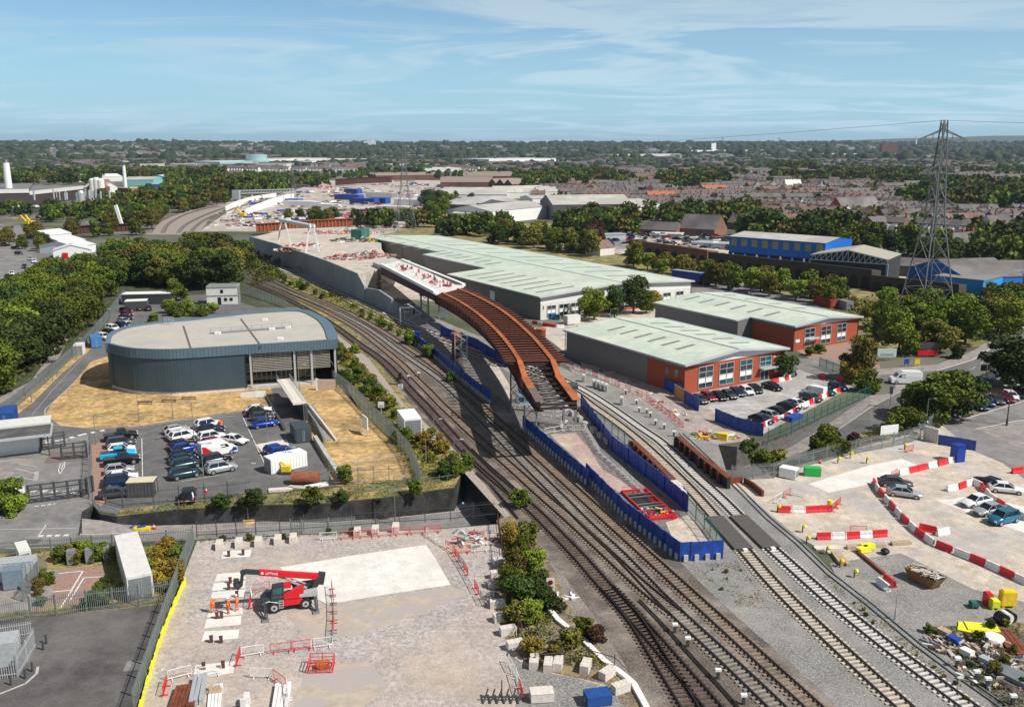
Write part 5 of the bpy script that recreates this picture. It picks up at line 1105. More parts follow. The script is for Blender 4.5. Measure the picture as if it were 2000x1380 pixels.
fence('grey palisade fence around the rear store yard',[(243,580),(250,572),(330,570),(395,585),(430,590),(520,600)],2.4)if 0 else fence('grey palisade fence behind the control building beside the tracks',[(478,575),(510,585),(545,596),(560,603)],2.6)
fence('tall grey palisade fence climbing past the lawn from the railway bank',[(650,748),(680,770),(712,802),(745,838),(775,868),(800,898),(810,925),(822,952)],2.8)
fence('thin mesh fence across the foot of the dry lawn',[(640,948),(700,946),(760,943),(820,940)],2.6,'mesh')
fence('low white guard rail crossing the dry lawn',[(645,913),(700,908),(790,895)],1.2,'none',lgrey)
fence('galvanised handrail above the retaining wall on the left',[(182,985),(194,1000),(226,1006),(300,999),(350,992)],1.1,'none')
fence('galvanised handrail above the retaining wall in the middle',[(350,992),(500,984),(600,977),(660,968)],1.1,'none');fence('galvanised handrail above the retaining wall nearest the railway bridge',[(660,968),(760,956),(890,938)],1.1,'none')
fence('tall mesh fence behind the handrail of the car park corner',[(176,975),(180,910),(178,868)],2.6,'mesh');fence('dark mesh fence around the foot of the car park',[(206,984),(240,992),(300,986),(400,978),(490,968)],2.4,'mesh',dgrey)
fence('black steel fence along the pavement edge of the lifting site',[(385,1050),(500,1043),(640,1033),(780,1023),(880,1017),(968,1008)],2.2,'mesh',dgrey);fence('green palisade length inside the black steel fence',[(568,1043),(590,1044),(695,1036)],2.0)
fence('grey palisade fence between the compound and the road',[(-20,1082),(100,1076),(220,1068),(378,1054)],1.6);
fence('grey palisade fence between the compound and the service yard',[(-20,1222),(60,1206),(110,1203),(170,1194),(272,1184),(340,1172)],2.4)
fence('grey palisade fence between the service yard and the lifting site',[(379,1062),(355,1125),(337,1180)],2.5)
fence('grey palisade fence backing the long yellow barrier board',[(337,1180),(312,1250),(285,1330),(262,1400)],2.5)
hoarding('long yellow board along the foot of the palisade fence',[(362,1140),(340,1190),(316,1250),(290,1335),(272,1400)],.75,lemon,feet=False,cat='barrier board',name='barrier_board')
fence('short palisade fence across the small transformer enclosure',[(46,1175),(70,1140),(92,1110)],2.2);fence('pale palisade cage panel around the kiosk, front one',[(-30,1330),(36,1322)],2.2,m=lgrey);fence('pale palisade cage panel around the kiosk, side one',[(36,1322),(70,1264)],2.2,m=lgrey);fence('pale palisade cage panel around the kiosk, rear one',[(-20,1254),(64,1240)],1.6,m=lgrey)
fence('grey palisade fence along the top of the bank by the right-hand site',[(1428,940),(1470,936),(1510,934),(1560,914),(1640,893),(1700,880),(1765,868),(1812,852)],2.4)
fence('green mesh fence above the stone wall by the estate car park',[(1500,862),(1545,846),(1590,824),(1640,800),(1700,772)],2.2,'mesh',teal);fence('curved palisade fence corner below the dark oak',[(1812,842),(1828,830),(1845,820)],2.6);fence('blue railing beside the roadside car row',[(1888,768),(1905,755),(1950,738)],2.2,'palisade',blue)
fence('green railing length by the estate road entrance',[(1600,716),(1640,732),(1652,735)],2.2,'palisade',teal);fence('dark fence post row beside the blocks at the foot of the site',[(1045,1300),(1095,1295),(1150,1290),(1200,1305),(1230,1335)],1.4,'none',dgrey)
fence('dark timber and steel post fence between the site and the railway bank',[(972,1022),(980,1080),(984,1140),(1000,1200),(1022,1255)],1.9,'mesh',rustd)
fence('green fence of the yard on the far left',[(-40,610),(0,595),(20,575),(22,540)],2.4,'palisade',teal)
fence('chain link fence running beside the far right road',[(1900,668),(1950,645),(2010,612)],2.0,'mesh')
hoarding('dark blue gate hoarding at the right-hand site entrance',[(1832,868),(1860,872),(1905,880)],1.6,blue,feet=False);p=P(1869,900);tag(MB().box(0,0,0,1.5,1.5,2.6,.3).box(0,0,2.6,1.6,1.6,.1,.3).build('portable_cabin',PC['blue'],loc=tuple(p)),'bright blue upright site cubicle at the right-hand gate','cubicle')
hoarding('white wall end panels at the gate by the dark oak',[(1804,858),(1832,866)],2.3,concp,th=.3,feet=False,name='gate_wall',cat='wall')
def lamp(px,py,pyt,label,arms=((1,0),),m=galv,z=0.0,r=.07,L=1.2,head='flat'):
 h=hgt(px,py,pyt,z);p=P(px,py,z);t=thing('street_lamp' if head else 'pole',label,'street lamp' if head else 'pole',tuple(p));MB().tube((0,0,0),(0,0,h),r,r*.7,n=8).tube((0,0,0),(0,0,1.2),r*1.5,n=8).build('post',m,t)
 for ax,ay in arms:
  MB().bar((0,0,h-.05),(ax*L,ay*L,h+.05),.06).build('arm',m,t)
  if head:MB().box(ax*L,ay*L,h-.02,.55,.3,.12,math.atan2(ay,ax)).build('lamp_head',lgrey,t)
 return t
for a in((62,785,737,'lamp post nearest the lower left end of the access fence'),(103,744,700,'lamp post standing between two others along the drive, middle one',((1,0),)),(112,736,698,'slender lamp post immediately right of the middle one on the drive',((-1,0),)),(150,701,660,'lamp post beside the small white kiosk'),(190,655,624,'lamp post behind the blue container'),(225,621,587,'lamp post beside the rear car row'),(207,636,603,'lamp post seen against the wood beside the rear row'),(188,868,812,'double-headed lamp post by the brick pavement',((1,0),(-1,0))),(272,824,770,'lamp post on the lawn edge, left one'),(338,818,768,'lamp post on the lawn edge, right one'),(380,868,786,'double-headed lamp post behind the middle cars',((1,.1),(-1,-.1))),(397,930,866,'double-headed lamp post between the middle car columns',((1,.1),(-1,-.1))),(523,864,806,'lamp post beside the bright blue saloon'),(595,835,790,'lamp post on the ramp landing'),(585,765,712,'lamp post in front of the louvred screen'),(560,913,873,'lamp post above the white ribbed container'),(644,943,909,'lamp post at the end of the guard rail'),(847,845,818,'short lamp post on the bank beside the outermost track'),(887,910,858,'lamp post beside the thicket at the bridge edge'),(832,905,858,'lamp post among the yellow weeds on the bank'),(1385,738,697,'lamp post in front of the grey side wall'),(1521,735,683,'lamp post at the right corner of the brick unit'),(1808,835,778,'lamp post beside the dark oak'),(1944,742,664,'tall lamp post on the right-hand road'),(1192,630,603,'lamp post among the trees before the big warehouse'),(1775,800,770,'short post beyond the dark oak')):lamp(*a[:4],*(a[4:]if len(a)>4 else()))
lamp(485,1019,905,'tall lamp post with a sandy collar on the pavement under the wall',z=zr(485));lamp(772,1026,930,'lamp post standing between road and fence',z=zr(772));lamp(1966,831,752,'black double-headed lamp post on the side road pavement',((1,.2),(-1,-.2)),dgrey,r=.12)
lamp(1473,905,852,'thin pole beside the sunken road',(),mgrey,z=zr(1473),head=None);lamp(1558,584,540,'timber telegraph pole between the units and the viaduct',(),mgrey,head=None,r=.14);lamp(1748,1210,1150,'white post with a lineside box by the cable route',((-1,0),),lgrey,head='flat');lamp(1570,640,600,'grey pole beside the containers',(),mgrey,head=None)
def ped(m):
 t=thing('pedestrian_barrier','x','barrier');mb=MB();L,H=2.0,1.0
 for a,b in(((-L/2,0,.15),(-L/2,0,H)),((L/2,0,.15),(L/2,0,H)),((-L/2,0,H),(L/2,0,H)),((-L/2,0,.2),(L/2,0,.2))):mb.tube(a,b,.035,n=6)
 mb.build('frame',m,t);mb=MB()
 for k in range(1,14):mb.tube((-L/2+L*k/14,0,.2),(-L/2+L*k/14,0,H),.012,n=4)
 mb.build('bars',m,t)
 for s in(-1,1):MB().bar((s*.7,-.35,.06),(s*.7,.35,.06),.07).bar((s*.7,0,.06),(s*.7,0,.2),.05).build('foot',m,t)
 return Once(t)
PED={'r':ped(red),'w':ped(whitep),'f':ped(faded),'g':ped(mgrey)}
def pedline(pts,pat,label,group,z=0.0):
 q=poly3(pts,z);i=0
 for a,b in walk(q,2.1):
  c=(a+b)/2;k=pat[i%len(pat)];i+=1
  if k!='.':PED[k]((c.x,c.y,c.z+.06),math.atan2((b-a).y,(b-a).x),{'r':'red','f':'faded red','w':'white','g':'grey'}[k]+' '+label,group)
def jersey(m):
 t=thing('plastic_barrier','x','barrier');L,H=1.95,.85;pr=[(-.28,0),(-.28,.14),(-.14,.42),(-.11,H),(.11,H),(.14,.42),(.28,.14),(.28,0)];mb=MB();secs=[[(x,y,z)for y,z in pr]for x in(-L/2,L/2)];loft(mb,secs);mb.build('shell',m,t)
 mb=MB()
 for k in range(3):
  for s in(-1,1):mb.box(-L*.3+L*.3*k,s*.13,.45,.3,.05,.22)
 mb.build('moulded_ribs',m,t);MB().box(L/2+.04,0,.2,.1,.1,.55).build('hinge',dgrey,t);return Once(t)
JER={'r':jersey(red),'w':jersey(whitep)}
def jerline(pts,pat,label,group,step=2.05,z=0):
 q=poly3(pts,z);i=0
 for a,b in walk(q,step):
  c=(a+b)/2;k=pat[i%len(pat)];i+=1
  if k!='.':JER[k]((c.x,c.y,c.z+.05),math.atan2((b-a).y,(b-a).x),{'r':'red','w':'white'}[k]+' '+label,group)
jerline([(1706,945),(1716,962),(1738,988),(1760,1013),(1790,1042),(1822,1065),(1865,1082),(1925,1106),(2010,1145)],'rw','plastic barrier in the long curved line across the right-hand site','curved barrier line')
jerline([(1756,928),(1790,920),(1868,900)],'wrrwr','plastic barrier in the line running up to the blue cubicle','barrier line to the cubicle')
jerline([(1846,960),(1872,955),(1900,945),(1915,952),(1935,975),(1960,992),(2010,1020)],'wrw','plastic barrier enclosing the parked saloons','barriers by the saloons')
jerline([(1521,1000),(1570,1001),(1622,998)],'rwrr','plastic barrier in the short line beside the level crossing','short barrier line');jerline([(1597,1053),(1650,1052),(1730,1047)],'rwrwr','plastic barrier in the line behind the timber baulks','barrier line by the baulks')
jerline([(1800,1035),(1822,1040)],'r','plastic barrier lying loose behind the curved line','loose barriers');jerline([(1832,1046),(1850,1042)],'w','plastic barrier lying crosswise behind the curved line','loose barriers');jerline([(1722,1130),(1752,1152)],'r','plastic barrier lying by the skip','loose barriers 2');jerline([(1712,1138),(1738,1158)],'w','plastic barrier lying by the skip','loose barriers 2');jerline([(1975,925),(1998,922)],'r','plastic barrier at the right-hand gate','gate barriers');jerline([(1958,1000),(1990,1008)],'r','plastic barrier on its own beside the bright blue SUV','gate barriers')
jerline([(1480,838),(1530,818),(1570,795),(1612,775),(1652,760)],'rw','plastic barrier in the line along the estate car park edge','estate barrier line');jerline([(1508,748),(1530,744),(1550,738)],'rw','plastic barrier at the brick unit entrance','entrance barriers');jerline([(1600,738),(1612,742)],'r','plastic barrier at the estate gate, left one','estate gate barriers');jerline([(1632,742),(1652,746)],'r','plastic barrier at the estate gate, right one','estate gate barriers')
jerline([(1040,632),(1060,636),(1085,640),(1105,640)],'rwr','plastic barrier beyond the right girder','barriers beyond the bridge')
PL='pedestrian barrier in the run around the telehandler area';pedline([(472,1284),(515,1277)],'w',PL,'site barriers');pedline([(530,1277),(570,1272),(610,1267),(648,1262)],'frwg',PL,'site barriers');pedline([(650,1255),(653,1215),(652,1180),(648,1150)],'grgf',PL,'site barriers');pedline([(462,1305),(470,1280)],'r',PL,'site barriers');pedline([(490,1162),(530,1150)],'f',PL,'site barriers');pedline([(488,1190),(492,1160)],'rw',PL,'site barriers')
PL='pedestrian barrier around the steel stack at the bottom edge';pedline([(328,1330),(375,1318)],'w',PL,'stack barriers');pedline([(318,1368),(328,1332)],'rw',PL,'stack barriers');pedline([(490,1324),(532,1325),(560,1345),(565,1390)],'wfww',PL,'stack barriers');pedline([(400,1322),(420,1318)],'w',PL,'stack barriers')
PL='pedestrian barrier at the upper corner of the lifting site';pedline([(625,1056),(658,1054)],'w',PL,'upper corner barriers');pedline([(660,1054),(770,1046),(860,1040)],'fr',PL,'upper corner barriers');pedline([(832,1045),(870,1070)],'w',PL,'upper corner barriers');pedline([(870,1070),(888,1082),(915,1080),(960,1076)],'frwf',PL,'upper corner barriers')
PL='pedestrian barrier in the slanting run beside the white pad';pedline([(888,1085),(905,1110),(925,1145),(948,1188)],'rgrw',PL,'slanting run');PL='pedestrian barrier in the short run by the black trestle frame';pedline([(990,1290),(1008,1325),(1020,1365)],'wwr',PL,'lower run')
PL='pedestrian barrier along the path inside the enclosure';pedline([(1055,812),(1085,815),(1125,808)],'w',PL,'enclosure barriers');pedline([(1065,848),(1100,842),(1140,842)],'w',PL,'enclosure barriers');pedline([(1128,815),(1150,852),(1170,885),(1215,925),(1255,965)],'w',PL,'enclosure barriers')
pedline([(1258,968),(1290,990),(1318,1018)],'r','pedestrian barrier guarding the right side of the excavation','excavation barriers');pedline([(1212,965),(1245,962)],'r','pedestrian barrier guarding the upper end of the excavation','excavation barriers')
pedline([(1262,780),(1300,808),(1335,836)],'f','pedestrian barrier along the pink work strip','work strip barriers');pedline([(1110,716),(1180,742),(1255,776)],'fw','pedestrian barrier along the pink work strip','work strip barriers');pedline([(1510,985),(1545,965),(1575,972)],'wf','pedestrian barrier beside the rust plates','right site barriers');pedline([(1625,1000),(1640,985)],'r','pedestrian barrier beside the yellow tank','right site barriers');pedline([(1740,935),(1752,928)],'r','pedestrian barrier at the bend by the dark grey car','right site barriers');pedline([(1765,885),(1785,880)],'r','pedestrian barrier near the bank fence','right site barriers');pedline([(1662,1042),(1690,1042)],'r','pedestrian barrier behind the baulks','right site barriers')
for q in PED.values():q.done()
for q in JER.values():q.done()
for q in PROTO.values():q.done()
# ---------------- small structures ----------------
def cont(px,py,hx,hy,L,W,H,m,label,cat='container',name='shipping_container',z=0.0,ribs=True,door=None,roofm=None):
 """px,py: centre of footprint; heading by pixel vector"""
 p=P(px,py,z);rz=heading(px,py,hx,hy);t=thing(name,label,cat,tuple(p),rz);MB().box(0,0,.12,L,W,H-.12).build('body',m,t);MB().box(0,0,H,L+.03,W+.03,.06).build('roof',roofm or m,t)
 if ribs:
  mb=MB();n=int(L/.45)
  for k in range(n):
   for s in(-1,1):mb.box(-L/2+L*(k+.5)/n,s*(W/2+.02),.25,.16,.05,H-.4)
  mb.build('side_ribs',m,t)
 for s in((1,-1)if door is None else(door,)):MB().box(s*(L/2+.02),0,.25,.05,W-.3,H-.45).build('door',mgrey if m in(white,offw)else m,t);MB().box(s*(L/2+.06),.12,.3,.05,.05,H-.55).box(s*(L/2+.06),-.12,.3,.05,.05,H-.55).build('lock_bar',lgrey,t)
 return t
bl2=mat('mid_blue_container',(0.06,0.19,0.42),.5,var=.12);bl3=mat('deep_blue_container',(0.015,0.07,0.26),.5,var=.12)
cont(263,1128,18,60,12.2,2.5,2.9,offw,'long off-white container cabin with steps in the lower left compound');cont(188,676,-8,-18,5,2.4,2.5,bl2,'mid blue container beside the rear corner of the control building');cont(16,828,14,-22,5.5,2.4,2.6,bl3,'deep blue container behind the gatehouse');cont(156,692,12,-16,3.2,2.0,2.5,offw,'small white kiosk on the verge inside the fence','kiosk','kiosk')
cont(800,842,24,34,6.1,2.9,3.0,white,'white equipment building on the bank beside the tracks','equipment building','equipment_building',ribs=False);cont(559,915,50,-12,5.8,2.3,2.3,white,'white ribbed container beside the blue cars');cont(588,857,16,22,4.6,2.6,2.4,mat('slate_cladding',(.05,.065,.075),.5,stripe=('X',.4,.3)),'dark slate clad bin store at the foot of the ramp','store','bin_store',ribs=False)
cont(279,966,45,-2,3.6,2.2,2.2,mat('slatted_grey',(.08,.08,.08),.7,stripe=('X',.25,.6)),'small slatted bin store with cream roof by the car park corner','store','bin_store',roofm=mat('cream_roof',(.58,.53,.38),.7));cont(35,1130,60,-6,4,1.8,2.3,lgrey,'low pale container behind the transformer enclosure');cont(48,1100,10,22,3.4,1.2,2.1,offw,'narrow white cabinet at the top of the lower left compound','cabinet','cabinet',ribs=False)
cont(28,1146,25,-4,1.9,1.5,2.2,mat('blue_grey_unit',(.16,.21,.25),.5),'blue-grey transformer unit with a yellow warning plate','transformer','transformer',ribs=False);cont(8,1292,40,-6,2.6,2.4,2.4,lgrey,'pale grey kiosk inside the palisade cage','kiosk','kiosk',ribs=False);cont(1540,932,30,6,2.4,1.6,1.5,white,'white plant container on the right-hand site','container',ribs=False);cont(1586,928,30,2,2.3,1.3,1.2,green,'bright green fuel tank beside the white plant container','tank','fuel_tank',ribs=False)
for i,(x,y)in enumerate(((141,1101),(177,1098),(212,1093))):o=cont(x,y,14,-2,.9,.8,1.7,mgrey,('left','middle','right')[i]+' of three grey feeder pillars with yellow tops in the compound','feeder pillar','feeder_pillar',ribs=False,roofm=mgrey)
cont(1117,632,20,-2,4,2.2,2.3,offw,'small white site cabin beyond the right girder','cabin','site_cabin',ribs=False,door=1);cont(1612,597,40,12,9,2.4,2.5,mat('red_container',(.30,.03,.02),.6,var=.2),'dark red container pair by the scrubland');cont(1650,603,40,12,5,2.4,2.5,mgrey,'grey-roofed container beside the dark red one');cont(1548,845,25,-10,3.6,1.6,3.2,blue,'blue mesh site stair enclosure on the pavement under the estate wall','stair enclosure','stair_enclosure',z=zr(1548)+.1,ribs=False)
cont(1167,1372,30,-4,2.2,1.4,1.0,bl3,'small blue skip box at the bottom edge','box','tool_box',ribs=False);cont(1058,1366,30,-2,2.0,1.2,.9,concp,'pallet of pale blocks inside a barrier ring','pallet','pallet',ribs=False)
cont(438,592,44,-1,9,6.0,5.6,offw,'two-storey white cabin office with grey-green roof behind the control building','cabin office','cabin_office',ribs=False,roofm=mat('grey_green_roof',(.20,.235,.20),.6,var=.25))
t=[o for o in COL.objects if o.name.startswith('cabin_office')or o.get('category')=='cabin office'][-1]
MB().box(0,-3.04,2.6,9.02,.06,.35).build('floor_band',mgrey,t);MB().box(0,-3.05,5.1,9.02,.08,.4).build('eaves_band',mgrey,t)
for x,z,w_,h_ in((0,3.6,.8,1),(-.8,.2,1,2.1),(1,1.2,.9,.9),(2.6,1.2,.9,.9)):MB().box(x,-3.06,z,w_,.06,h_).build('window',glsd,t)
cont(290,592,44,-1,14,5,3.2,mat('dark_store',(.03,.035,.04),.6),'long dark store with a white roof edge at the rear yard','store','store_building',ribs=False,roofm=white);cont(268,606,24,-1,6,4,3.0,dgrey,'lower dark store with a small white roof in front of the long one','store','store_building',ribs=False,roofm=white)
for i,(x,y)in enumerate(((1140,745),(1160,756),(1168,758),(1176,761),(1184,764),(1214,790),(1070,700))):cont(x,y,4,10,.9,.6,1.5,offw,('upright white signalling cabinet alone at the upper end','first of the four white cabinets in a bank','second of the four white cabinets in a bank','third of the four white cabinets in a bank','fourth of the four white cabinets in a bank','white cabinet standing alone below the bank of four','white cabinet close behind the right girder')[i],'cabinet','signal_cabinet',ribs=False)
p=P(48,885);t=thing('gatehouse','gatehouse with a broad dark panelled roof on the far left','gatehouse',tuple(p),heading(48,885,50,-6));MB().box(-2,1.5,0,8,3.0,2.9).build('wall',white,t);MB().box(0,0,3.2,8.5,6.4,.35).build('roof',lgrey,t);MB().box(0.2,-.2,3.56,7.6,5.2,.05).build('roof_panel',asphd,t)
for x,y in((-3.6,-2.8),(3.6,-2.8)):MB().box(x,y,0,.2,.2,3.2).build('post',dgrey,t)
p=P(34,862);t=thing('outbuilding','pale low building behind the gatehouse roof','building',tuple(p),heading(48,885,50,-6));MB().box(0,0,0,10,4,3.1).build('wall',lgrey,t);MB().box(0,0,3.1,10.4,4.4,.2).build('roof',offw,t)
def gate(pts,h,label,bars=10):
 q=poly3(pts);a,b=q;t=thing('sliding_gate',label,'gate',tuple(a),math.atan2((b-a).y,(b-a).x));L=(b-a).length;fr=MB()
 for x in(0,L/2,L):fr.box(x,0,0,.28,.28,h)
 for z in(.15,h*.38,h*.72,h-.08):fr.bar((0,0,z),(L,0,z),.14)
 fr.build('frame',dgrey,t);mb=MB()
 for k in range(int(L/.18)):mb.box(k*.18,0,.1,.035,.035,h-.1)
 mb.build('bars',dgrey,t);return t
gate([(82,880),(127,872)],2.6,'black sliding security gate, left upper leaf by the gatehouse');gate([(121,898),(170,893)],2.6,'black sliding security gate, right upper leaf by the gatehouse');gate([(57,983),(108,977)],2.6,'black security gate, left leaf at the road entrance');gate([(108,977),(160,970)],2.6,'black security gate, right leaf at the road entrance')
gate([(160,970),(182,960)],2.4,'black pedestrian gate beside the road entrance leaves');cont(36,970,12,-2,1.7,1.7,2.4,white,'small white guard kiosk with dark green roof by the road gate','kiosk','kiosk',ribs=False,roofm=teal)
for i,(x,y)in enumerate(((91,1257),(85,1269),(64,1311),(50,1325),(22,1338))):tag(MB().tube((0,0,0),(0,0,1.0),.1,n=10).build('bollard',[dgrey],loc=tuple(P(x,y))),('topmost','second','third','fourth','lowest')[i]+' black bollard guarding the palisade cage','bollard','bollards by the palisade cage')
for i,(x,y)in enumerate(((9,962),(19,960))):tag(MB().box(0,0,0,.7,.6,1.4).box(0,0,1.4,.8,.7,.2).build('bin',PC['blue'],loc=tuple(P(x,y))),('left','right')[i]+' of two blue bins by the guard kiosk','bin')
p=P(278,1034,zr(278)+.1);t=thing('road_works_pile','folded yellow and black road works signs lying on the pavement','signs',tuple(p));MB().box(0,0,0,1.9,.8,.35,.1).build('yellow_sign',yellow,t);MB().box(-.1,.1,.36,1.0,.5,.12,.4).build('blue_sign',blue,t);MB().bar((-2,0,.1),(-1.1,.3,.5),.1).bar((-1.9,.4,.1),(-1.1,-.2,.4),.1).build('stand',dgrey,t)
def cone(px,py,label,z=0):
 t=thing('traffic_cone',label,'cone',tuple(P(px,py,z)));MB().tube((0,0,.05),(0,0,.75),.2,.04,10).build('cone',redp,t);MB().tube((0,0,.38),(0,0,.58),.125,.085,10).build('white_band',white,t);MB().box(0,0,0,.5,.5,.06).build('base',redp,t)
cone(301,1033,'traffic cone beside the folded yellow signs',zr(301)+.1);cone(403,962,'traffic cone inside the fenced foot of the car park');cone(1602,905,'traffic cone by the yellow lamps of the bank fence')
tag(MB().tube((0,0,0),(0,0,1.1),.35,n=12).build('bin',mat('orange_bin',(.75,.12,.02),.5),loc=tuple(P(431,834))),'orange bin beside the topmost white car','bin')
p=P(485,1019,zr(485)+.1);tag(MB().tube((0,0,0),(0,0,.25),.95,.7,n=14).build('lamp_base',mat('sandy_base',(.5,.33,.14),.9),loc=tuple(p)),'sandy ring around the foot of the tall lamp post','lamp base')
for i,(x,y)in enumerate(((284,789),(330,785),(369,780))):tag(MB().bar((-1.3,0,.45),(1.3,0,.45),.45,.1).bar((-1.2,0,0),(-1.2,0,.45),.12).bar((1.2,0,0),(1.2,0,.45),.12).build('bench',rustd,loc=tuple(P(x,y))),('left','middle','right')[i]+' of three low brown benches on the dry lawn','bench')
p0=P(553,741,3.2);p1=P(586,788,3.0);t=thing('entrance_ramp','pale raised ramp bridge leading to the entrance of the control building','ramp',tuple((p0 .x,p0 .y,0)));d=p1-p0;d.z=0
MB().bar((0,0,3.2),(d.x,d.y,3.0),2.4,.3).build('deck',concp,t);n=Vector((-d.y,d.x,0)).normalized()
for s in(-1,1):MB().bar(n*1.2*s+Vector((0,0,4.2)),n*1.2*s+Vector((d.x,d.y,4.0)),.07).bar(n*1.2*s+Vector((0,0,3.7)),n*1.2*s+Vector((d.x,d.y,3.5)),.05).build('handrail',lgrey,t)
MB().bar(Vector((d.x*.15,d.y*.15,1.5))+n*.9,Vector((d.x*1.05,d.y*1.05,1.45))+n*.9,.5,3.0).build('ramp_wall',dgrey,t)
slabwall('ramp_wall','dark wall of the lower ramp turning down beside the bin store',[(592,792,790),(618,842,826),(632,865,856)],.35,mgrey,cat='wall');slabwall('ramp_wall','pale edging wall between ramp and dry lawn',[(600,795,787),(630,832,824),(655,862,858)],.3,concp,cat='wall');slabwall('ramp_wall','stone kerb wall running from the bin store to the guard rail',[(612,862,850),(635,900,888),(662,940,928)],.6,conc,cat='wall');slabwall('ramp_wall','dark kerb wall beside the bright blue saloon',[(518,775,772),(540,818,812),(553,842,836)],.4,dgrey,cat='wall')
sheet('ramp_surface',[(600,795),(612,790),(655,855),(640,862)],pave,14);sheet('ramp_court',[(540,790),(590,785),(600,850),(562,850)],asphd,14)
slabwall('wall','white yard wall at the foot of the louvred end',[(470,776,768),(500,776,764),(520,775,764)],.3,white,cat='wall')
MBx=MB();p=P(638,762);t=thing('blast_wall','white edged timber gate beside the right end column','gate',tuple(p));MB().box(0,0,0,3.5,.3,2.2).build('panel',mat('pale_brick',(.5,.38,.3),.8),t);MB().box(-1.9,0,0,.3,.4,2.4).build('post',white,t)
tag(MB().tube((-1.9,0,.9),(1.9,0,.9),.9,n=18).build('rust_pipe',mat('rusty_pipe',(.25,.08,.04),.8,var=.25),loc=tuple(P(597,944))),'large rust brown pipe section lying behind the wall fence','pipe')
p=P(560,925);t=thing('mini_excavator','small yellow machine beside the rust brown pipe','machine',tuple(p));MB().box(0,0,0,1.7,1.2,.5).build('tracks',dgrey,t);MB().box(0,0,.5,1.3,1.1,.8).build('body',yellow,t);MB().bar((.4,0,1.0),(-.9,.2,1.8),.2).build('arm',yellow,t)
for i,(x,y,a,c)in enumerate(((548,958,.2,concp),(585,955,2.9,conc),(618,950,.5,white))):MBB=MB();MBB.box(0,0,0,3.2,.9,.35,a);tag(MBB.build('concrete_slab',c,loc=tuple(P(x,y))),('left','middle','right')[i]+' of the slabs lying in front of the rust brown pipe','slab')
p=P(714,848);t=thing('sign_board','tall thin white sign board standing edge-on on the dry lawn','sign',tuple(p),-1.1);MB().box(0,0,1.0,2.6,.15,2.2).build('board',white,t)
for s in(-1,1):MB().box(s*1.2,0,0,.15,.15,1.2).build('post',lgrey,t)
def small_sign(px,py,pyt,w,h,m,label,roundel=None,name='sign'):
 H=hgt(px,py,pyt);t=thing(name,label,'sign',tuple(P(px,py)));MB().tube((0,.06,0),(0,.06,H),.05,n=6).build('post',lgrey,t);MB().box(0,0,H-h,w,.05,h).build('plate',m,t)
 if roundel:MB().tube((0,-.03,H-h*.33),(0,-.06,H-h*.33),w*.3,n=14).build('roundel',roundel,t)
 for k in range(2):MB().box(0,-.035,H-h*(.7+.14*k),w*.7,.01,h*.06).build('text_line',dgrey,t)
 return t
small_sign(1075,1165,1128,.9,1.5,white,'white lineside notice with a dark red disc above the thicket',mat('dark_red_disc',(.25,.01,.01),.5));small_sign(745,812,784,1.1,1.1,white,'square white plate on a post among the bank weeds');small_sign(783,768,750,.9,.9,white,'round white disc signal on a post beside the outermost track',lgrey)
t=thing('signal_post','black railway signal heads on a short post by the outermost track','signal',tuple(P(782,752)));MB().tube((0,0,0),(0,0,2.0),.08).build('post',dgrey,t);MB().box(0,0,1.3,.7,.5,1.3).build('signal_head',blackp,t);MB().box(-.5,0,.8,.5,.4,.8).build('signal_head',blackp,t)
small_sign(1731,705,680,4.2,2.0,mat('mint_sign',(.5,.62,.55),.5),'mint green and red estate board on two posts before the trees',name='notice_board');small_sign(1812,697,668,4.4,1.6,dgrey,'tilted dark letting board with a red lower strip',name='notice_board');tag(MB().box(0,0,0,4.6,.1,1.2).build('sign_strip',redp,loc=tuple(P(1812,694,.4))),'red lower strip standing below the dark letting board','sign');tag(MB().box(0,0,.8,4.3,.1,.8).build('sign_strip',redp,loc=tuple(P(1731,702))),'red lower strip below the mint green estate board','sign')
for x,y,m,l in((1770,715,blue,'small blue site sign on the grass by the junction'),(1791,715,yellow,'small yellow site sign on the grass by the junction')):tag(MB().box(0,0,.5,1.1,.1,1.1).box(-.4,0,0,.1,.1,.5).box(.4,0,0,.1,.1,.5).build('sign',m,loc=tuple(P(x,y))),l,'sign')
p=P(1735,862);t=thing('roadside_board','white board seen from behind on posts at the edge of the sunken road','sign',tuple(p),.3);MB().box(0,0,1.2,3.4,.1,1.6).build('board',white,t);[MB().box(s*1.2,.1,0,.1,.1,1.3).build('post',mgrey,t)for s in(-1,1)]
p=P(1926,738);t=thing('roadside_board','black double panel traffic board facing away beside the road','sign',tuple(p),.2);MB().box(-.8,0,1.6,1.4,.12,1.3).box(.8,0,1.6,1.4,.12,1.3).build('panel',dgrey,t);MB().box(0,.1,0,.12,.1,1.7).build('post',mgrey,t)
p=P(1738,795,zr(1738));t=thing('traffic_signal','temporary traffic signal on a thin post at the kerb of the climbing road','traffic light',tuple(p));MB().tube((0,0,0),(0,0,3.2),.08).build('post',mgrey,t);MB().box(0,0,2.6,.5,.4,1.3).build('signal_head',dgrey,t)
def blk(label,group,m=concp,L=1.6,W=.8,H=.8):
 t=thing('concrete_block',label,'concrete block',group=group);MB().box(0,0,0,L,W,H).build('block',m,t);mb=MB()
 for x in(-.5,0,.5):
  for y in(-.2,.2):mb.box(x*L/1.6,y*W/.8,H,.12,.12,.04)
 mb.build('studs',m,t);return Once(t)
B1=blk('pale concrete block','blocks')
for i,(x,y,hx,hy)in enumerate(((429,1070,2,-10),(467,1066,2,-10),(505,1064,2,-10),(543,1060,2,-10),(573,1057,2,-10),(698,1045,2,-10),(733,1041,2,-10),(773,1036,2,-10))):B1((*P(x,y)[:2],.05),heading(x,y,hx,hy),'pale concrete block standing end-on along the upper edge of the site','blocks along the upper edge')
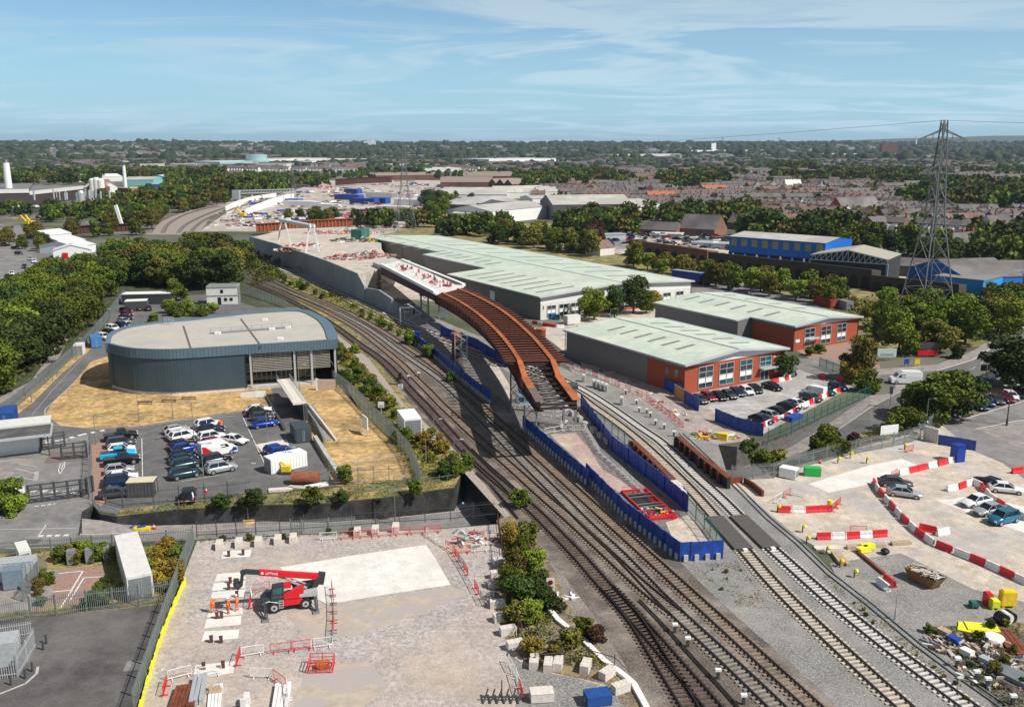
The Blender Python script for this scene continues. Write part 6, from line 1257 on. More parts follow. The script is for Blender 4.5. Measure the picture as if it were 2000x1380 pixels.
for i,(x,y,hx,hy)in enumerate(((977,1102,30,-4),(972,1128,30,-3),(968,1146,30,-3),(972,1186,30,-1),(979,1212,30,-5),(992,1238,30,-5),(1006,1266,30,-6))):B1((*P(x,y)[:2],.05),heading(x,y,hx,hy),('topmost','second','third','fourth','fifth','sixth','lowest')[i]+' pale concrete block in the row down the right side of the site','blocks down the right side')
for i,(x,y,hx,hy)in enumerate(((1043,1300,2,-14),(1071,1305,2,-14),(1090,1303,3,-14),(1144,1308,6,-14),(1186,1322,18,-12),(1212,1350,24,-8))):B1((*P(x,y)[:2],.05),heading(x,y,hx,hy),('small leftmost','second','third','fourth','fifth','rightmost')[i]+' pale concrete block in the bottom row beside the railway bank','blocks at the bottom')
for i in range(17):x=1105+i*13.6;y=800+i*11.0;B1((*P(x,y)[:2],.05),heading(x,y,20,17),'weathered grey concrete block in the line behind the white barriers','blocks in the enclosure',mats={'pale_concrete':conc})
for x,y in((1318,962),(1325,975)):B1((*P(x,y)[:2],.05),heading(x,y,20,17),'larger pale cube block at the end of the line in the enclosure','end blocks',(1.3,1.8,1.8))
stub=mat('brown_stub',(.09,.035,.03),.7)
for i,(x,y)in enumerate(((447,1086),(475,1083),(450,1138),(459,1149),(447,1150),(463,1165),(424,1207),(433,1206),(413,1253),(432,1254),(398,1306),(436,1303))):
 tag(MB().box(0,0,0,.32,.26,.62,.3).box(0,0,.62,.36,.3,.05,.3).build('anchor_stub',stub,loc=tuple(P(x,y,.05))),('left stub on the topmost concrete base','right stub on the topmost concrete base','brown stub behind the lifting head','brown stub under the lifting head','brown stub left of the lifting head','brown stub behind the worker nearest the machine','left of the twin stubs below the workers','right of the twin stubs below the workers','left stub on the base with yellow straps','right stub on the base with yellow straps','left stub on the lowest concrete base','right stub on the lowest concrete base')[i],'stub','brown anchor stubs')
def stack(px,py,hx,hy,n,L,w,h,m,label,layers=2,cat='steel stack',gap=1.15,name='material_stack'):
 t=thing(name,label,cat,tuple(P(px,py,.05)),heading(px,py,hx,hy))
 for k in range(layers):
  for i in range(n):MB().box(rnd.uniform(-.15,.15),(i-(n-1)/2)*w*gap,k*h*1.1,L*rnd.uniform(.92,1),w,h,rnd.uniform(-.02,.02)).build('beam' if cat=='steel stack' else 'length',m,t)
 return t
stack(362,1366,8,-24,6,3.6,.3,.25,rust,'rust brown beams stacked at the bottom left of the site');stack(388,1352,5,-24,3,4.2,.35,.3,lgrey,'grey beams beside the rust brown stack');stack(420,1362,2,-24,4,3.8,.25,.2,whitep,'white profiles under a timber pallet',1);stack(419,1350,20,-2,4,1.1,.25,.15,wood,'timber pallet on the white profiles',2,'pallet');stack(550,1366,4,-24,4,4.2,.3,.2,whitep,'white profiles stacked inside the lower barriers',2);stack(480,1378,24,-2,5,.5,.2,1.0,whitep,'fallen white barrier sections at the bottom edge',1,'barrier')
p=P(628,1305);t=thing('red_cage','red steel mesh cage holding rusty items','cage',tuple(p),.05);mb=MB()
for x in(-1.1,0,1.1):
 for y in(-.8,.8):mb.tube((x,y,0),(x,y,1.1),.04,n=5)
for z in(.1,.4,.75,1.1):
 for y in(-.8,.8):mb.bar((-1.1,y,z),(1.1,y,z),.05)
 for x in(-1.1,1.1):mb.bar((x,-.8,z),(x,.8,z),.05)
mb.build('frame',red,t);MB().box(.1,.1,.1,1.2,.8,.5,.3).build('rusty_load',rusto,t)
p=P(980,1368);t=thing('black_frame','black steel trestle frame lying at the bottom edge','frame',tuple(p));mb=MB()
for k in range(6):mb.bar((-1.6+k*.6,-.5,.1),(-1.2+k*.6,.6,.8),.12)
mb.bar((-1.8,0,.4),(2,0,.4),.12).bar((0,0,0),(0,0,2),.1).build('frame',dgrey,t)
def heap(px,py,sx,sy,h,n,mats_,label,cat='debris',name='debris_pile',z=0.0,smin=.2,smax=.9):
 mb=MB();r=random.Random(int(px*7+py))
 for i in range(n):
  a,q=r.uniform(0,6.28),math.sqrt(r.random());x,y=q*sx*math.cos(a),q*sy*math.sin(a);s=r.uniform(smin,smax)
  mb.box(x,y,max(0,r.uniform(0,h)*(1-q)-.05),s*1.3,s*r.uniform(.08,.5),r.uniform(.08,.3)*s+.05,r.uniform(0,3.1),r.randrange(len(mats_)))
 return tag(mb.build(name,mats_,loc=tuple(P(px,py,z))),label,cat)
heap(930,1052,4.6,2.6,.9,70,[whitep,lgrey,dgrey,white,faded,mgrey],'heap of discarded white barriers and pipes at the upper right corner of the site');heap(1104,1165,1.4,1.0,.7,12,[white,lemon,whitep],'white sacks lying below the lineside notice','sacks','sacks');heap(555,972,.01,.01,0,1,[lgrey],'x')if 0 else None
heap(722,532,6,3.5,3.0,130,[red,faded,white,rust,mgrey,whitep,dgrey],'jumble of red and white formwork at the broken end of the long wall',z=4.5);heap(735,556,6,3.5,3.2,110,[whitep,faded,red,lgrey,yellow,dgrey],'jumble of white and red formwork below the broken end of the long wall',z=1.6)
for i,(x,y,sx,sy)in enumerate(((560,490,5,3),(700,470,12,7),(650,455,14,6),(720,500,10,6),(740,470,10,7),(600,480,6,3),(680,505,9,5),(690,455,16,8))):heap(x,y,sx,sy,2.4,130,[[faded,faded,white,rust,dgrey,sand],[whitep,mgrey,yellow,dgrey,rust,sand],[red,white,faded,whitep,dgrey,sand]][i%3],('small heap by the left end of the works platform','heap of reels and plant left of the warehouse','heap behind the crane','formwork stacks near the warehouse corner','plant cluster against the warehouse','heap under the gantry crane','stacks along the platform edge','stacks at the rear of the platform')[i],z=6.6,smin=.3,smax=1.9)
for i in range(150):
 x=rnd.uniform(450,890);y=rnd.uniform(358,446)
 if(y<385 and x<570)or y<350+(x-600)*-.04:continue
 heap(x,y,rnd.uniform(5,20),rnd.uniform(4,14),2.6,22,[rnd.choice([white,lgrey,whitep]),rnd.choice([rust,faded,sand]),rnd.choice([dgrey,blue,mgrey])],rnd.choice(['cluster of pale plant and stores','cluster of rusty stores and plant','low stack of materials'])+' on the distant construction site','materials','material_stack',smin=.8,smax=4.5)['group']='material clusters on the distant construction site'
for o in[o for o in COL.objects if o.get('group')=='material clusters on the distant construction site']:o['label']='cluster of plant and materials on the distant construction site'
for i,(x,y,w_,m)in enumerate(((682,390,26,blue),(712,398,24,blue),(740,397,18,blue),(690,378,16,blue),(575,399,12,bl2),(590,404,30,white),(770,415,26,offw),(745,385,30,offw),(800,400,24,white),(640,410,14,white),(704,468,5,teal))):
 cont(x,y,30,1,w_,8,4.5,m,('leftmost deep blue','middle deep blue','right deep blue','small rear blue','small mid blue','long white','cream','rear cream','right-hand white','small white','bright green')[i]+' cabin block on the distant construction site','cabin','site_cabin',z=6.6 if i==10 else 0,ribs=False)
for i in range(14):heap(rnd.uniform(1235,1470),rnd.uniform(474,512),9,6,3,34,[[dgrey,mgrey,white],[rustd,dgrey,sand],[white,lgrey,dgrey]][i%3],'dark heap of stripped vehicles and stores in the scrapyard','scrap heap','scrap_heap',smin=.8,smax=3.2)['group']='scrap heaps in the scrapyard'
for i in range(12):t_=i/12;heap(1150+215*t_+rnd.uniform(-6,10),712+118*t_+rnd.uniform(-8,6),1.4,.9,.5,9,[[whitep,lgrey,yellow],[dgrey,faded,whitep],[conc,lgrey,wood]][i%3],'small pile of fittings on the strip beside the faded barriers','fittings','fittings_pile',smin=.2,smax=.8)['group']='small piles on the work strip'
p=P(1265,985);t=thing('excavation_frame','red steel waling frame around the open excavation in the enclosure','frame',tuple(p),heading(1265,985,30,28));sheetm=mat('pit_shade_black',(.02,.02,.018),.95)
MB().box(0,0,.02,9,3.2,.04).build('pit_shade',sheetm,t)  # flat dark sheet at ground level, painted shade in place of a pit
for s in(-1,1):MB().box(0,s*1.8,.1,9.6,.2,.25).build('long_beam',redp,t);MB().box(s*4.8,0,.1,.3 if s<0 else .9,3.9,.25).build('end_beam',redp,t)
for k in(-3.2,-2,.5,1.4,2.5):MB().bar((k,-1.8,.4),(k,1.8,.4),.1).build('strut',mgrey,t)
heap(1275,1000,2.6,1.6,.8,50,[red,whitep,dgrey,yellow,mgrey],'tangle of tools and hoses at the lower end of the excavation');heap(1392,852,4.2,2.2,.9,46,[redp,white,yellow,lemon,green,wood,faded,conc],'bright jumble of red, white and yellow items above the rust girder',smin=.4,smax=1.3);stack(1412,858,30,4,1,1.6,1.0,1.1,yellow,'yellow box in the jumble above the rust girder',1,'box');t=thing('site_generator','small white generator standing on the barrier line inside the enclosure','generator',tuple(P(1102,838)));MB().box(0,0,.35,1.3,1.0,1.1).build('housing',white,t);MB().box(0,0,0,1.7,1.2,.35).build('skid',dgrey,t);MB().box(.1,-.52,.7,.5,.03,.5).build('vent',blackp,t);MB().bar((-.3,0,1.4),(-.3,0,2.6),.15).build('mast',dgrey,t)
tag(MB().box(0,0,0,5,1.6,.5,.4).build('stone_heap',conc,loc=tuple(P(990,722)))if 0 else heap(985,715,5,1.5,.8,40,[lgrey,mgrey,whitep],'tangle of pale pipes below the bridge'),'tangle of pale pipes below the bridge','debris')
p=P(1805,1138);t=thing('skip','brown skip heaped with timber waste on the gravel','skip',tuple(p),heading(1805,1138,30,14));MB().prism([(-1.5,-.8),(1.5,-.8),(1.5,.8),(-1.5,.8)],0,0.05).build('floor',rustd,t);mb=MB();loft(mb,[[(-1.3,-.75,0),(1.3,-.75,0),(1.3,.75,0),(-1.3,.75,0),(-1.3,-.75,0)],[(-2.0,-.95,1.3),(2.0,-.95,1.3),(2.0,.95,1.3),(-2.0,.95,1.3),(-2.0,-.95,1.3)]],close=False);mb.build('body',mat('skip_brown',(.20,.12,.045),.7,var=.2),t);mb=MB();r=random.Random(3)
for i in range(40):mb.box(r.uniform(-1.6,1.6),r.uniform(-.7,.7),r.uniform(.9,1.5),r.uniform(.5,1.6),.12,.06,r.uniform(0,3),r.randrange(3))
mb.build('timber_waste',[wood,concp,whitep],t)
def baulk(px,py,hx,hy,n,L,label,m=wood,w=.35,h=.35,ly=1):return stack(px,py,hx,hy,n,L,w,h,m,label,ly,'timber',1.05)
baulk(1690,1068,30,-2,2,5,'long timber baulks lying behind the yellow boxes');baulk(1640,1092,14,20,3,3.4,'thick timber baulks lying along the rail fence');baulk(1615,1070,30,-1,3,3,'pale timbers lying across the gravel',concp,.3,.15);baulk(1760,1062,28,-2,2,2.6,'short timber baulks right of the yellow boxes');baulk(1700,1100,26,22,1,6,'rust coloured beam lying on the gravel',rust,.35,.3)
for i,(x,y)in enumerate(((1686,1078),(1694,1072))):cont(x,y,30,-6,1.6,.9,.6,lemon,('front','rear')[i]+' pale yellow box on the gravel','box','storage_box',ribs=False)
tag(MB().sphere((0,0,.4),.55,10,sz=.7).build('tarpaulin',blackp,loc=tuple(P(1728,1082))),'black tarpaulin bundle beside the yellow boxes','bundle');tag(MB().tube((0,0,0),(0,0,1.0),.35,n=12).build('tank',lemon,loc=tuple(P(1620,990))),'upright yellow tank at the end of the short barrier line','tank')
for i,(x,y,w_,h_,m)in enumerate(((1966,1184,1.5,1.8,yellow),(1941,1188,.8,1.0,lemon),(1928,1180,.7,1.3,redp),(1901,1186,.7,.6,teal))):tag(MB().box(0,0,.3,w_,.9,h_-.3).box(-w_*.35,0,0,.2,.8,.3).box(w_*.35,0,0,.2,.8,.3).box(0,0,h_,w_*.8,.7,.1).build('plastic_bin',m,loc=tuple(P(x,y))),('large yellow','small yellow','upright red','low green')[i]+' container by the fence at the right edge','bin')
heap(1888,1260,4,2.4,.6,130,[dgrey,wood,conc,mgrey,rustd,rustd,whitep],'weedy scrap and pallets in the lower right yard');heap(1955,1322,4,2.6,.6,110,[dgrey,conc,mgrey,wood,rustd,whitep,rustd],'scrap steel and pallets at the lower right corner');heap(1990,1300,4,3,.6,50,[mgrey,conc,dgrey,rustd,wood],'scrap lengths at the right edge');stack(1975,1255,20,26,4,5,.4,.2,rust,'rust brown channel lengths on the right edge',1);stack(1985,1325,24,12,7,4,.22,.2,mgrey,'grey steel tubes at the right edge',2);p=P(1910,1232);tag(MB().box(0,0,.1,3.6,1.9,.08,-.5).box(.6,.4,.2,3.0,1.6,.1,-.2).build('yellow_sheets',lemon,loc=tuple(p)),'flattened yellow plastic sheets on the lower right scrap','sheets')
for i,(x,y,m)in enumerate(((1862,1255,blue),(1945,1312,bl2),(1843,1240,wood),(1888,1280,whitep),(1925,1296,lgrey))):cont(x,y,20,10,1.1,.75,.6,m,('bright blue','dull blue','timber','white','grey')[i]+' crate in the lower right scrap yard','crate','crate',ribs=False)
t=thing('cable_drum','black and white cable drums at the right edge','cable drum',tuple(P(1962,1215)),.4)
for k in range(3):MB().tube((k*.5-.6,-.5,.6),(k*.5-.4,.5,.6),.6,n=14).build('drum',[blackp,whitep,blackp][k],t)
p=P(1940,1248);tag(MB().tube((0,0,.1),(0,0,.35),1.1,.95,n=18).build('cable_reel',whitep,loc=tuple(p)),'large pale reel lying flat on the scrap','reel')
mb=MB();q=[P(*a,.12)for a in((1330,845),(1420,930),(1500,1010),(1560,1060),(1620,1118),(1700,1180),(1790,1255),(1880,1322),(1960,1378))]
for o_ in(-.35,.35):
 for a,b in zip(q,q[1:]):d=(b-a).normalized();n=Vector((-d.y,d.x,0))*o_;mb.bar(a+n,b+n,.1,.1)
tag(mb.build('cable_rails',galv),'pair of thin galvanised cable rails running beside the new tracks','cable route')
mb=MB();q=[P(*a,.2)for a in((1070,1185),(1090,1210),(1140,1250),(1180,1290),(1218,1318),(1238,1335),(1262,1380),(1275,1420))]
for a,b in zip(q,q[1:]):mb.bar(a,b,.55,.3)
tag(mb.build('cable_trough',whitep),'pale concrete cable trough curving down beside the railway bank','cable trough')
for i,(x,y)in enumerate(((1567,1040),(1575,1062),(1614,1082),(1640,1108),(1668,1128),(1518,1000),(1352,890),(1660,895),(1636,905),(1692,905),(1766,878))):t=thing('warning_lamp',('%s yellow warning lamp on a black stake '%('first','second','third','fourth','fifth','sixth','seventh','eighth','ninth','tenth','eleventh')[i])+'beside the site boundary','warning lamp',tuple(P(x,y)),group='yellow warning lamps');MB().box(0,0,0,.12,.12,.9).build('stake',dgrey,t);MB().sphere((.2,0,.85),.28,8).build('lamp',yellow if i%2 else lemon,t)
for i,(x,y)in enumerate(((1222,770),(1243,790),(1248,805),(1263,808),(1280,830),(1270,815),(1297,838),(1316,852),(1100,700),(1092,715),(1869,1302),(1906,1328),(1928,1342),(1977,1376),(1318,1235),(1343,1262),(1402,1325),(1452,1375),(798,742),(818,736))):
 t=thing('ground_signal','short lineside post with a white cap beside the tracks','lineside post',tuple(P(x,y)),group='short lineside posts with white caps');MB().box(0,0,0,.25,.25,.8).build('post',dgrey,t);MB().box(0,0,.8,.55,.35,.22).build('cap',white,t)
t=thing('signal_gantry','white cantilever signal bracket above the blue hoarding end, over the new tracks','signal gantry',tuple(P(782,637)));MB().tube((0,0,0),(0,0,5.0),.2).build('post',lgrey,t);MB().bar((0,0,5),(5.2,.6,5),.3).build('boom',mgrey,t);MB().box(3.6,.4,3.2,.6,.5,1.6).build('signal_head',blackp,t)
for i,(x,y)in enumerate(((815,652),(805,655))):tag(MB().box(0,0,0,1.4,1.4,2.2).box(0,0,2.2,1.5,1.5,.1).build('cubicle',PC['blue']if i==0 else PC['black'],loc=tuple(P(x,y+14))),('bright blue','black')[i]+' cubicle at the upper end of the enclosure hoarding','cubicle')
gravh=mat('grey_stone_heap',(.17,.15,.13),.95,var=.3)
for i,(x,y,r,h)in enumerate(((572,517,5.5,4.5),(587,523,3.5,2.6),(600,530,6.5,3.4))):
 mb=MB();mb.v.append((0,0,h));N=22
 for j,(rr,zz)in enumerate(((.35,.72),(.7,.33),(1,0))):
  for k in range(N):a=2*math.pi*k/N;q=rr*r*rnd.uniform(.92,1.08);mb.v.append((q*math.cos(a),q*math.sin(a)*.8,h*zz*rnd.uniform(.9,1.1)))
 for k in range(N):mb.f.append((0,1+k,1+(k+1)%N));mb.m.append(0)
 for j in range(2):
  for k in range(N):a,b=1+j*N+k,1+j*N+(k+1)%N;mb.f.append((a,a+N,b+N,b));mb.m.append(0)
 tag(mb.build('stone_heap',gravh,loc=tuple(P(x,y)),smooth=True),('tall dark','small middle','broad low')[i]+' stone heap against the long wall','stone heap')
for i in range(9):x=491+i*6.5;y=487+i*3.4;tag(MB().box(0,0,.2,3.2,1.6,1.5,.3).box(.6,.1,1.7,1.2,1.2,.6,.3).build('rail_wagon',[rustd,wood,dgrey][i%3],loc=tuple(P(x,y))),'small rusty wagon in the line at the foot of the long wall','wagon','wagons at the foot of the long wall')
# ---------------- pylons ----------------
def pylon(px,py,pyt,label,rz=0.35,arms=(.965,.80,.635),z0=0.0,wbase=None,m=pylonm):
 H=hgt(px,py,pyt,z0);p=P(px,py,z0);t=thing('pylon',label,'pylon',tuple(p),rz);wb=wbase or H*.095;mb=MB()
 lv=[0,.16,.30,.42,.52,.61,.69,.77,.85,.92,1.0]
 def wd(f):return wb*(1-f/.52*.68)if f<.52 else wb*(.32-.22*(f-.52)/.48)
 for a,b in zip(lv,lv[1:]):
  wa,w2=wd(a),wd(b);A=[(sx*wa,sy*wa,a*H)for sx,sy in((-1,-1),(1,-1),(1,1),(-1,1))];B=[(sx*w2,sy*w2,b*H)for sx,sy in((-1,-1),(1,-1),(1,1),(-1,1))];k=H/50
  for i in range(4):
   j=(i+1)%4;mb.bar(A[i],B[i],.25*k,.25*k);mb.bar(A[i],B[j],.10*k);mb.bar(A[j],B[i],.10*k);mb.bar(B[i],B[j],.10*k)
 mb.build('lattice_tower',m,t)
 for f,ln in zip(arms,(.145,.105,.12)):
  f=f-.06;am=MB();L=H*ln*1.0;w_=wd(f)
  for s in(-1,1):
   tip=(s*L,0,f*H)
   for sy in(-1,1):am.bar((s*w_,sy*w_,f*H),tip,.3*H/50);am.bar((s*w_,sy*w_,(f+.045)*H),tip,.2*H/50)
   for q in(.33,.66):c=s*(w_+(L-w_)*q);am.bar((c,-w_*(1-q),f*H),(c,w_*(1-q),f*H),.12*H/50);am.bar((c,0,f*H),(c,0,(f+.045*(1-q))*H),.12*H/50)
  am.build('cross_arm',m,t)
 return t,H,p
t,H,pp=pylon(1806,622,235,'tall lattice pylon dominating the right side above the scrubland',.25,wbase=5.4)
for s,(dx,dy,dz)in((-1,(-420,700,-6)),(1,(160,-90,2))):
 mb=MB();a=Vector((0,0,H));b=Vector((dx,dy,H+dz));prev=a
 for k in range(1,17):q=a+(b-a)*(k/16)-Vector((0,0,4*(k/16)*(1-k/16)*(9 if s<0 else 3)));mb.bar(prev,q,.09);prev=q
 o=mb.build('earth_wire',mgrey,t);o.rotation_euler=(0,0,-.25)
pylon(792,450,281,'lattice pylon in the middle distance standing by the works',.3,wbase=5.5)
for i,(x,y,yt)in enumerate(((1410,300,268),(1180,292,276),(1040,292,278),(1520,298,268),(1787,300,266),(1940,292,270),(170,288,240),(575,395,318))):
 if i in(4,6):p=P(x,y);h=hgt(x,y,yt);tag(MB().tube((0,0,0),(0,0,h),h*.012 if i==6 else h*.07,h*.006 if i==6 else h*.05,n=8).build('mast' if i==6 else 'chimney',lgrey if i==6 else white,loc=tuple(p)),'hair-thin mast on the left skyline' if i==6 else 'white chimney far away left of the tall pylon','mast' if i==6 else 'chimney')
 else:pylon(x,y,yt,('far pylon on the skyline right of centre','tiny pylon on the skyline','tiny pylon on the skyline near the centre','far pylon above the white sheds','','far pylon right of the tall one','','pylon seen beyond the curving white walls')[i])
def leafmat(name,c,dk=.5):
 m=mat(name,c,.8,0,var=.45,scale=.55,col2=tuple(x*.6 for x in c),big=(.22,.45,.6),rndv=.28,spec=.2);return m
LM={'green':leafmat('leaf_green',(.108,.142,.016)),'dark':leafmat('leaf_dark_green',(.052,.080,.014)),'lime':leafmat('leaf_lime',(.170,.215,.022)),'olive':leafmat('leaf_olive',(.155,.140,.026)),'yellow':leafmat('leaf_yellow',(.27,.20,.03)),'brown':leafmat('leaf_copper',(.065,.030,.018))}
bark=mat('bark',(.10,.08,.06),.95,var=.3)
def crown_mesh(seed,nleaf,lm,spread=1.0,leaf=.05,clumps=16):
 """unit crown: height 1, centred x=y=0, from z=.12 to 1"""
 r=np.random.RandomState(seed);C=[]
 for i in range(clumps):
  th=r.uniform(0,2*np.pi);zz=r.uniform(.2,.92);rad=spread*.40*np.sqrt(max(.05,1-((zz-.50)/.50)**2))*r.uniform(.35,.95);C.append((rad*np.cos(th),rad*np.sin(th),zz,r.uniform(.07,.21)))
 C.append((0,0,.5,.3));C.append((0,0,.72,.2));C=np.array(C);wt=C[:,3]**2;wt/=wt.sum();idx=r.choice(len(C),nleaf,p=wt)
 d=r.normal(size=(nleaf,3));d/=np.linalg.norm(d,axis=1)[:,None];rr=C[idx,3]*(r.uniform(.45,1.08,nleaf)**.5);pos=C[idx,:3]+d*rr[:,None]*np.array([1,1,.85])
 pos[:,2]=np.clip(pos[:,2],.06,1.02);nrm=d*.7+r.normal(size=(nleaf,3))*.6;nrm/=np.linalg.norm(nrm,axis=1)[:,None];a=np.cross(nrm,r.normal(size=(nleaf,3)));a/=np.linalg.norm(a,axis=1)[:,None];b=np.cross(nrm,a);s=leaf*r.uniform(.6,1.3,nleaf)[:,None]
 V=np.stack([pos-a*s,pos-b*s*.7,pos+a*s,pos+b*s*.7],1).reshape(-1,3);me=bpy.data.meshes.new('crown');me.vertices.add(len(V));me.vertices.foreach_set('co',V.astype(np.float32).ravel())
 me.loops.add(nleaf*4);me.loops.foreach_set('vertex_index',np.arange(nleaf*4,dtype=np.int32));me.polygons.add(nleaf);me.polygons.foreach_set('loop_start',np.arange(nleaf,dtype=np.int32)*4);me.update(calc_edges=True);me.materials.append(LM[lm]);return me
def trunk_mesh(seed):
 r=random.Random(seed);mb=MB();mb.tube((0,0,0),(0,0,.45),.028,.016,7)
 for k in range(6):a=r.uniform(0,6.28);z=r.uniform(.2,.42);l=r.uniform(.16,.3);mb.tube((0,0,z),(l*math.cos(a),l*math.sin(a),z+l*.9),.011,.004,5)
 me=bpy.data.meshes.new('trunk');me.from_pydata(mb.v,[],mb.f);me.materials.append(bark);return me
CR={}
def crowns(lm,kind):
 k=(lm,kind)
 if k not in CR:
  n,lf,sp,cl={'big':(6500,.029,1.0,30),'mid':(3200,.036,1.0,20),'bush':(1800,.050,1.0,14),'tall':(4200,.028,.62,24),'far':(420,.085,1.15,9)}[kind]
  CR[k]=[crown_mesh(hash((lm,kind,i))%1000 if 0 else(len(CR)*7+i),n,lm,sp,lf,cl)for i in range(2)]
 return CR[k]
TK=[trunk_mesh(i)for i in range(3)]
NT=[0]
def tree(px,py,h,lm,kind,label,cat='tree',group=None,z=0.0,wx=1.0,name=None,world=None):
 NT[0]+=1;t=thing(name or('bush' if cat=='bush' else 'tree'),label,cat,tuple(world or P(px,py,z)),rnd.uniform(0,6.28),group);cm=crowns(lm,kind)[rnd.randrange(2)]
 rx,ry=rnd.uniform(.82,1.15),rnd.uniform(.82,1.15)
 for nm,me in((('crown',cm),)if cat=='bush' else(('trunk',TK[rnd.randrange(3)]),('crown',cm))):
  o=bpy.data.objects.new(nm,me);COL.objects.link(o);o.parent=t;s=h;o.scale=(s*wx*rx,s*wx*ry,s)
  if nm=='crown' and cat=='bush':o.location=(0,0,-.12*h)
 return t
def inpoly(x,y,pl):
 c=False;j=len(pl)-1
 for i in range(len(pl)):
  if(pl[i][1]>y)!=(pl[j][1]>y)and x<(pl[j][0]-pl[i][0])*(y-pl[i][1])/(pl[j][1]-pl[i][1])+pl[i][0]:c=not c
  j=i
 return c
def wood_(pl,n,hr,lms,kind,label,group,mind=4.5,cat='tree',z=0,wx=1.15):
 """scatter separate trees in a pixel polygon of ground positions"""
 xs,ys=[p[0]for p in pl],[p[1]for p in pl];W=[P(x,y,z)for x,y in pl];wx0,wx1=min(p.x for p in W),max(p.x for p in W);wy0,wy1=min(p.y for p in W),max(p.y for p in W);wp=[(p.x,p.y)for p in W];placed=[];tries=0
 while len(placed)<n and tries<n*60:
  tries+=1;x,y=rnd.uniform(wx0,wx1),rnd.uniform(wy0,wy1)
  if not inpoly(x,y,wp)or any((x-a)**2+(y-b)**2<mind*mind for a,b in placed):continue
  placed.append((x,y));lm=rnd.choice(lms);H=rnd.uniform(*hr);q=PR((x,y,z))[0];mx_=(min(p[0]for p in pl)+max(p[0]for p in pl))/2
  tree(0,0,H,lm,kind,('tall ' if H>(hr[0]+hr[1])/2 else 'low ')+{'green':'mid green','dark':'dark green','lime':'bright green','olive':'olive','yellow':'yellowing','brown':'brown'}[lm]+' '+label+', '+('left' if q<mx_ else 'right')+' part',cat,group,world=(x,y,z),wx=wx)
 return placed
TG='trees'
wood_([(50,600),(95,572),(150,558),(215,545),(240,548),(215,570),(180,600),(150,640),(60,720),(-30,780),(-80,700),(0,620)],68,(8.5,12),['green','green','lime','green','dark'],'big','tree in the wood left of the access track','trees in the left wood',5.5)
wood_([(215,535),(260,518),(330,508),(420,510),(475,522),(480,572),(440,572),(330,560),(250,560),(215,590)],44,(10,13.5),['green','olive','dark','olive','green'],'big','tree of the dense wood behind the rear store','trees in the dense wood',5.5)
for x,y,h,lm,l in((455,640,0,'',''),):
 pass
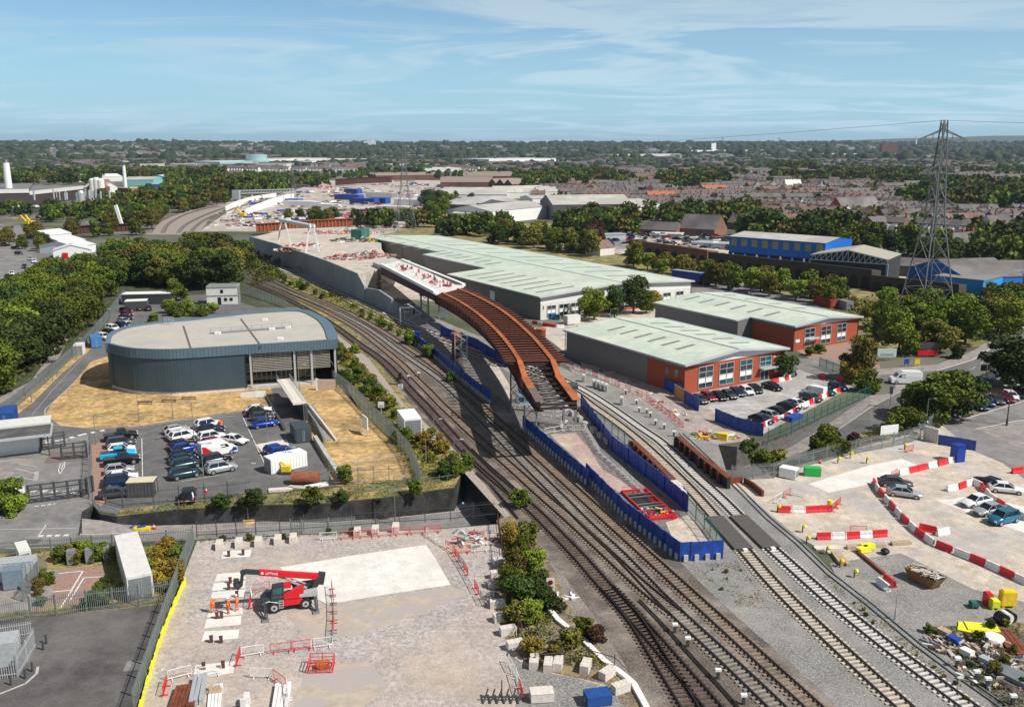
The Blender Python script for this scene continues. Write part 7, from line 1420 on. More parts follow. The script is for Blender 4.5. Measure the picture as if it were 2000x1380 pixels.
for x,y,h,lm,kd,l,cat in((330,612,4.5,'lime','mid','bright green bush behind the roof ladder of the control building','bush'),(345,618,4.5,'green','mid','green bush right of the roof ladder','bush'),(370,615,5,'lime','mid','bright bush before the cabin office','bush'),(395,618,4,'green','mid','green bush before the cabin office','bush'),(415,612,3.5,'lime','mid','low bright bush by the cabin office door','bush'),(345,588,7,'green','mid','slender tree behind the bushes of the rear yard','tree'),(300,630,3,'green','bush','dark bush at the roof edge left of the ladder','bush'),(1160,625,8.8,'lime','big','bright green tree before the big warehouse front','tree'),(1200,618,8.5,'dark','tall','dark slender tree behind the bright green one','tree'),(1237,612,10.5,'dark','tall','tallest dark tree before the big warehouse front','tree'),(1262,612,6.5,'green','mid','smaller tree right of the tallest one before the warehouse','tree'),(1282,602,5,'yellow','mid','yellowing tree at the right of the warehouse trees','tree'),(1529,738,5.4,'dark','mid','dark conifer-like tree at the right corner of the brick unit','tree'),(1684,745,9.3,'olive','tall','tall grey-green tree by the estate gate','tree'),(1668,738,6.2,'dark','mid','dark tree behind the tall grey-green one','tree'),(1660,745,5,'yellow','mid','autumn coloured bush at the estate fence','bush'),(1695,765,5,'green','mid','ivy bush at the end of the stone wall','bush'),(1836,818,8.3,'green','big','large round oak between the two roads','tree'),(1860,812,7.6,'dark','big','darker oak leaning against the large round one','tree'),(1802,815,5.8,'green','big','smaller oak at the left of the large round one','tree'),(1765,842,4.4,'green','big','low broad tree beside the climbing road','tree'),(1745,848,4,'green','bush','bush at the left foot of the low broad tree','bush'),(1992,758,10.4,'dark','big','dark cedar-like tree at the right edge','tree'),(2012,768,9.5,'dark','big','second dark tree cut by the right edge','tree'),(1618,888,5.5,'green','mid','upright bush on the bank beside the sunken road','bush'),(1600,892,4,'green','bush','round bush on the bank left of the upright one','bush'),(1490,918,3.4,'green','bush','olive bush on the bank under the parapet girder end','bush'),(1520,912,3.4,'olive','bush','olive bush right of the one under the girder end','bush'),(1460,885,3,'dark','bush','dark bush at the top of the stone wall','bush'),(1665,872,2.5,'brown','bush','small reddish bush by the bank fence','bush'),(672,748,3.6,'dark','mid','dark bush against the railway bank fence, upper one','bush'),(665,700,4,'green','mid','green bush beside the nose of the control building','bush'),(722,764,3.4,'dark','mid','broad dark thicket on the railway bank','bush'),(740,776,2.8,'green','mid','green thicket beside the square plate','bush'),(700,740,3.0,'green','mid','green thicket between fence and tracks','bush'),(692,690,2.5,'lime','bush','yellow-green weed clump by the outermost track','bush'),(755,800,3.5,'olive','bush','olive bush beside the white equipment building','bush'),(790,865,3,'green','bush','green bush in front of the white equipment building','bush'),(830,870,2.6,'yellow','bush','yellow weed clump by the lamp on the bank','bush'),(862,885,2.6,'yellow','bush','yellow weed clump nearest the bridge','bush'),(893,928,3.2,'green','mid','dense bush hanging over the bridge corner','bush'),(912,914,2.6,'green','mid','bush beside the bridge corner at the track edge','bush'),(872,932,3,'dark','bush','dark bush on the ledge by the bridge','bush'),(1017,990,2.8,'green','bush','round green bush between the overgrown rails','bush'),(995,1065,3.0,'yellow','mid','yellowing bush at the top of the site boundary thicket','bush'),(1018,1082,2.8,'green','mid','green bush in the site boundary thicket','bush'),(1030,1060,3,'green','bush','low green bush by the loose rails','bush'),(1010,1122,3.2,'olive','mid','olive bush in the site boundary thicket','bush'),(1040,1122,3.2,'lime','mid','bright bush in the site boundary thicket','bush'),(1000,1152,3.2,'green','mid','green bush against the boundary fence','bush'),(1050,1165,3.4,'dark','mid','darkest bush below the lineside notice','bush'),(1020,1182,4.0,'dark','mid','dark bush in the middle of the thicket','bush'),(1070,1190,2.8,'dark','mid','dark bush right of the thicket middle','bush'),(1035,1218,2.8,'lime','mid','bright bush at the foot of the thicket','bush'),(1005,1215,2.6,'olive','bush','olive bush beside the fourth block','bush'),(1140,1240,2.2,'green','bush','green bush alone on the ballast below the thicket','bush'),(1165,1252,2.0,'brown','bush','reddish bush right of the lone green one','bush'),(1120,1265,2.4,'olive','bush','olive bush by the cable trough','bush'),(1040,1280,2.2,'yellow','bush','yellow bush behind the bottom blocks','bush'),(1085,1285,2,'olive','bush','olive bush behind the twin blocks','bush'),(8,1000,5,'green','mid','dark green shrub at the left edge by the gates','bush'),(30,1003,3,'lime','bush','small bright shrub by the gates','bush'),(432,990,2.4,'dark','bush','dark bush growing on the retaining wall, left one','bush'),(495,988,3.0,'dark','mid','dark bush growing on the retaining wall behind the tall lamp','bush'),(612,984,2.8,'green','bush','bush growing over the retaining wall below the pipe','bush'),(668,980,2.3,'dark','bush','bush growing over the retaining wall in the middle','bush'),(672,945,2.8,'green','bush','small round tree above the retaining wall','tree'),(810,965,2.4,'green','bush','low bush above the wall towards the bridge','bush'),(880,745,2.6,'dark','bush','bush against the blue hoarding below the bridge','bush'),(836,698,3.4,'green','bush','bush at the tip of the upper hoarding','bush'),(800,672,3.2,'green','bush','bush left of the upper hoarding tip','bush'),(1870,700,4,'dark','bush','dark hedge bush behind the letting board','bush'),(1600,690,2.5,'green','bush','entrance shrub before the rear brick unit, right one','bush'),(1580,694,2.2,'green','bush','entrance shrub before the rear brick unit, left one','bush'),(1385,455,0,'','','','')):
 if h:tree(x,y,h,lm,kd,l,cat,wx=1.55 if kd=='big' and x>1750 else 1.25 if cat=='bush' else 1.1)
wood_([(110,1090),(215,1078),(225,1094),(120,1104)],9,(1.6,2.4),['green','lime','olive'],'bush','weedy bush behind the feeder pillars','weeds behind the pillars',1.5,'bush');wood_([(300,1085),(360,1078),(345,1150),(285,1165)],12,(1.8,2.8),['lime','yellow','olive','green'],'bush','weed bush right of the long white container','weeds by the long container',1.7,'bush');wood_([(60,1190),(85,1130),(100,1130),(85,1185)],5,(1.2,2),['green','olive'],'bush','weed bush beside the transformer fence','weeds by the transformer',1.3,'bush');wood_([(170,1190),(190,1150),(215,1140),(215,1180)],6,(1.2,2),['green','dark'],'bush','weed bush left of the long white container','weeds left of the container',1.3,'bush')
wood_([(395,1056),(560,1048),(690,1040),(690,1044),(560,1053),(395,1062)],6,(.8,1.3),['green','dark'],'bush','low weeds along the black fence behind the blocks','weeds along the black fence',1.4,'bush');wood_([(500,520),(560,540),(640,575),(700,600),(690,605),(600,572),(520,540)],22,(1.6,2.8),['green','lime','green'],'bush','bush in the far strip between main lines and new tracks','bushes between the lines, far',2.6,'bush');wood_([(700,608),(760,632),(830,672),(822,680),(750,642),(700,618)],14,(1.6,2.6),['green','lime','olive'],'bush','bush in the near strip between main lines and new tracks','bushes between the lines, near',2.0,'bush')
wood_([(660,700),(690,700),(760,780),(790,830),(760,820),(700,770)],12,(1.4,2.6),['lime','olive','yellow','green'],'bush','weed clump on the bank left of the outermost track','weed clumps on the bank',2.2,'bush');wood_([(800,860),(850,850),(890,900),(830,920)],10,(1.2,2.2),['yellow','olive','lime'],'bush','weed clump between fence and outermost track','yellow weed clumps',1.8,'bush');wood_([(1360,1110),(1440,1100),(1500,1180),(1440,1190)],5,(.3,.6),['olive','lime','yellow'],'bush','low weeds on the ballast in front of the enclosure','weeds before the enclosure',1.2,'bush');wood_([(1600,1120),(1680,1180),(1760,1250),(1880,1345),(1900,1380),(1740,1250),(1620,1140)],10,(.3,.6),['olive','green','yellow'],'bush','low weeds beside the cable rails','weeds beside the cable rails',1.2,'bush');wood_([(1800,1225),(1990,1220),(2000,1380),(1900,1330)],9,(.8,1.4),['green','olive','dark'],'bush','weed clump growing through the lower right scrap','weeds in the scrap',1.8,'bush');wood_([(620,580),(700,560),(760,600),(800,610),(700,600)],8,(1.2,2.2),['dark','green'],'bush','bush at the foot of the long wall','bushes at the wall foot',2.5,'bush')if 0 else None
wood_([(1680,660),(1740,640),(1900,640),(1960,620),(2000,590),(1960,660),(1870,688),(1800,705),(1720,690)],20,(8,10.5),['green','lime','green','olive'],'big','tree of the belt along the right-hand road','trees along the right-hand road',5);wood_([(1650,600),(1800,590),(1960,580),(2000,590),(1900,625),(1700,640)],14,(3.5,6),['olive','green','yellow','lime'],'mid','scrubland tree around the foot of the tall pylon','scrubland trees',5)
wood_([(1380,545),(1480,560),(1560,578),(1640,585),(1640,600),(1560,592),(1480,578),(1390,560)],16,(6,9),['green','olive','lime'],'mid','roadside tree below the dark viaduct','trees below the viaduct',6);wood_([(1230,515),(1300,530),(1400,548),(1390,555),(1290,540),(1225,525)],10,(6,10),['green','lime','olive'],'mid','tree between the big warehouse and the brick viaduct','trees behind the warehouse',6);wood_([(960,465),(1100,478),(1180,495),(1180,508),(1090,492),(960,475)],18,(8,12),['dark','green','olive'],'mid','tree of the belt behind the big warehouse','tree belt behind the warehouse',7);tree(1160,490,14,'brown','mid','copper brown tree behind the big warehouse');tree(1162,470,12,'brown','mid','second copper brown tree, partly behind the first')
wood_([(-60,480),(60,470),(130,455),(240,450),(300,470),(230,478),(120,470),(60,500)],14,(6,9),['green','dark','olive'],'mid','tree around the rear of the white sheds','trees by the white sheds',7);wood_([(230,440),(300,420),(400,395),(470,385),(440,398),(320,425),(290,455)],26,(9,13),['green','dark','olive'],'mid','tree in the belt left of the curving distant tracks','trees by the distant tracks',8);wood_([(560,432),(640,436),(660,428),(560,424)],8,(7,9),['dark','green','olive'],'mid','tree of the dark clump behind the rusty girder','dark clump trees',6);wood_([(810,430),(860,440),(880,400),(840,395)],12,(10,14),['dark','green'],'mid','tree right of the middle pylon','trees by the middle pylon',7)
wood_([(1660,520),(1780,520),(1860,530),(1860,500),(1660,490),(1560,480)],16,(10,15),['dark','green'],'mid','tree behind the blue works','trees behind the blue works',8)
def scrub(label,pl,per_m2,hmax,lms,z=0.0,leaf=.16,thr=-.25,seed=1):
 W=[tuple(P(x,y,z))[:2]for x,y in pl];x0,x1=min(a for a,b in W),max(a for a,b in W);y0,y1=min(b for a,b in W),max(b for a,b in W);r=random.Random(seed);pts=[];n=int((x1-x0)*(y1-y0)*per_m2)
 for i in range(min(n,90000)):
  x,y=r.uniform(x0,x1),r.uniform(y0,y1);d=mn.noise((x/2.6,y/2.6,seed))+.6*mn.noise((x/.9,y/.9,seed+9))
  if d<thr or not inpoly(x,y,W):continue
  pts.append((x,y,z+hmax*min(1,(d-thr)*.9)*r.random()**.6,int((mn.noise((x/4,y/4,seed+3))*1.6+.5+r.uniform(-.25,.25))*len(lms))))
 rs=np.random.RandomState(seed);A=np.array(pts);n=len(A);a=rs.normal(size=(n,3));a/=np.linalg.norm(a,axis=1)[:,None];b=np.cross(a,rs.normal(size=(n,3)));b/=np.linalg.norm(b,axis=1)[:,None];s=leaf*rs.uniform(.5,1.3,n)[:,None];p=A[:,:3]+np.array([0,0,.05])
 V=np.stack([p-a*s,p-b*s*.5,p+a*s,p+b*s*.5],1).reshape(-1,3).astype(np.float32);V[:,2]=np.maximum(V[:,2],z+.06)
 me=bpy.data.meshes.new('scrub');me.vertices.add(len(V));me.vertices.foreach_set('co',V.ravel());me.loops.add(n*4);me.loops.foreach_set('vertex_index',np.arange(n*4,dtype=np.int32));me.polygons.add(n);me.polygons.foreach_set('loop_start',np.arange(n,dtype=np.int32)*4);me.update(calc_edges=True)
 for l in lms:me.materials.append(LM[l])
 me.polygons.foreach_set('material_index',np.clip(A[:,3],0,len(lms)-1).astype(np.int32));o=bpy.data.objects.new('scrub',me);COL.objects.link(o);return tag(o,label,'scrub',kind='stuff')
scrub('ragged yellow and green scrub on the railway bank beside the control building',[(655,690),(690,690),(730,735),(790,800),(850,860),(890,905),(880,932),(800,930),(735,815),(690,755)],26,1.0,['green','lime','yellow','olive'],seed=2)
scrub('ragged scrub between the lifting site and the railway',[(985,1020),(1030,1040),(1060,1110),(1085,1180),(1075,1230),(1180,1290),(1180,1310),(1040,1290),(995,1240),(985,1150)],34,1.3,['olive','green','yellow','lime','dark'],thr=-.35,seed=3)
scrub('weeds filling the lower left compound',[(0,1082),(378,1060),(340,1172),(215,1185),(215,1100),(100,1105),(60,1120),(0,1120)],30,.9,['green','lime','yellow','olive'],thr=-.15,seed=4,leaf=.12)
scrub('weeds growing through the scrap in the lower right corner',[(1800,1228),(1990,1218),(2060,1300),(2040,1390),(1960,1380)],26,.7,['olive','green','yellow','dark'],thr=0,seed=5,leaf=.12)
scrub('dry weeds along the ledge above the retaining wall',[(228,1006),(500,984),(750,970),(887,950),(880,928),(500,966),(240,996)],26,.6,['yellow','olive','olive','green'],seed=6,leaf=.13)
scrub('green weeds in the strip between main lines and new tracks',[(500,517),(640,565),(760,620),(830,655),(832,690),(800,665),(735,633),(670,602),(530,540)],16,1.1,['green','lime','olive'],seed=7,leaf=.22,thr=-.3)
scrub('patchy weeds on the ballast in front of the enclosure',[(1355,1105),(1440,1096),(1510,1190),(1440,1185)],22,.35,['olive','lime','yellow'],seed=8,leaf=.11,thr=.05)
scrub('thin line of weeds beside the cable rails',[(1600,1108),(1680,1172),(1880,1340),(1860,1345),(1660,1180),(1610,1130)],26,.35,['olive','yellow','green'],seed=9,leaf=.11,thr=.0)
scrub('shrubs and weeds on the bank by the sunken road',[(1480,905),(1560,900),(1640,870),(1700,850),(1760,845),(1700,866),(1560,904),(1490,925)],20,1.3,['green','olive','dark'],seed=10,leaf=.2,thr=-.2)
scrub('rough scrub under the tall pylon',[(1640,590),(1960,575),(2040,600),(1900,640),(1700,660)],3.0,2.4,['olive','yellow','green','lime'],seed=11,leaf=.45,thr=-.4)
scrub('low weeds under the black steel fence along the site edge',[(390,1053),(690,1038),(690,1045),(390,1061)],26,.8,['dark','green','olive'],seed=14,leaf=.13,thr=-.1)
scrub('undergrowth beneath the left wood',[(60,575),(165,560),(215,600),(150,660),(90,710),(0,770),(-60,800),(-60,650)],2.5,1.6,['green','dark','olive'],seed=15,leaf=.45,thr=-.6)
scrub('climbing weeds hanging on the retaining wall',[(400,984),(700,968),(700,976),(400,992)],20,.7,['dark','green','olive'],seed=16,leaf=.16,thr=.05)
scrub('undergrowth between the rail curve and the left wood',[(430,470),(490,490),(560,540),(500,560),(480,520)],4,1.8,['green','olive','dark'],seed=12,leaf=.4,thr=-.4)
# ---------------- middle and far buildings ----------------
slate=mat('slate_roof',(.13,.118,.115),.8,var=.3,scale=.08,rndv=.2);tiler=mat('brown_tile_roof',(.165,.105,.085),.85,var=.2,scale=.3,rndv=.2);tileo=mat('orange_tile_roof',(.36,.12,.06),.85,var=.15);wbrick=mat('terrace_brick',(.20,.105,.08),.9,var=.25,rndv=.25);wrender=mat('render_white',(.66,.64,.60),.8,var=.08)
shedg=mat('pale_shed_roof',(.47,.46,.42),.6,var=.12,scale=.15,col2=(.38,.36,.33),big=(.05,.45,.6));shedd=mat('dark_shed_wall',(.10,.10,.105),.6,var=.15);bsteel=mat('bright_blue_cladding',(.01,.13,.50),.45,var=.08);blue3=mat('sky_blue_cladding',(.02,.26,.62),.45,var=.06)
def bld_(name,label,x0,y0,x1,y1,yt,depth,rise=0,wall=offw,roof=shedg,cat='building',spans=1,z=0.0,wins=None,axis='x',group=None,over=.3,chim=0,h=None):
 """ground line of the facing side from pixel to pixel, eaves at pixel row yt above (x0, y0); ridge along the facing side (axis x) or away from it (y)"""
 a,b=P(x0,y0,z),P(x1,y1,z);H=h or hgt(x0,y0,yt,z);L=(b-a).length;rz=math.atan2((b-a).y,(b-a).x);t=thing(name,label,cat,tuple(a),rz,group);n=spans
 MB().box(L/2,depth/2,0,L,depth,H).build('wall',wall,t);rf=MB()
 if rise<=0:rf.box(L/2,depth/2,H,L+over*2,depth+over*2,.35)
 else:
  g=MB()
  for i in range(n):
   if axis=='x':
    d0,d1=depth*i/n,depth*(i+1)/n;m_=(d0+d1)/2;o=over
    rf.face([(-o,d0-o,H),(L+o,d0-o,H),(L+o,m_,H+rise),(-o,m_,H+rise)]);rf.face([(L+o,d1+o*(i==n-1),H),(-o,d1+o*(i==n-1),H),(-o,m_,H+rise),(L+o,m_,H+rise)])
    for x,s in((0,1),(L,-1)):g.face([(x,d0,H),(x,d1,H),(x,m_,H+rise)][::-s])
   else:
    d0,d1=L*i/n,L*(i+1)/n;m_=(d0+d1)/2;o=over
    rf.face([(d0-o*(i==0),depth+o,H),(d0-o*(i==0),-o,H),(m_,-o,H+rise),(m_,depth+o,H+rise)]);rf.face([(d1+o*(i==n-1),-o,H),(d1+o*(i==n-1),depth+o,H),(m_,depth+o,H+rise),(m_,-o,H+rise)])
    for y,s in((0,1),(depth,-1)):g.face([(d0,y,H),(d1,y,H),(m_,y,H+rise)][::s])
  g.build('gable',wall,t)
 r=rf.build('roof',roof,t)
 for k in range(chim):MB().box(L*(k+.5)/max(1,chim),depth/2,H+rise*.7,1,.7,rise*.3+1.4).build('chimney',brick,r)
 if wins:
  nx,nz,w_,h_,fm=wins
  for i in range(nx):
   for j in range(nz):
    f=MB().box(L*(i+.5)/nx,-.03,H*(j+.28)/nz,w_,.08,h_).build('window',fm or gls,t)
 return t
t=bld_('works_building','blue open-sided steel works hall with long ribbed clerestory',1422,520,1608,538,461,24,1.2,bsteel,shedg,'works')
L_=dist(P(1422,520),P(1608,538));HH=hgt(1422,520,461);MB().box(L_/2,-.1,0,L_,.3,HH*.48).build('bay_shade',mat('bay_shade_black',(.02,.02,.02),.9),t)  # solid dark box painted as the shade inside the open lower bays
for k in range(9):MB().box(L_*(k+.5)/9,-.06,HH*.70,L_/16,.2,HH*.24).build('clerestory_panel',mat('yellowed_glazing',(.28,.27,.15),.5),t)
bld_('works_building','open-fronted grey canopy hall with white trusses beside the blue one',1580,546,1730,558,497,20,2.5,mat('hall_shade_black',(.035,.035,.037),.8),mat('weathered_roof',(.36,.34,.27),.8,var=.15),'works',axis='y');a_,b_=P(1580,546),P(1730,558);L_=dist(a_,b_);HH=hgt(1580,546,497);t=thing('canopy_truss','white zigzag roof truss and posts across the open front of the canopy hall','truss',tuple(a_),math.atan2((b_-a_).y,(b_-a_).x));mb=MB()  # near-black solid walls stand for the shaded inside of the open hall
for k in range(14):x0_,x1_=L_*k/14,L_*(k+1)/14;zt=lambda x:HH-.2+2.5*(1-abs(x/L_-.5)*2);mb.bar((x0_,-.5,HH-1.6),(x1_,-.5,zt(x1_)),.22);mb.bar((x1_,-.5,zt(x1_)),(x1_,-.5,HH-1.6),.18);mb.bar((x0_,-.5,HH-1.6),(x1_,-.5,HH-1.6),.3);mb.bar((x0_,-.5,zt(x0_)),(x1_,-.5,zt(x1_)),.3)
mb.build('truss',lgrey,t)
for x in(0,L_):MB().box(x,-.5,0,.7,.7,HH-1.6).build('post',mat('grey_blue_post',(.2,.3,.36),.5),t)
t=bld_('works_annexe','low dark shed behind the canopy hall',1700,535,1850,545,515,20,2,shedd,slate,'works')
for i in range(7):x=1430+i*23;p=P(x,524+i*2.2);tag(MB().box(0,0,0,.6,.6,6).build('column',bsteel if i%2 else lgrey,loc=tuple(p)),'steel column at the open side of the blue works hall','column','works hall columns')
bld_('works_building','bright blue gabled works with dark roof and cream rooflights',1772,550,1884,574,522,22,4.5,bsteel,slate,'works',axis='y');bld_('works_building','long sky blue flat-roofed block running out of the right edge',1917,582,2040,546,549,15,0,blue3,mat('grey_flat_roof',(.2,.2,.2),.9),'works')
bld_('brick_house','red brick building with an arched window at the right edge',1965,560,2040,560,535,12,4,brick,slate,'building',axis='x',wins=(3,1,2,2.4,None))
tr_=thing('pipe_bridge','pale lattice footbridge crossing before the curving white walls','footbridge',tuple(P(462,392)));b_=P(575,388)-P(462,392);mb=MB()
for k in range(20):p,q=b_*(k/20),b_*((k+1)/20);mb.bar(p+Vector((0,0,6)),q+Vector((0,0,8.5)),.4);mb.bar(p+Vector((0,0,8.5)),q+Vector((0,0,8.5)),.6);mb.bar(p+Vector((0,0,6)),q+Vector((0,0,6)),.6)
mb.build('lattice',lgrey,tr_);MB().box(0,0,0,6,4,9).build('end_tower',lgrey,tr_)
slabwall('viaduct_section','pale concrete viaduct section leading on from the rusty stiffened girder',[(690,440,428),(735,441,431),(778,443,434)],8,conc,cat='viaduct')
for i,(x,y)in enumerate(((1072,622),(1080,623),(1089,624))):tag(MB().box(0,0,0,1.2,1,1.5).build('wheeled_bin',[PC['blue'],bsteel,PC['green']][i],loc=tuple(P(x,y))),('left blue','middle blue','dark green')[i]+' bin at the corner of the big warehouse','bin')
def viaduct(x0,y0,x1,y1,h,m,label,n):
 a,b=P(x0,y0),P(x1,y1);L=(b-a).length;t=thing('viaduct',label,'viaduct',tuple(a),math.atan2((b-a).y,(b-a).x));MB().box(L/2,3,0,L,6,h).build('wall',m,t);MB().box(L/2,.1,h,L,.7,.8).build('parapet',m,t)
 for i in range(n):
  mb=MB();c,w_=L*(i+.5)/n,L/n*.36;pts=[(c-w_,-.05,0),(c+w_,-.05,0)]+[(c+w_*math.cos(q*math.pi/8),-.05,h*.42+h*.33*math.sin(q*math.pi/8))for q in range(9)];mb.face(pts);mb.build('arch_shade',mat('arch_shade_black',(.018,.016,.015),.95),t)  # flat near-black arch on the wall face, shade painted without a hollow
 return t
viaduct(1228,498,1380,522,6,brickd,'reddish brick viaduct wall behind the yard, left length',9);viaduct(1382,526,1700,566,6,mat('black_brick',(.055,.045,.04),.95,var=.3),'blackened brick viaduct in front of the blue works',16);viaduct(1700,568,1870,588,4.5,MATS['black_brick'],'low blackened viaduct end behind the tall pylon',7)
for a in((882,435,960,438,416,30,2.5,white,'white shed with open dark side left of the glazed one'),(960,438,1072,425,413,34,3,white,'white gabled shed with dark window strip'),(862,415,930,418,398,40,3,shedd,'grey-roofed shed behind the open white one'),(930,412,1015,408,396,44,3,offw,'pale-roofed shed behind the glazed one'),(1080,430,1235,428,400,44,5,shedd,'broad pale-roofed shed among the trees'),(1205,425,1290,418,404,40,3,white,'white-walled shed right of the broad pale-roofed one'),(860,392,990,392,380,60,4,offw,'long pale ridged shed row'),(990,388,1090,386,376,50,4,offw,'second long pale ridged shed row'),(1040,398,1130,396,388,30,2,white,'small white shed between trees')):
 bld_('industrial_shed',a[8],*a[:6],a[6],a[7],shedg,'shed',spans=1 if a[5]<45 else 3)
for a in((860,366,960,366,356,50,5,'old saw-toothed shed behind the construction site'),(905,352,1000,352,344,60,5,'pair of old brown roofed sheds'),(735,352,860,350,343,40,3,'low grey shed beyond the works'),(1000,372,1100,368,360,40,5,'dark brown roofed shed before the terraces')):bld_('industrial_shed',a[7],*a[:6],a[6],brickd,mat('brown_shed_roof',(.24,.19,.16),.8,var=.2),'shed',spans=3)
for i,a in enumerate(((955,321,1086,319,311,120,white),(1200,310,1330,308,302,90,offw),(1330,305,1560,302,294,200,white),(1560,302,1720,300,295,150,offw),(1620,310,1760,309,301,120,white),(1380,299,1500,298,293,150,wrender),(1100,308,1190,308,302,80,offw),(740,330,850,328,322,80,white),(830,336,900,335,329,60,offw),(520,322,640,320,310,90,offw),(430,328,520,326,316,90,mat('aqua_shed',(.28,.48,.52),.5)),(500,330,560,330,320,60,wrender),(640,318,720,317,311,80,wrender),(270,330,420,328,322,90,offw),(215,322,255,322,316,60,white),(60,318,80,318,313,40,white),(560,322,610,322,314,50,wrender))):
 bld_('distant_shed',('long white shed beyond the terraces near the centre','cream distant shed right of centre','longest white distant shed on the right','cream shed right of the longest one','white stadium-like shed on the right','thin pale shed on the far right plain','cream shed left of the tiny pylon','white shed above the works','cream shed above the old sheds','long cream shed by the aqua one','aqua retail building on the left','pale block beside the aqua building','pale far shed left of centre','long pale shed strip above the factory','small white shed in the far trees','tiny white block on the far left','small pale block behind the drum')[i],*a[:6],0,a[6],shedg if i%2 else white,'shed')
tag(MB().tube((0,0,0),(0,0,14),26,n=24).tube((0,0,14),(0,0,26),22,n=24).build('drum_building',[mat('aqua_drum',(.35,.5,.5),.5)],loc=tuple(P(502,326))),'round aqua drum building on the left skyline','building');tag(MB().tube((0,0,0),(0,0,9),30,n=24).build('drum_skirt',[faded],loc=tuple(P(504,328))),'red base ring of the round aqua drum','building')
def hillb(px,py,dist_,w_,h_,m,label,name='distant_block'):
 v=(py-CH/2)/F;d=Vector(((px-CW/2)/F,cp_-v*sp_,-(sp_+v*cp_)));k=dist_/d.y;p=Vector((d.x*k,d.y*k,HC+d.z*k));zb=hz(p.x,p.y);hh=max(h_,p.z-zb+h_)
 return tag(MB().box(0,0,0,w_,w_*.4,hh).box(w_*.3,0,hh,w_*.2,w_*.2,h_*.3).build(name,m,loc=(p.x,p.y,zb)),label,'building')
hillb(722,281,5200,62,14,white,'white hilltop hospital-like block left of centre');
for i,x in enumerate((394,419,444,434,467,491)):hillb(x,284,5600,26,9,wrender,('first','second','third','fourth','fifth','sixth')[i]+' of the white tower blocks on the left skyline')
hillb(338,280,5200,12,24,brickd,'thin church tower on the hill town');hillb(1394,286,4200,20,14,white,'small white tower block right of centre');hillb(1735,291,3600,60,18,brickd,'dark red blocks left of the tall pylon')
bk=mat('brown_factory_wall',(.055,.042,.038),.6,var=.1);t=bld_('factory','dark brown factory with a cream roof band and pipes on top',-60,405,60,402,372,120,0,bk,mat('factory_roof',(.17,.17,.17),.8,var=.2),'factory');t=bld_('factory','dark brown factory wing running away to the right',60,402,165,388,374,60,0,bk,MATS['factory_roof'],'factory')
bld_('canopy_building','low white roofed loading canopy before the factory',10,418,90,417,405,16,0,shedd,white,'canopy')
for i,(x,y,yt,r,m,l)in enumerate(((21,400,317,3.0,white,'tall white chimney at the left edge'),(246,375,323,1.9,white,'slender white chimney behind the brick blocks'),(184,392,352,3.0,offw,'left of the three white silos'),(192,392,350,3.0,offw,'middle one of the three white silos'),(200,392,352,3.0,offw,'right of the three white silos'),(160,398,376,2.8,lgrey,'short grey tank left of the silos'),(154,398,380,2.2,lgrey,'small grey tank by the factory wing'))):
 h=hgt(x,y,yt);tag(MB().tube((0,0,0),(0,0,h),r,r*(.8 if i<2 else 1),n=16).tube((0,0,h),(0,0,h+1.6),r*.9,r*.6,n=12,m=1).build('chimney' if i<2 else 'silo',[m,dgrey if i<2 else m],loc=tuple(P(x,y))),l,'chimney' if i<2 else 'silo')
for a in((165,390,205,391,366,16,4,offw,shedg,'cream block between factory and silos'),(205,392,230,388,366,14,6,brickd,tiler,'steep dark red roofed block behind the silos'),(222,394,256,392,380,12,0,offw,white,'cream flat block right of the silos'),(255,388,288,386,368,18,0,mat('orange_brick',(.30,.12,.05),.85),shedg,'orange brick block right of the slender chimney'),(155,356,240,354,346,50,3,offw,white,'long white shed behind the factory'),(240,362,300,362,351,40,3,mat('aqua_wall',(.2,.5,.5),.5),shedg,'aqua shed behind the slender chimney'),(330,360,385,358,347,45,3,MATS['aqua_wall'],offw,'aqua and cream shed by the trees'),(290,372,345,371,360,20,0,blue,lgrey,'deep blue low store'),(385,356,430,355,347,20,3,wrender,slate,'pale house row by the trees')):
 bld_('industrial_block',a[9],*a[:6],a[6],a[7],a[8],'building')
for x0,y0,x1,y1,yt in((-60,405,60,402,372),(60,402,165,388,374)):a,b=P(x0,y0),P(x1,y1);h=hgt(x0,y0,yt);L=dist(a,b);tag(MB().box(L/2,-.3,h-2.6,L,.5,2.9).build('roof_band',offw,loc=tuple(a)),'cream roof band along the '+('front' if x0<0 else 'right wing')+' of the dark factory','band').rotation_euler=(0,0,math.atan2((b-a).y,(b-a).x))
for i in range(22):x=rnd.uniform(20,150);p=P(x,393,12);tag(MB().tube((0,0,0),(0,0,rnd.uniform(3,7)),rnd.uniform(.3,.8),n=8).build('roof_flue',lgrey,loc=(p.x,p.y+rnd.uniform(25,60),hgt(60,402,374))),'silver flue on the factory roof','flue','factory roof flues')
for i,(x0,y0,x1,y1,yt,d,l)in enumerate(((52,470,98,472,458,14,'rearmost of the four white sheds'),(56,482,124,486,469,13,'second of the four white sheds'),(78,494,150,497,479,12,'third of the four white sheds'),(105,506,178,503,490,12,'nearest of the four white sheds with a red door'))):bld_('white_shed',l,x0,y0,x1,y1,yt,d,2.2,wclad,mat('white_shed_roof',(.66,.66,.66),.5,var=.04,stripe=('X',1,.15)),'shed',axis='y',group='white sheds')
tag(MB().box(0,0,0,2.4,.1,2.6).build('red_door',redp,loc=tuple(P(128,505.5))),'red door on the nearest white shed','door')
brown_bridge('dark rusty girders lying behind the white sheds',[(108,446),(170,440),(262,436)],4,.2,rustd,top=rustd)
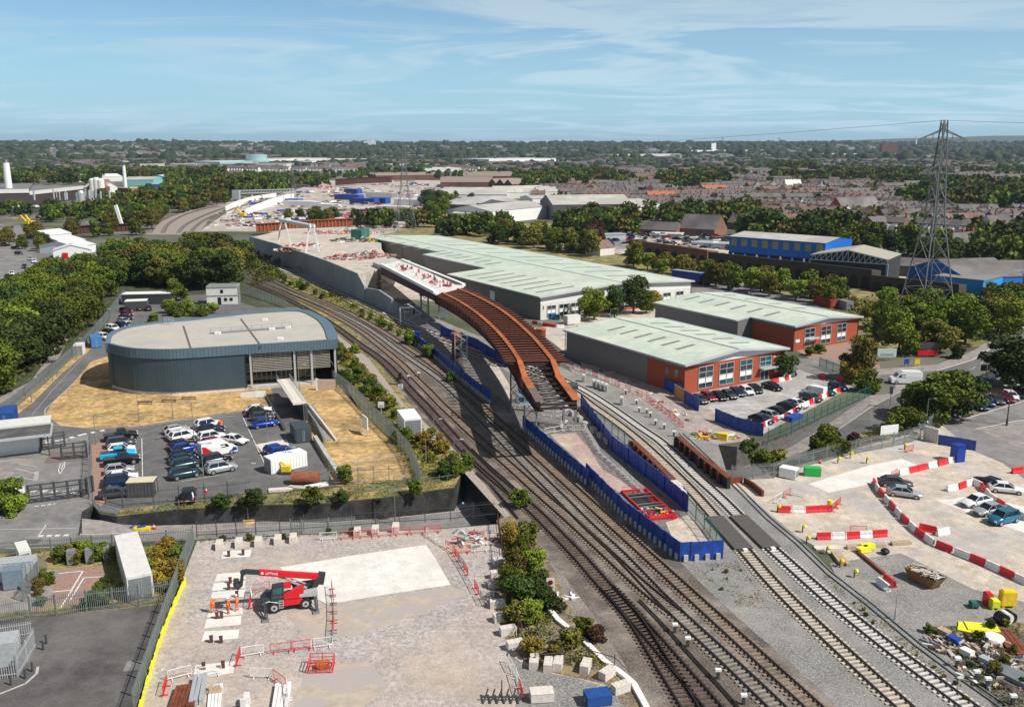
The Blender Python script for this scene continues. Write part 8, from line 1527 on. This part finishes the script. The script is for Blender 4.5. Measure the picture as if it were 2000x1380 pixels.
for i,(x,y)in enumerate(((55,441),(62,441),(245,418),(475,425))):t=thing('yellow_excavator',('left','right','arched','long armed')[i]+' yellow excavator on the far left site' if i<3 else 'yellow excavator behind the rusty girder','excavator',tuple(P(x,y)),rnd.uniform(0,3));MB().box(0,0,0,4,3,1.2).build('tracks',dgrey,t);MB().box(0,0,1.2,4,3,1.8).build('body',yellow,t);MB().bar((1,0,2.5),(5,0,6),.7).bar((5,0,6),(8,0,2),.6).build('arm',yellow,t)
t=thing('piling_rig','white leaning piling mast by the distant yard','rig',tuple(P(240,445)));MB().bar((0,0,0),(-3,0,13),1.6).build('mast',white,t);MB().box(0,0,0,5,3,2).build('body',offw,t)
scrapc=[PC[c]for c in('white','silver','black','grey','blue','white','red','black')]
def carmesh():
 mb=MB();mb.prism([(-2.1,-.85),(2.1,-.85),(2.1,.85),(-2.1,.85)],.25,.9,0);mb.prism([(-1.5,-.72),(.9,-.72),(.9,.72),(-1.5,.72)],.9,1.4,1);return mb
PCM=[]
for m in scrapc:o=carmesh().build('scrap_car',[m,glsd]);PCM.append(o)
cnt=0
pl=[(1110,452),(1200,440),(1330,455),(1480,470),(1500,505),(1400,512),(1235,490),(1120,466)];W=[tuple(P(*q))[:2]for q in pl];r_=random.Random(11)
ax,ay=P(1110,450),P(1500,470)
while cnt<210:
 x,y=r_.uniform(min(a for a,b in W),max(a for a,b in W)),r_.uniform(min(b for a,b in W),max(b for a,b in W))
 if not inpoly(x,y,W):continue
 x=round(x/5.2)*5.2+r_.uniform(-.4,.4);y=round(y/7)*7+r_.uniform(-.7,.7);o=PCM[r_.randrange(len(PCM))].copy();COL.objects.link(o);o.location=(x,y,r_.choice((0,0,1.35)));o.rotation_euler=(0,0,r_.uniform(-.3,.3)+1.5*(r_.random()<.5));tag(o,'small dark or pale vehicle in the crowded scrapyard before the terraces','car','scrapyard vehicles');cnt+=1
for o in PCM:bpy.data.objects.remove(o)
for a in((1182,470,1222,468,459,6,'grey container like store in the scrapyard',lgrey),(1270,462,1330,464,456,8,'flat roofed store in the scrapyard',offw),(1350,482,1420,486,474,10,'pale flat roofed shed in the scrapyard',lgrey),(1340,500,1420,508,490,12,'pale stone yard stacks behind the viaduct',sand)):bld_('yard_store',a[6],*a[:6],0,a[7],a[7],'store')
bld_('house','small cream house with a brown roof before the scrapyard',1172,500,1200,497,485,9,3,wrender,tiler,'house',chim=1);bld_('works_unit','long grey low-roofed garage block behind the scrapyard',1240,456,1320,460,447,12,4,wbrick,slate,'garage');bld_('works_unit','grey slate-roofed hall behind the scrapyard',1325,458,1395,462,445,18,7,wbrick,slate,'hall');bld_('church_hall','long grey-roofed brick hall right of the yellow tree',1650,425,1725,422,414,18,9,brick,slate,'hall');tree(1635,452,13,'yellow','mid','golden autumn tree among the dark ones behind the scrapyard')
for i,a in enumerate(((1268,398,1320,397,386,10,5,'red brick gabled house row with white bays',brick,tileo),(1320,400,1380,400,390,10,5,'grey gabled house row with white bays',wbrick,slate),(1340,378,1400,376,366,12,0,'long red brick flat-roofed block',brick,slate),(1380,382,1425,381,373,20,5,'bright orange-roofed hall in the terraces',brick,tileo),(1245,378,1280,378,369,10,0,'white flat-roofed block by the road',wrender,white),(1535,372,1565,372,362,12,6,'bright white gabled hall in the terraces',wrender,wrender),(1868,500,1925,494,480,10,5,'dark-roofed brick school row with gables behind the blue works',brickd,slate),(1940,468,2040,460,445,10,6,'white rendered house at the right edge',wrender,slate),(1540,448,1600,445,433,9,4,'brown-roofed flats with white porches',brickd,tiler),(1420,447,1480,452,434,10,5,'brown-roofed terrace with a white gable end',brickd,slate),(1850,435,1880,433,424,8,4,'white gable end house in the near terrace',wrender,slate))):
 bld_('terrace_block',a[7],*a[:6],a[6],a[8],a[9],'building',chim=3,wins=(6,2,1.4,1.6,None if i%2 else lampw))
def house_proto(i):
 r=random.Random(i);mb=MB();w_,d_,h_=6,8.5,5.4;ri=2.9;mb.box(0,0,0,w_,d_,h_,0,0);o=.3
 mb.face([(-w_/2,-d_/2-o,h_),(w_/2,-d_/2-o,h_),(w_/2,0,h_+ri),(-w_/2,0,h_+ri)],1);mb.face([(w_/2,d_/2+o,h_),(-w_/2,d_/2+o,h_),(-w_/2,0,h_+ri),(w_/2,0,h_+ri)],1)
 for x,s in((-w_/2,-1),(w_/2,1)):mb.face([(x,-d_/2,h_),(x,d_/2,h_),(x,0,h_+ri)][::s],0)
 mb.box(w_/2-.6,0,h_+ri-.6,.7,.9,1.5,0,2);mb.box(-1.2,-d_/2-2.2,0,3.0,4.4,4.0,0,4 if i%3==0 else 0);mb.face([(-2.9,-d_/2-4.6,3.7),(.5,-d_/2-4.6,3.7),(.5,-d_/2,5.0),(-2.9,-d_/2,5.0)],1)
 for x in(-1.5,1.6):mb.box(x,-d_/2-.02,3.1,1.1,.1,1.3,0,3)
 mb.box(1.6,-d_/2-.02,.9,1.3,.1,1.4,0,3);mb.box(-1.2,-d_/2-4.42,.8,1.3,.1,1.3,0,3);mb.box(1.2,d_/2+.02,3.0,1.1,.1,1.3,0,3)
 return mb.build('terraced_house',[wrender if i==2 else wbrick,[slate,tiler,slate,slate][i],brickd,lampw if i%2 else gls,wrender])
HP=[house_proto(i)for i in range(4)];nh=0;rows=[]
rr=random.Random(5)
for ri_,(y0,x0,x1,sl,per)in enumerate(((452,1700,2000,-.05,.9),(440,1560,1900,.06,.8),(432,1780,2040,.05,.8),(424,1440,1640,.03,.7),(414,1480,1760,.08,.9),(406,1400,1640,.04,.85),(400,1620,1800,.07,.9),(397,1430,1600,0,.8),(390,1480,1700,.05,.9),(385,1100,1260,0,.85),(383,1420,1560,-.03,.9),(378,1500,1640,.03,.9),(374,1060,1240,.01,.85),(368,1100,1320,0,.85),(365,1380,1700,.02,.8),(360,1050,1250,.01,.8),(357,1400,1760,.03,.85))):
 x=x0
 while x<x1 and nh<290:
  y=y0+(x-x0)*sl;seg=int(rr.uniform(5,12));a=P(x,y);d=P(x+30,y+30*sl)-a;an=math.atan2(d.y,d.x)+rr.uniform(-.06,.06);k=rr.choice((0,0,1,3,3,2));u=Vector((math.cos(an),math.sin(an)))
  for q in range(seg):
   if nh>=290:break
   px=PR((a.x+u.x*6.02*q,a.y+u.y*6.02*q,0))[0]
   if px>x1:break
   o=HP[k if rr.random()<.85 else rr.randrange(4)].copy();COL.objects.link(o);o.location=(a.x+u.x*6.02*q,a.y+u.y*6.02*q,0);o.rotation_euler=(0,0,an);nh+=1
   tag(o,('white rendered' if o.data.materials[0]is wrender else 'brown-roofed brick' if o.data.materials[1]is tiler else 'slate-roofed brick')+' terraced house in row %d counted back from the scrapyard'%(ri_+1),'house','terraced houses in the rows')
  x=PR((a.x+u.x*6.02*seg,a.y+u.y*6.02*seg,0))[0]+rr.uniform(4,18)/per
def merged(name,protos,places,label,cat):
 V,Fq,Fm,off=[],[],[],0;mats_=[];mi=[]
 data=[]
 for o in protos:
  me=o.data;v=np.array([p.co[:]for p in me.vertices]);data.append((v,[list(f.vertices)for f in me.polygons],[f.material_index for f in me.polygons]));mi.append(len(mats_));mats_+=list(me.materials)
 for k,x,y,z,an,s in places:
  v,fs,fm=data[k];c,n=math.cos(an),math.sin(an);R=np.array([[c,n,0],[-n,c,0],[0,0,1]]);V.append((v*s)@R+np.array([x,y,z]));Fq+=[[i+off for i in f]for f in fs];Fm+=[m+mi[k]for m in fm];off+=len(v)
 me=bpy.data.meshes.new(name);me.from_pydata(np.concatenate(V).tolist(),[],Fq)
 for m in mats_:me.materials.append(m)
 me.polygons.foreach_set('material_index',Fm);me.update();o=bpy.data.objects.new(name,me);COL.objects.link(o);return tag(o,label,cat,kind='stuff')
pl_=[]
for i in range(2300):
 px=rr.uniform(-60,2060);py=300+abs(rr.gauss(0,1))*24
 if py>352 or(420<px<1000 and py>335)or(px<430 and 340<py):continue
 a=P(px,py,0);an=rr.choice((0,.3,1.2,-.4));k=rr.choice((0,1,2,2,3));n=rr.randrange(3,9)
 for q in range(n):x,y=a.x+math.cos(an)*6*q,a.y+math.sin(an)*6*q;pl_.append((k,x,y,hz(x,y)-.3,an,1.0))
for i in range(330):
 px,py=rr.uniform(1040,2060),344+96*rr.random()**1.3
 if py>420 and px<1420:continue
 a=P(px,py,0);an=rr.choice((0,.12,-.1,.25,1.4));k=rr.choice((0,0,1,2,3))
 for q in range(rr.randrange(2,8)):pl_.append((k if rr.random()<.8 else 2,a.x+math.cos(an)*6*q,a.y+math.sin(an)*6*q+rr.uniform(-.3,.3),0,an,1.0))
for i in range(260):
 r=rr.uniform(3200,5600);an=rr.gauss(-.36,.07)if i<150 else rr.uniform(-.5,.55);x,y=r*math.sin(an),r*math.cos(an)
 for q in range(4):pl_.append((2,x+q*9,y+q*3,hz(x,y)-.3,.3,1.5))
merged('distant_houses',HP,pl_,'mass of distant house roofs spread across the suburbs','houses')
for o in HP:bpy.data.objects.remove(o)
def leafy(Q_):
 r=np.random.RandomState(8);base=[]
 for lm in('green','dark','olive'):
  for k in range(3):me=crown_mesh(70+len(base),190,lm,1.15,.105,9);v=np.empty(len(me.vertices)*3,np.float32);me.vertices.foreach_get('co',v);base.append(v.reshape(-1,3))
 for gi,(lm,share)in enumerate((('green',.4),('dark',.42),('olive',.18))):
  q=[p for i,p in enumerate(Q_)if(i*7919%100)/100>=(0,.4,.82)[gi]and(i*7919%100)/100<(.4,.82,1.01)[gi]]
  V=np.concatenate([base[gi*3+i%3]*np.array([s*1.5,s*1.5,s*1.45])+np.array([x,y,0])for i,(x,y,s)in enumerate(q)]).astype(np.float32);n=len(V)//4
  me=bpy.data.meshes.new('woods');me.vertices.add(len(V));me.vertices.foreach_set('co',V.ravel());me.loops.add(n*4);me.loops.foreach_set('vertex_index',np.arange(n*4,dtype=np.int32));me.polygons.add(n);me.polygons.foreach_set('loop_start',np.arange(n,dtype=np.int32)*4);me.update(calc_edges=True);me.materials.append(LM[lm]);o=bpy.data.objects.new('suburb_trees',me);COL.objects.link(o);tag(o,('mid green','dark green','olive')[gi]+' trees scattered between the suburban houses','trees',kind='stuff')
def farwood():
 r=np.random.RandomState(4);bm=bmesh.new();bmesh.ops.create_icosphere(bm,subdivisions=2,radius=1);v0=np.array([v.co[:]for v in bm.verts]);f0=np.array([[v.index for v in f.verts]for f in bm.faces]);bm.free();var=[]
 for k in range(10):n=r.uniform(.68,1.22,len(v0))[:,None];var.append(v0*n*np.array([1,1,.85])+np.array([0,0,.35]))
 P_=[]
 def add(px,py,s,z=None):a=P(px,py,0);P_.append((a.x,a.y,s))
 R=random.Random(9);N=mn.noise
 while len(P_)<15500:
  px=R.uniform(-80,2080)
  if R.random()<.62:py=289+abs(R.gauss(0,1))*16
  else:py=R.uniform(300,372)
  if py>400:continue
  if py>343 and(px<400 or 420<px<1000):continue
  a=P(px,py,0);dens=N((a.x/140,a.y/330,0))
  if py<330:dens+=.12
  if 430<px<900 and py>335:continue
  if px>1100 and py>350:dens-=.25
  if dens<-.06:continue
  P_.append((a.x+R.uniform(-8,8),a.y+R.uniform(-25,25),R.uniform(4.5,9.5)))
 for i in range(5200):
  rr_=R.uniform(2900,8200);an=R.uniform(-.62,.62);x,y=rr_*math.sin(an),rr_*math.cos(an)
  if N((x/400,y/700,5))>-.2:P_.append((x,y,R.uniform(9,20)))
 Q_=[]
 for(x0,y0,x1,y1,n,s0,s1)in((1760,403,2060,422,90,6,10),(1500,330,1600,336,70,7,11),(1290,350,1420,368,80,6,10),(1790,370,2060,392,80,6,9),(1070,352,1120,360,40,6,10),(1380,425,1480,445,40,5,8),(1560,455,1660,470,40,5,8),(0,345,200,362,110,5,9),(180,340,440,352,120,5,9),(430,352,640,366,120,5,8),(1110,432,1240,442,45,4,7),(1260,420,1400,440,40,4,7),(1450,460,1560,476,30,5,8),(255,392,400,408,60,6,9),(330,366,560,381,150,6,10),(90,410,250,434,90,3,6),(200,428,300,442,40,4,6),(190,396,300,408,50,4,7),(-20,408,60,425,20,3,5),(1100,345,2040,372,110,4,7),(1250,372,2040,455,100,3,6),(1900,455,2060,520,60,4,7),(690,430,860,446,40,3,6),(1080,446,1240,462,50,4,6),(860,446,1000,462,40,4,6),(880,372,1100,420,26,3,5),(600,345,1000,352,80,4,7)):
  for i in range(n):a=P(R.uniform(x0,x1),R.uniform(y0,y1),0);Q_.append((a.x,a.y,R.uniform(s0,s1)*1.25))
 near_=[p for p in P_ if p[1]<1500];P_=[p for p in P_ if p[1]>=1500];Q_+=[(x,y,s*1.2)for x,y,s in near_];leafy(Q_)
 n=len(P_);nv,nf=len(v0),len(f0);V=np.empty((n*nv,3),np.float32);Fa=np.empty((n*nf,3),np.int32)
 for i,(x,y,s)in enumerate(P_):V[i*nv:(i+1)*nv]=var[i%10]*s*np.array([R.uniform(.8,1.2),R.uniform(.8,1.2),R.uniform(.8,1.15)])+np.array([x,y,hz(x,y)+s*.1]);Fa[i*nf:(i+1)*nf]=f0+i*nv
 me=bpy.data.meshes.new('far_woods');me.vertices.add(len(V));me.vertices.foreach_set('co',V.ravel());me.loops.add(len(Fa)*3);me.loops.foreach_set('vertex_index',Fa.ravel());me.polygons.add(len(Fa));me.polygons.foreach_set('loop_start',np.arange(len(Fa),dtype=np.int32)*3);me.update(calc_edges=True)
 me.materials.append(mat('far_foliage',(.024,.040,.018),.9,var=.6,scale=.05,col2=(.045,.058,.022),big=(.02,.45,.6),spec=.15,bump=1.0,bscale=.35));o=bpy.data.objects.new('far_woods',me);COL.objects.link(o);tag(o,'distant trees and woods filling the suburbs up to the skyline','woods',kind='stuff')
farwood()
# ---------------- haze ----------------
HZ=True
if HZ:
 mb=MB();mb.box(0,7000,-30,30000,16000,190);o=mb.build('haze',[]);hm=bpy.data.materials.new('haze_air');hm.use_nodes=True;T=hm.node_tree;T.nodes.clear();v=T.nodes.new('ShaderNodeVolumePrincipled');ou=T.nodes.new('ShaderNodeOutputMaterial');v.inputs['Color'].default_value=(.62,.76,.95,1);v.inputs['Density'].default_value=.00005;v.inputs['Anisotropy'].default_value=.2
 T.links.new(v.outputs[0],ou.inputs['Volume']);o.data.materials.append(hm);o['kind']='stuff';o['label']='thin blue air haze over the whole scene';o['category']='haze'
